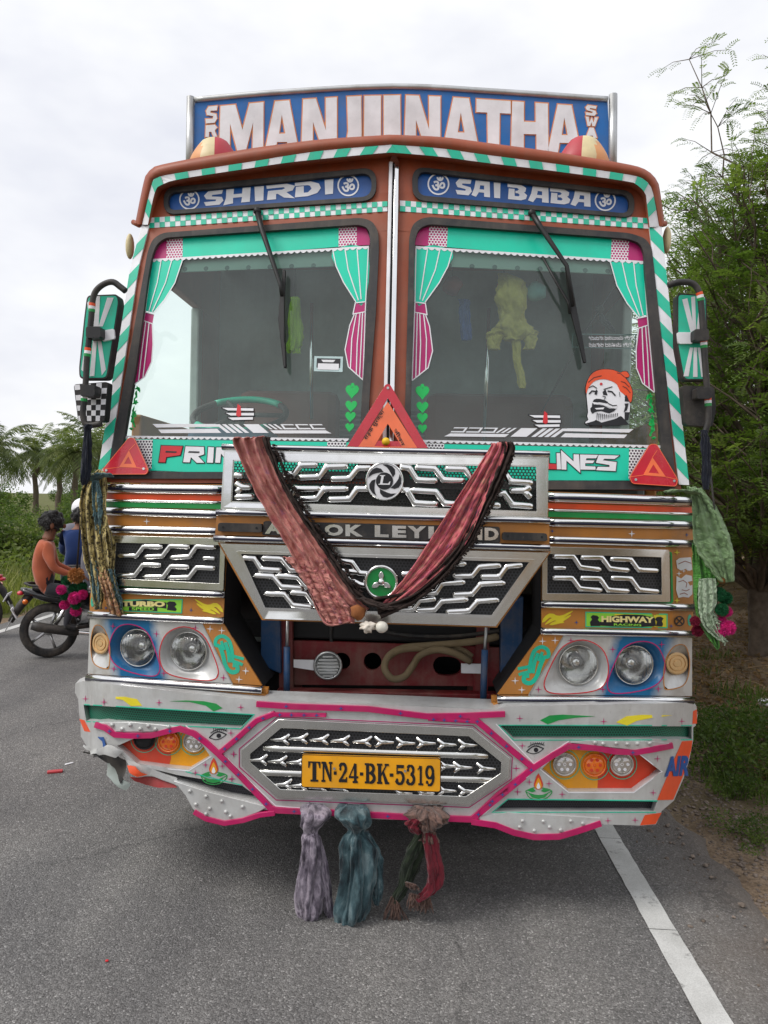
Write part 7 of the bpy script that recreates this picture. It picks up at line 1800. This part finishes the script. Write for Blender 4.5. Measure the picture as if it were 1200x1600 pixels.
dangle('teal_pompom', R1('r4',595,312), .045, rgb('pale_teal_wool', 140, 200, 196, rough=.9), 'pale teal pompom hanging behind the windscreen', 'pompom')
dangle('dark_charm', R1('r4',842,382), .020, BLACKP, 'dark round charm hanging on a cord behind the windscreen beside the wiper', 'charm', top=480)
o = bundle('dark_feather', [(*R1('r4',845,400), 3, .40), (*R1('r4',862,430), 6, .40), (*R1('r4',885,455), 5, .40), (*R1('r4',898,475), 2, .40)], BLACKF, seed=1); tag(rebase(o), 'dark feather charm hanging below the round charm', 'charm')
o = bundle('blue_ribbon', [(*R1('r4',312,345), 7, .5), (*R1('r4',316,420), 8, .5), (*R1('r4',320,505), 7, .5)], cloth_mat('blue_ribbon', [(40,70,140),(60,96,170)], 5), seed=1); tag(rebase(o), 'faded blue ribbon hanging inside the cab', 'ribbon')
LIME2 = cloth_mat('lime_threads', [(140,190,30),(190,230,60),(170,216,50)], 4, stretch=(14,.5,1))
o = join([bundle('a', [(*R1('r3',803,335), 4, .33), (*R1('r3',803,352), 7, .33), (*R1('r3',802,450), 9, .33), (*R1('r3',798,520), 11, .33), (*R1('r3',794,548), 10, .33)], LIME2, seed=2, lobes=9, depth=.15), fringe('b', R1('r3',772,530), R1('r3',822,530), lambda x, z: .32, 0, 9, LIME2, 90, 2), hang_cord(R1('r3',803,335), 400)], 'lime_tassel'); tag(rebase(o), 'lime green thread tassel hanging behind the windscreen above the steering wheel', 'tassel')

# ---------------------------------------------------------------- motorbikes and riders
BPAINT = rgb('bike_black', 26, 26, 30, rough=.25, coat=.6); BRED = rgb('bike_red', 176, 24, 34, rough=.25, coat=.6, dirt=.1)
ALU = mat('alloy', (.6,.6,.6), rough=.35, metal=.9)
def make_bike(paint):
    V3 = Vector; parts = {}
    t = bpy.data.objects.new('motorbike', None); COL.objects.link(t)
    for wx in (0.0, 1.28):
        prof = [(-.045, .23), (-.055, .26), (-.045, .295), (0, .31), (.045, .295), (.055, .26), (.045, .23)]
        wl = loft('wheel', [[V3((wx+r*cos(2*pi*j/36), dy, .31+r*sin(2*pi*j/36))) for j in range(36)] for dy, r in prof], TYRE, t)
        bm = bmesh.new()
        for dy, r0, r1 in ((0, .225, .245),):
            pass
        rim = loft('rim', [[V3((wx+r*cos(2*pi*j/36), dy, .31+r*sin(2*pi*j/36))) for j in range(36)] for dy, r in ((-.04, .245), (-.035, .215), (.035, .215), (.04, .245))], BLACKP, wl)
        for k in range(5):
            a = k*2*pi/5; tube('spoke', [V3((wx+.03*cos(a), 0, .31+.03*sin(a))), V3((wx+.225*cos(a), 0, .31+.225*sin(a)))], .016, ALU, wl, seg=6)
        tube('hub', [V3((wx, -.06, .31)), V3((wx, .06, .31))], .05, ALU, wl, seg=14)
    tube('swing_arm', [V3((0, -.09, .31)), V3((.45, -.09, .36))], .022, BLACKP, t); tube('swing_arm', [V3((0, .09, .31)), V3((.45, .09, .36))], .022, BLACKP, t)
    tube('shock', [V3((.05, -.11, .36)), V3((.2, -.11, .62))], .03, CHROME, t); tube('shock', [V3((.05, .11, .36)), V3((.2, .11, .62))], .03, CHROME, t)
    def blob(name, secs, m_):
        return loft(name, [[V3((x, wy*cos(2*pi*j/20), z+hz*sin(2*pi*j/20))) for j in range(20)] for x, z, wy, hz in secs], m_, t, cap=2)
    blob('seat', [(-.18, .80, .03, .02), (-.14, .80, .10, .04), (.1, .78, .13, .05), (.35, .75, .13, .05), (.6, .77, .09, .05), (.66, .78, .03, .03)], rgb('seat_vinyl', 34, 32, 34, rough=.6) if 'seat_vinyl' not in MATS else MATS['seat_vinyl'])
    blob('tail', [(-.30, .78, .02, .02), (-.26, .76, .07, .04), (-.05, .70, .10, .06), (.2, .66, .11, .09), (.45, .62, .10, .10)], paint)
    blob('fuel_tank', [(.52, .76, .05, .06), (.62, .80, .13, .11), (.8, .83, .16, .13), (.98, .82, .12, .10), (1.06, .80, .04, .05)], paint)
    blob('engine', [(.42, .42, .06, .08), (.5, .40, .14, .14), (.75, .42, .15, .17), (.88, .45, .08, .1)], ALU)
    tube('exhaust', [V3((.75, -.13, .28)), V3((.5, -.15, .27)), V3((.3, -.17, .30)), V3((.28, -.17, .30))], .024, CHROME, t); tube('silencer', [V3((.32, -.17, .30)), V3((.25, -.17, .31)), V3((-.1, -.19, .38)), V3((-.17, -.19, .40))], [.03, .05, .055, .045], BLACKP, t, seg=14)
    tube('rear_fender', [V3((-.2, 0, .72)), V3((-.3, 0, .6)), V3((-.40, 0, .42))], [.05, .045, .03], BLACKP, t, flat=1); boxes('rear_plate', [((-.36, 0, .52), (.012, .2, .12), Matrix.Rotation(-.5, 3, 'Y'))], WHITE, t, .002)
    boxes('mud_flap', [((-.41, 0, .40), (.01, .12, .16), Matrix.Rotation(.45, 3, 'Y'))], STEEL, t, .002)
    ball('tail_lamp', V3((-.30, 0, .74)), .04, CRIMSON, t, (1, 1.6, .7)); 
    for s in (-1, 1): tube('rear_signal', [V3((-.24, s*.06, .66)), V3((-.24, s*.16, .66))], [.012, .03], AMBL, t)
    for s in (-1, 1): tube('front_fork', [V3((1.28, s*.09, .31)), V3((1.04, s*.09, .92))], .025, CHROME, t)
    tube('handlebar', [V3((.92, -.36, 1.02)), V3((1.02, -.2, 1.0)), V3((1.04, 0, .97)), V3((1.02, .2, 1.0)), V3((.92, .36, 1.02))], .015, BLACKP, t)
    blob('headlamp', [(1.06, .88, .08, .09), (1.12, .88, .11, .12), (1.2, .87, .10, .10), (1.23, .87, .04, .04)], paint)
    for s in (-1, 1):
        st_ = tube('mirror_stem', [V3((.98, s*.25, 1.0)), V3((1.0, s*.3, 1.2))], .008, BLACKP, t); ball('mirror_head', V3((1.0, s*.32, 1.22)), .05, BLACKP, t, (.4, 1.2, .8))
    tube('grab_rail', [V3((.1, -.14, .80)), V3((-.2, -.13, .84)), V3((-.26, 0, .85)), V3((-.2, .13, .84)), V3((.1, .14, .80))], .012, BLACKP, t)
    for s in (-1, 1): tube('foot_peg', [V3((.3, s*.12, .38)), V3((.3, s*.28, .38))], .014, BLACKP, t)
    return t
HEAD = radians(24)
bike = make_bike(BPAINT); bp = UG(76, 1027)
bike.location = (bp.x, bp.y, 0); bike.rotation_euler.z = HEAD; bike.scale = (.88,)*3; tag(bike, 'black motorbike with an orange-shirted rider at the back beside the lorry corner', 'motorbike', 'motorbikes on the road')
bike2 = make_bike(BRED); bike2.scale = (.9,)*3; bike2.location = (-4.86, 5.2, 0); bike2.rotation_euler.z = radians(196); tag(bike2, 'red motorbike cut by the left edge beyond the black motorbike', 'motorbike', 'motorbikes on the road')
# push the red bike so that only its rear half reaches into view
SKIN = rgb('brown_skin', 122, 78, 56, rough=.6); HAIR = rgb('black_hair', 22, 20, 20, rough=.55, var=.3, bump=.6, bscale=90)
def person(name, label, J, E, loc, rz, hair=None, helmet=None, group=None):
    """one continuous skinned body; E = (joint, joint, material)"""
    names = list(J); me = bpy.data.meshes.new(name); me.from_pydata([J[n][0] for n in names], [(names.index(a), names.index(b)) for a, b, m_ in E], [])
    o = bpy.data.objects.new(name, me); COL.objects.link(o)
    sk = o.modifiers.new('skin', 'SKIN'); sk.use_smooth_shade = True
    for i, n in enumerate(names):
        v = me.skin_vertices[0].data[i]; r = J[n][1]; v.radius = r if isinstance(r, tuple) else (r, r); v.use_root = (n == 'hip')
    ss = o.modifiers.new('sub', 'SUBSURF'); ss.levels = 2; ss.render_levels = 2
    dg = bpy.context.evaluated_depsgraph_get(); m2 = bpy.data.meshes.new_from_object(o.evaluated_get(dg))
    bpy.data.objects.remove(o)
    mats = []
    for a, b, m_ in E:
        if m_ not in mats: mats.append(m_)
    m2.materials.clear()
    for m_ in mats: m2.materials.append(m_)
    segs = [(Vector(J[a][0]), Vector(J[b][0]), mats.index(m_)) for a, b, m_ in E]
    for p in m2.polygons:
        c = p.center; best = 9
        for a, b, k in segs:
            d = b-a; t = max(0, min(1, (c-a).dot(d)/max(1e-9, d.length_squared))); ds = (c-a-d*t).length
            if ds < best: best = ds; p.material_index = k
        p.use_smooth = True
        hp_ = Vector(J['hip'][0])
        if mats[p.material_index] is TRO and c.z > hp_.z-.07 and c.x < hp_.x+.07: p.material_index = mats.index(E[0][2])
    for v in m2.vertices: v.co += Vector((mnoise.noise(v.co*9), mnoise.noise(v.co*9+Vector((3, 1, 0))), 0))*.008
    r = bpy.data.objects.new(name, m2); COL.objects.link(r); r.location = loc; r.rotation_euler.z = rz
    tag(r, label, 'person', group)
    H = Vector(J['head'][0]); hp = Vector(J['hip'][0]); wp = Vector(J['waist'][0]); rr = J['hip'][1]
    if hair:
        ball('hair', H+Vector((-.015, 0, .035)), .108, hair, r, (1.05, .88, 1.0), 4, .35)
        V, Fc = [], []; random.seed(4)
        for i in range(900):
            d = Vector((random.gauss(-.3, 1), random.gauss(0, 1), random.gauss(.5, .8))).normalized(); p = H+Vector((-.015, 0, .035))+Vector((d.x*1.05, d.y*.88, d.z))*.105
            e = (d*.35+Vector((random.gauss(0, .4), random.gauss(0, .4), -.6))).normalized(); s = d.cross(e).normalized()*.004; k = len(V); V += [p-s, p+s, p+e*.03+d*.006+s*.3, p+e*.03+d*.006-s*.3]; Fc.append((k, k+1, k+2, k+3))
        mh = bpy.data.meshes.new('hair_strands'); mh.from_pydata(V, [], Fc); obj('hair_strands', mh, hair, r)
        # face: nose, eyes, ears, mouth on the forward side
        ball('nose', H+Vector((.105, 0, -.015)), .018, SKIN, r, (1, .8, 1.4))
        for s in (-1, 1):
            ball('ear', H+Vector((-.005, s*.088, -.01)), .03, SKIN, r, (.7, .35, 1.1)); ball('eye', H+Vector((.088, s*.034, .02)), .012, BLACKF, r, (.6, 1.3, .8))
        ball('mouth', H+Vector((.09, 0, -.06)), .02, rgb('lip', 120, 60, 54) if 'lip' not in MATS else MATS['lip'], r, (.5, 1.3, .4))
    if helmet:
        ball('helmet', H+Vector((0, 0, .03)), .148, helmet, r, (1.08, .92, .98), 3, 0); ball('visor', H+Vector((.075, 0, .0)), .10, BLACKF, r, (.85, 1.08, .6), 3, 0)
    return r
ORSH = cloth_mat('orange_shirt', [(164,86,60),(188,106,78)], 5); TRO = cloth_mat('dark_trousers', [(36,36,42),(58,58,64)], 6); BLSH = cloth_mat('blue_shirt', [(28,46,92),(46,68,116)], 5); GRSH = cloth_mat('grey_shirt', [(96,96,108),(130,130,140)], 5)
def rider(hx, sc, shirt, lean, arm_fwd, foot):
    z0 = .74; J = {}; k = sc
    P = lambda x, y, z: (hx+x*k, y*k, z0+z*k)
    J['hip'] = (P(0, 0, 0), (.19*k, .17*k)); J['waist'] = (P(.02+lean*.3, 0, .16), (.18*k, .15*k)); J['chest'] = (P(.03+lean*.7, 0, .34), (.205*k, .16*k)); J['neckb'] = (P(.05+lean, 0, .50), (.105*k, .10*k)); J['neck'] = (P(.07+lean, 0, .57), .055*k)
    J['head'] = (P(.10+lean, 0, .69), (.088*k, .098*k)); J['crown'] = (P(.10+lean, 0, .78), .07*k)
    E = [('hip','waist',shirt),('waist','chest',shirt),('chest','neckb',shirt),('neckb','neck',SKIN),('neck','head',SKIN),('head','crown',SKIN)]
    for s, n in ((-1,'r'),(1,'l')):
        J['sh'+n] = (P(.04+lean, s*.18, .44), .085*k); J['el'+n] = (P(.10+lean+arm_fwd*.35, s*.25, .20), .05*k); J['wr'+n] = (P(.28+lean+arm_fwd, s*.20, .10+arm_fwd*.15), .034*k); J['ha'+n] = (P(.36+lean+arm_fwd, s*.18, .09+arm_fwd*.15), (.022*k, .042*k))
        E += [('chest','sh'+n,shirt),('sh'+n,'el'+n,shirt),('el'+n,'wr'+n,shirt if True else SKIN),('wr'+n,'ha'+n,SKIN)]
        for q in range(4):
            y = (-.03+.02*q)*k; J['f%d%s' % (q, n)] = ((J['ha'+n][0][0]+.05*k, J['ha'+n][0][1]+y, J['ha'+n][0][2]-.012), .010*k); J['g%d%s' % (q, n)] = ((J['ha'+n][0][0]+(.085-.006*abs(q-1))*k, J['ha'+n][0][1]+y*1.1, J['ha'+n][0][2]-.045), .008*k)
            E += [('ha'+n, 'f%d%s' % (q, n), SKIN), ('f%d%s' % (q, n), 'g%d%s' % (q, n), SKIN)]
        J['t'+n] = ((J['ha'+n][0][0]+.01, J['ha'+n][0][1]-s*.055*k, J['ha'+n][0][2]-.02), .010*k); E.append(('ha'+n, 't'+n, SKIN))
        J['th'+n] = (P(.10, s*.12, -.04), .098*k); J['kn'+n] = (P(.40, s*.22, -.10), .07*k); J['an'+n] = (P(.30, s*.22, -.46), .045*k); J['to'+n] = (P(.44, s*.23, -.50), (.045*k, .035*k))
        E += [('hip','th'+n,TRO),('th'+n,'kn'+n,TRO),('kn'+n,'an'+n,TRO),('an'+n,'to'+n,BLACKP)]
    return J, E
bike3 = make_bike(BPAINT); bike3.location = (-4.28, 6.45, 0); bike3.rotation_euler.z = radians(112); bike3.scale = (.88,)*3; tag(bike3, 'dark motorbike heading away beyond the black motorbike, ridden by two people', 'motorbike', 'motorbikes on the road')
J, E = rider(-.10, .86, ORSH, .04, .06, 0); person('person', 'person in an orange shirt with black hair sitting at the back of the black motorbike', J, E, bike.location, HEAD, hair=HAIR, group='motorbike riders')
J, E = rider(.34, .90, GRSH, .06, .2, 0); person('person', 'person in a grey shirt at the handlebar of the black motorbike', J, E, bike.location, HEAD, hair=HAIR, group='motorbike riders')
J, E = rider(.08, .86, BLSH, .02, .1, 0); person('person', 'person in a blue shirt with black hair riding behind a white-helmeted driver', J, E, bike3.location, radians(112), hair=HAIR, group='motorbike riders')
J, E = rider(.55, .98, GRSH, .06, .2, 0); person('person', 'person in a white helmet driving the dark motorbike farther away', J, E, bike3.location, radians(112), helmet=WHITEF, group='motorbike riders')
# ---------------------------------------------------------------- litter on the road
def chip(name, px, py, w_, l_, h_, m_, label, rot):
    g = UG(px, py, .004); o = boxes(name, [((0, 0, h_/2), (w_, l_, h_), Matrix.Rotation(rot, 3, 'Z'))], m_, None, .003); o.location = (g.x, g.y, .001); tag(o, label, 'litter', 'litter on the road'); return o
chip('torn_wrapper', 86, 1206, .085, .035, .012, rgb('wrapper_red', 190, 60, 66), 'small red and white torn wrapper lying on the road beside the crushed bumper', .4)
chip('torn_wrapper', 108, 1193, .05, .018, .006, WHITE, 'small white scrap on the road beside the red wrapper', .9)
chip('torn_wrapper', 167, 1501, .012, .009, .006, REDF, 'tiny red chip lying on the open road', .2)
o = ball('white_litter', UG(1196, 1113)+Vector((0, 0, .08)), .045, WHITE, None, (1.4, .8, .7), 3, .5); tag(rebase(o), 'crumpled white wrapper on the right bank', 'litter')
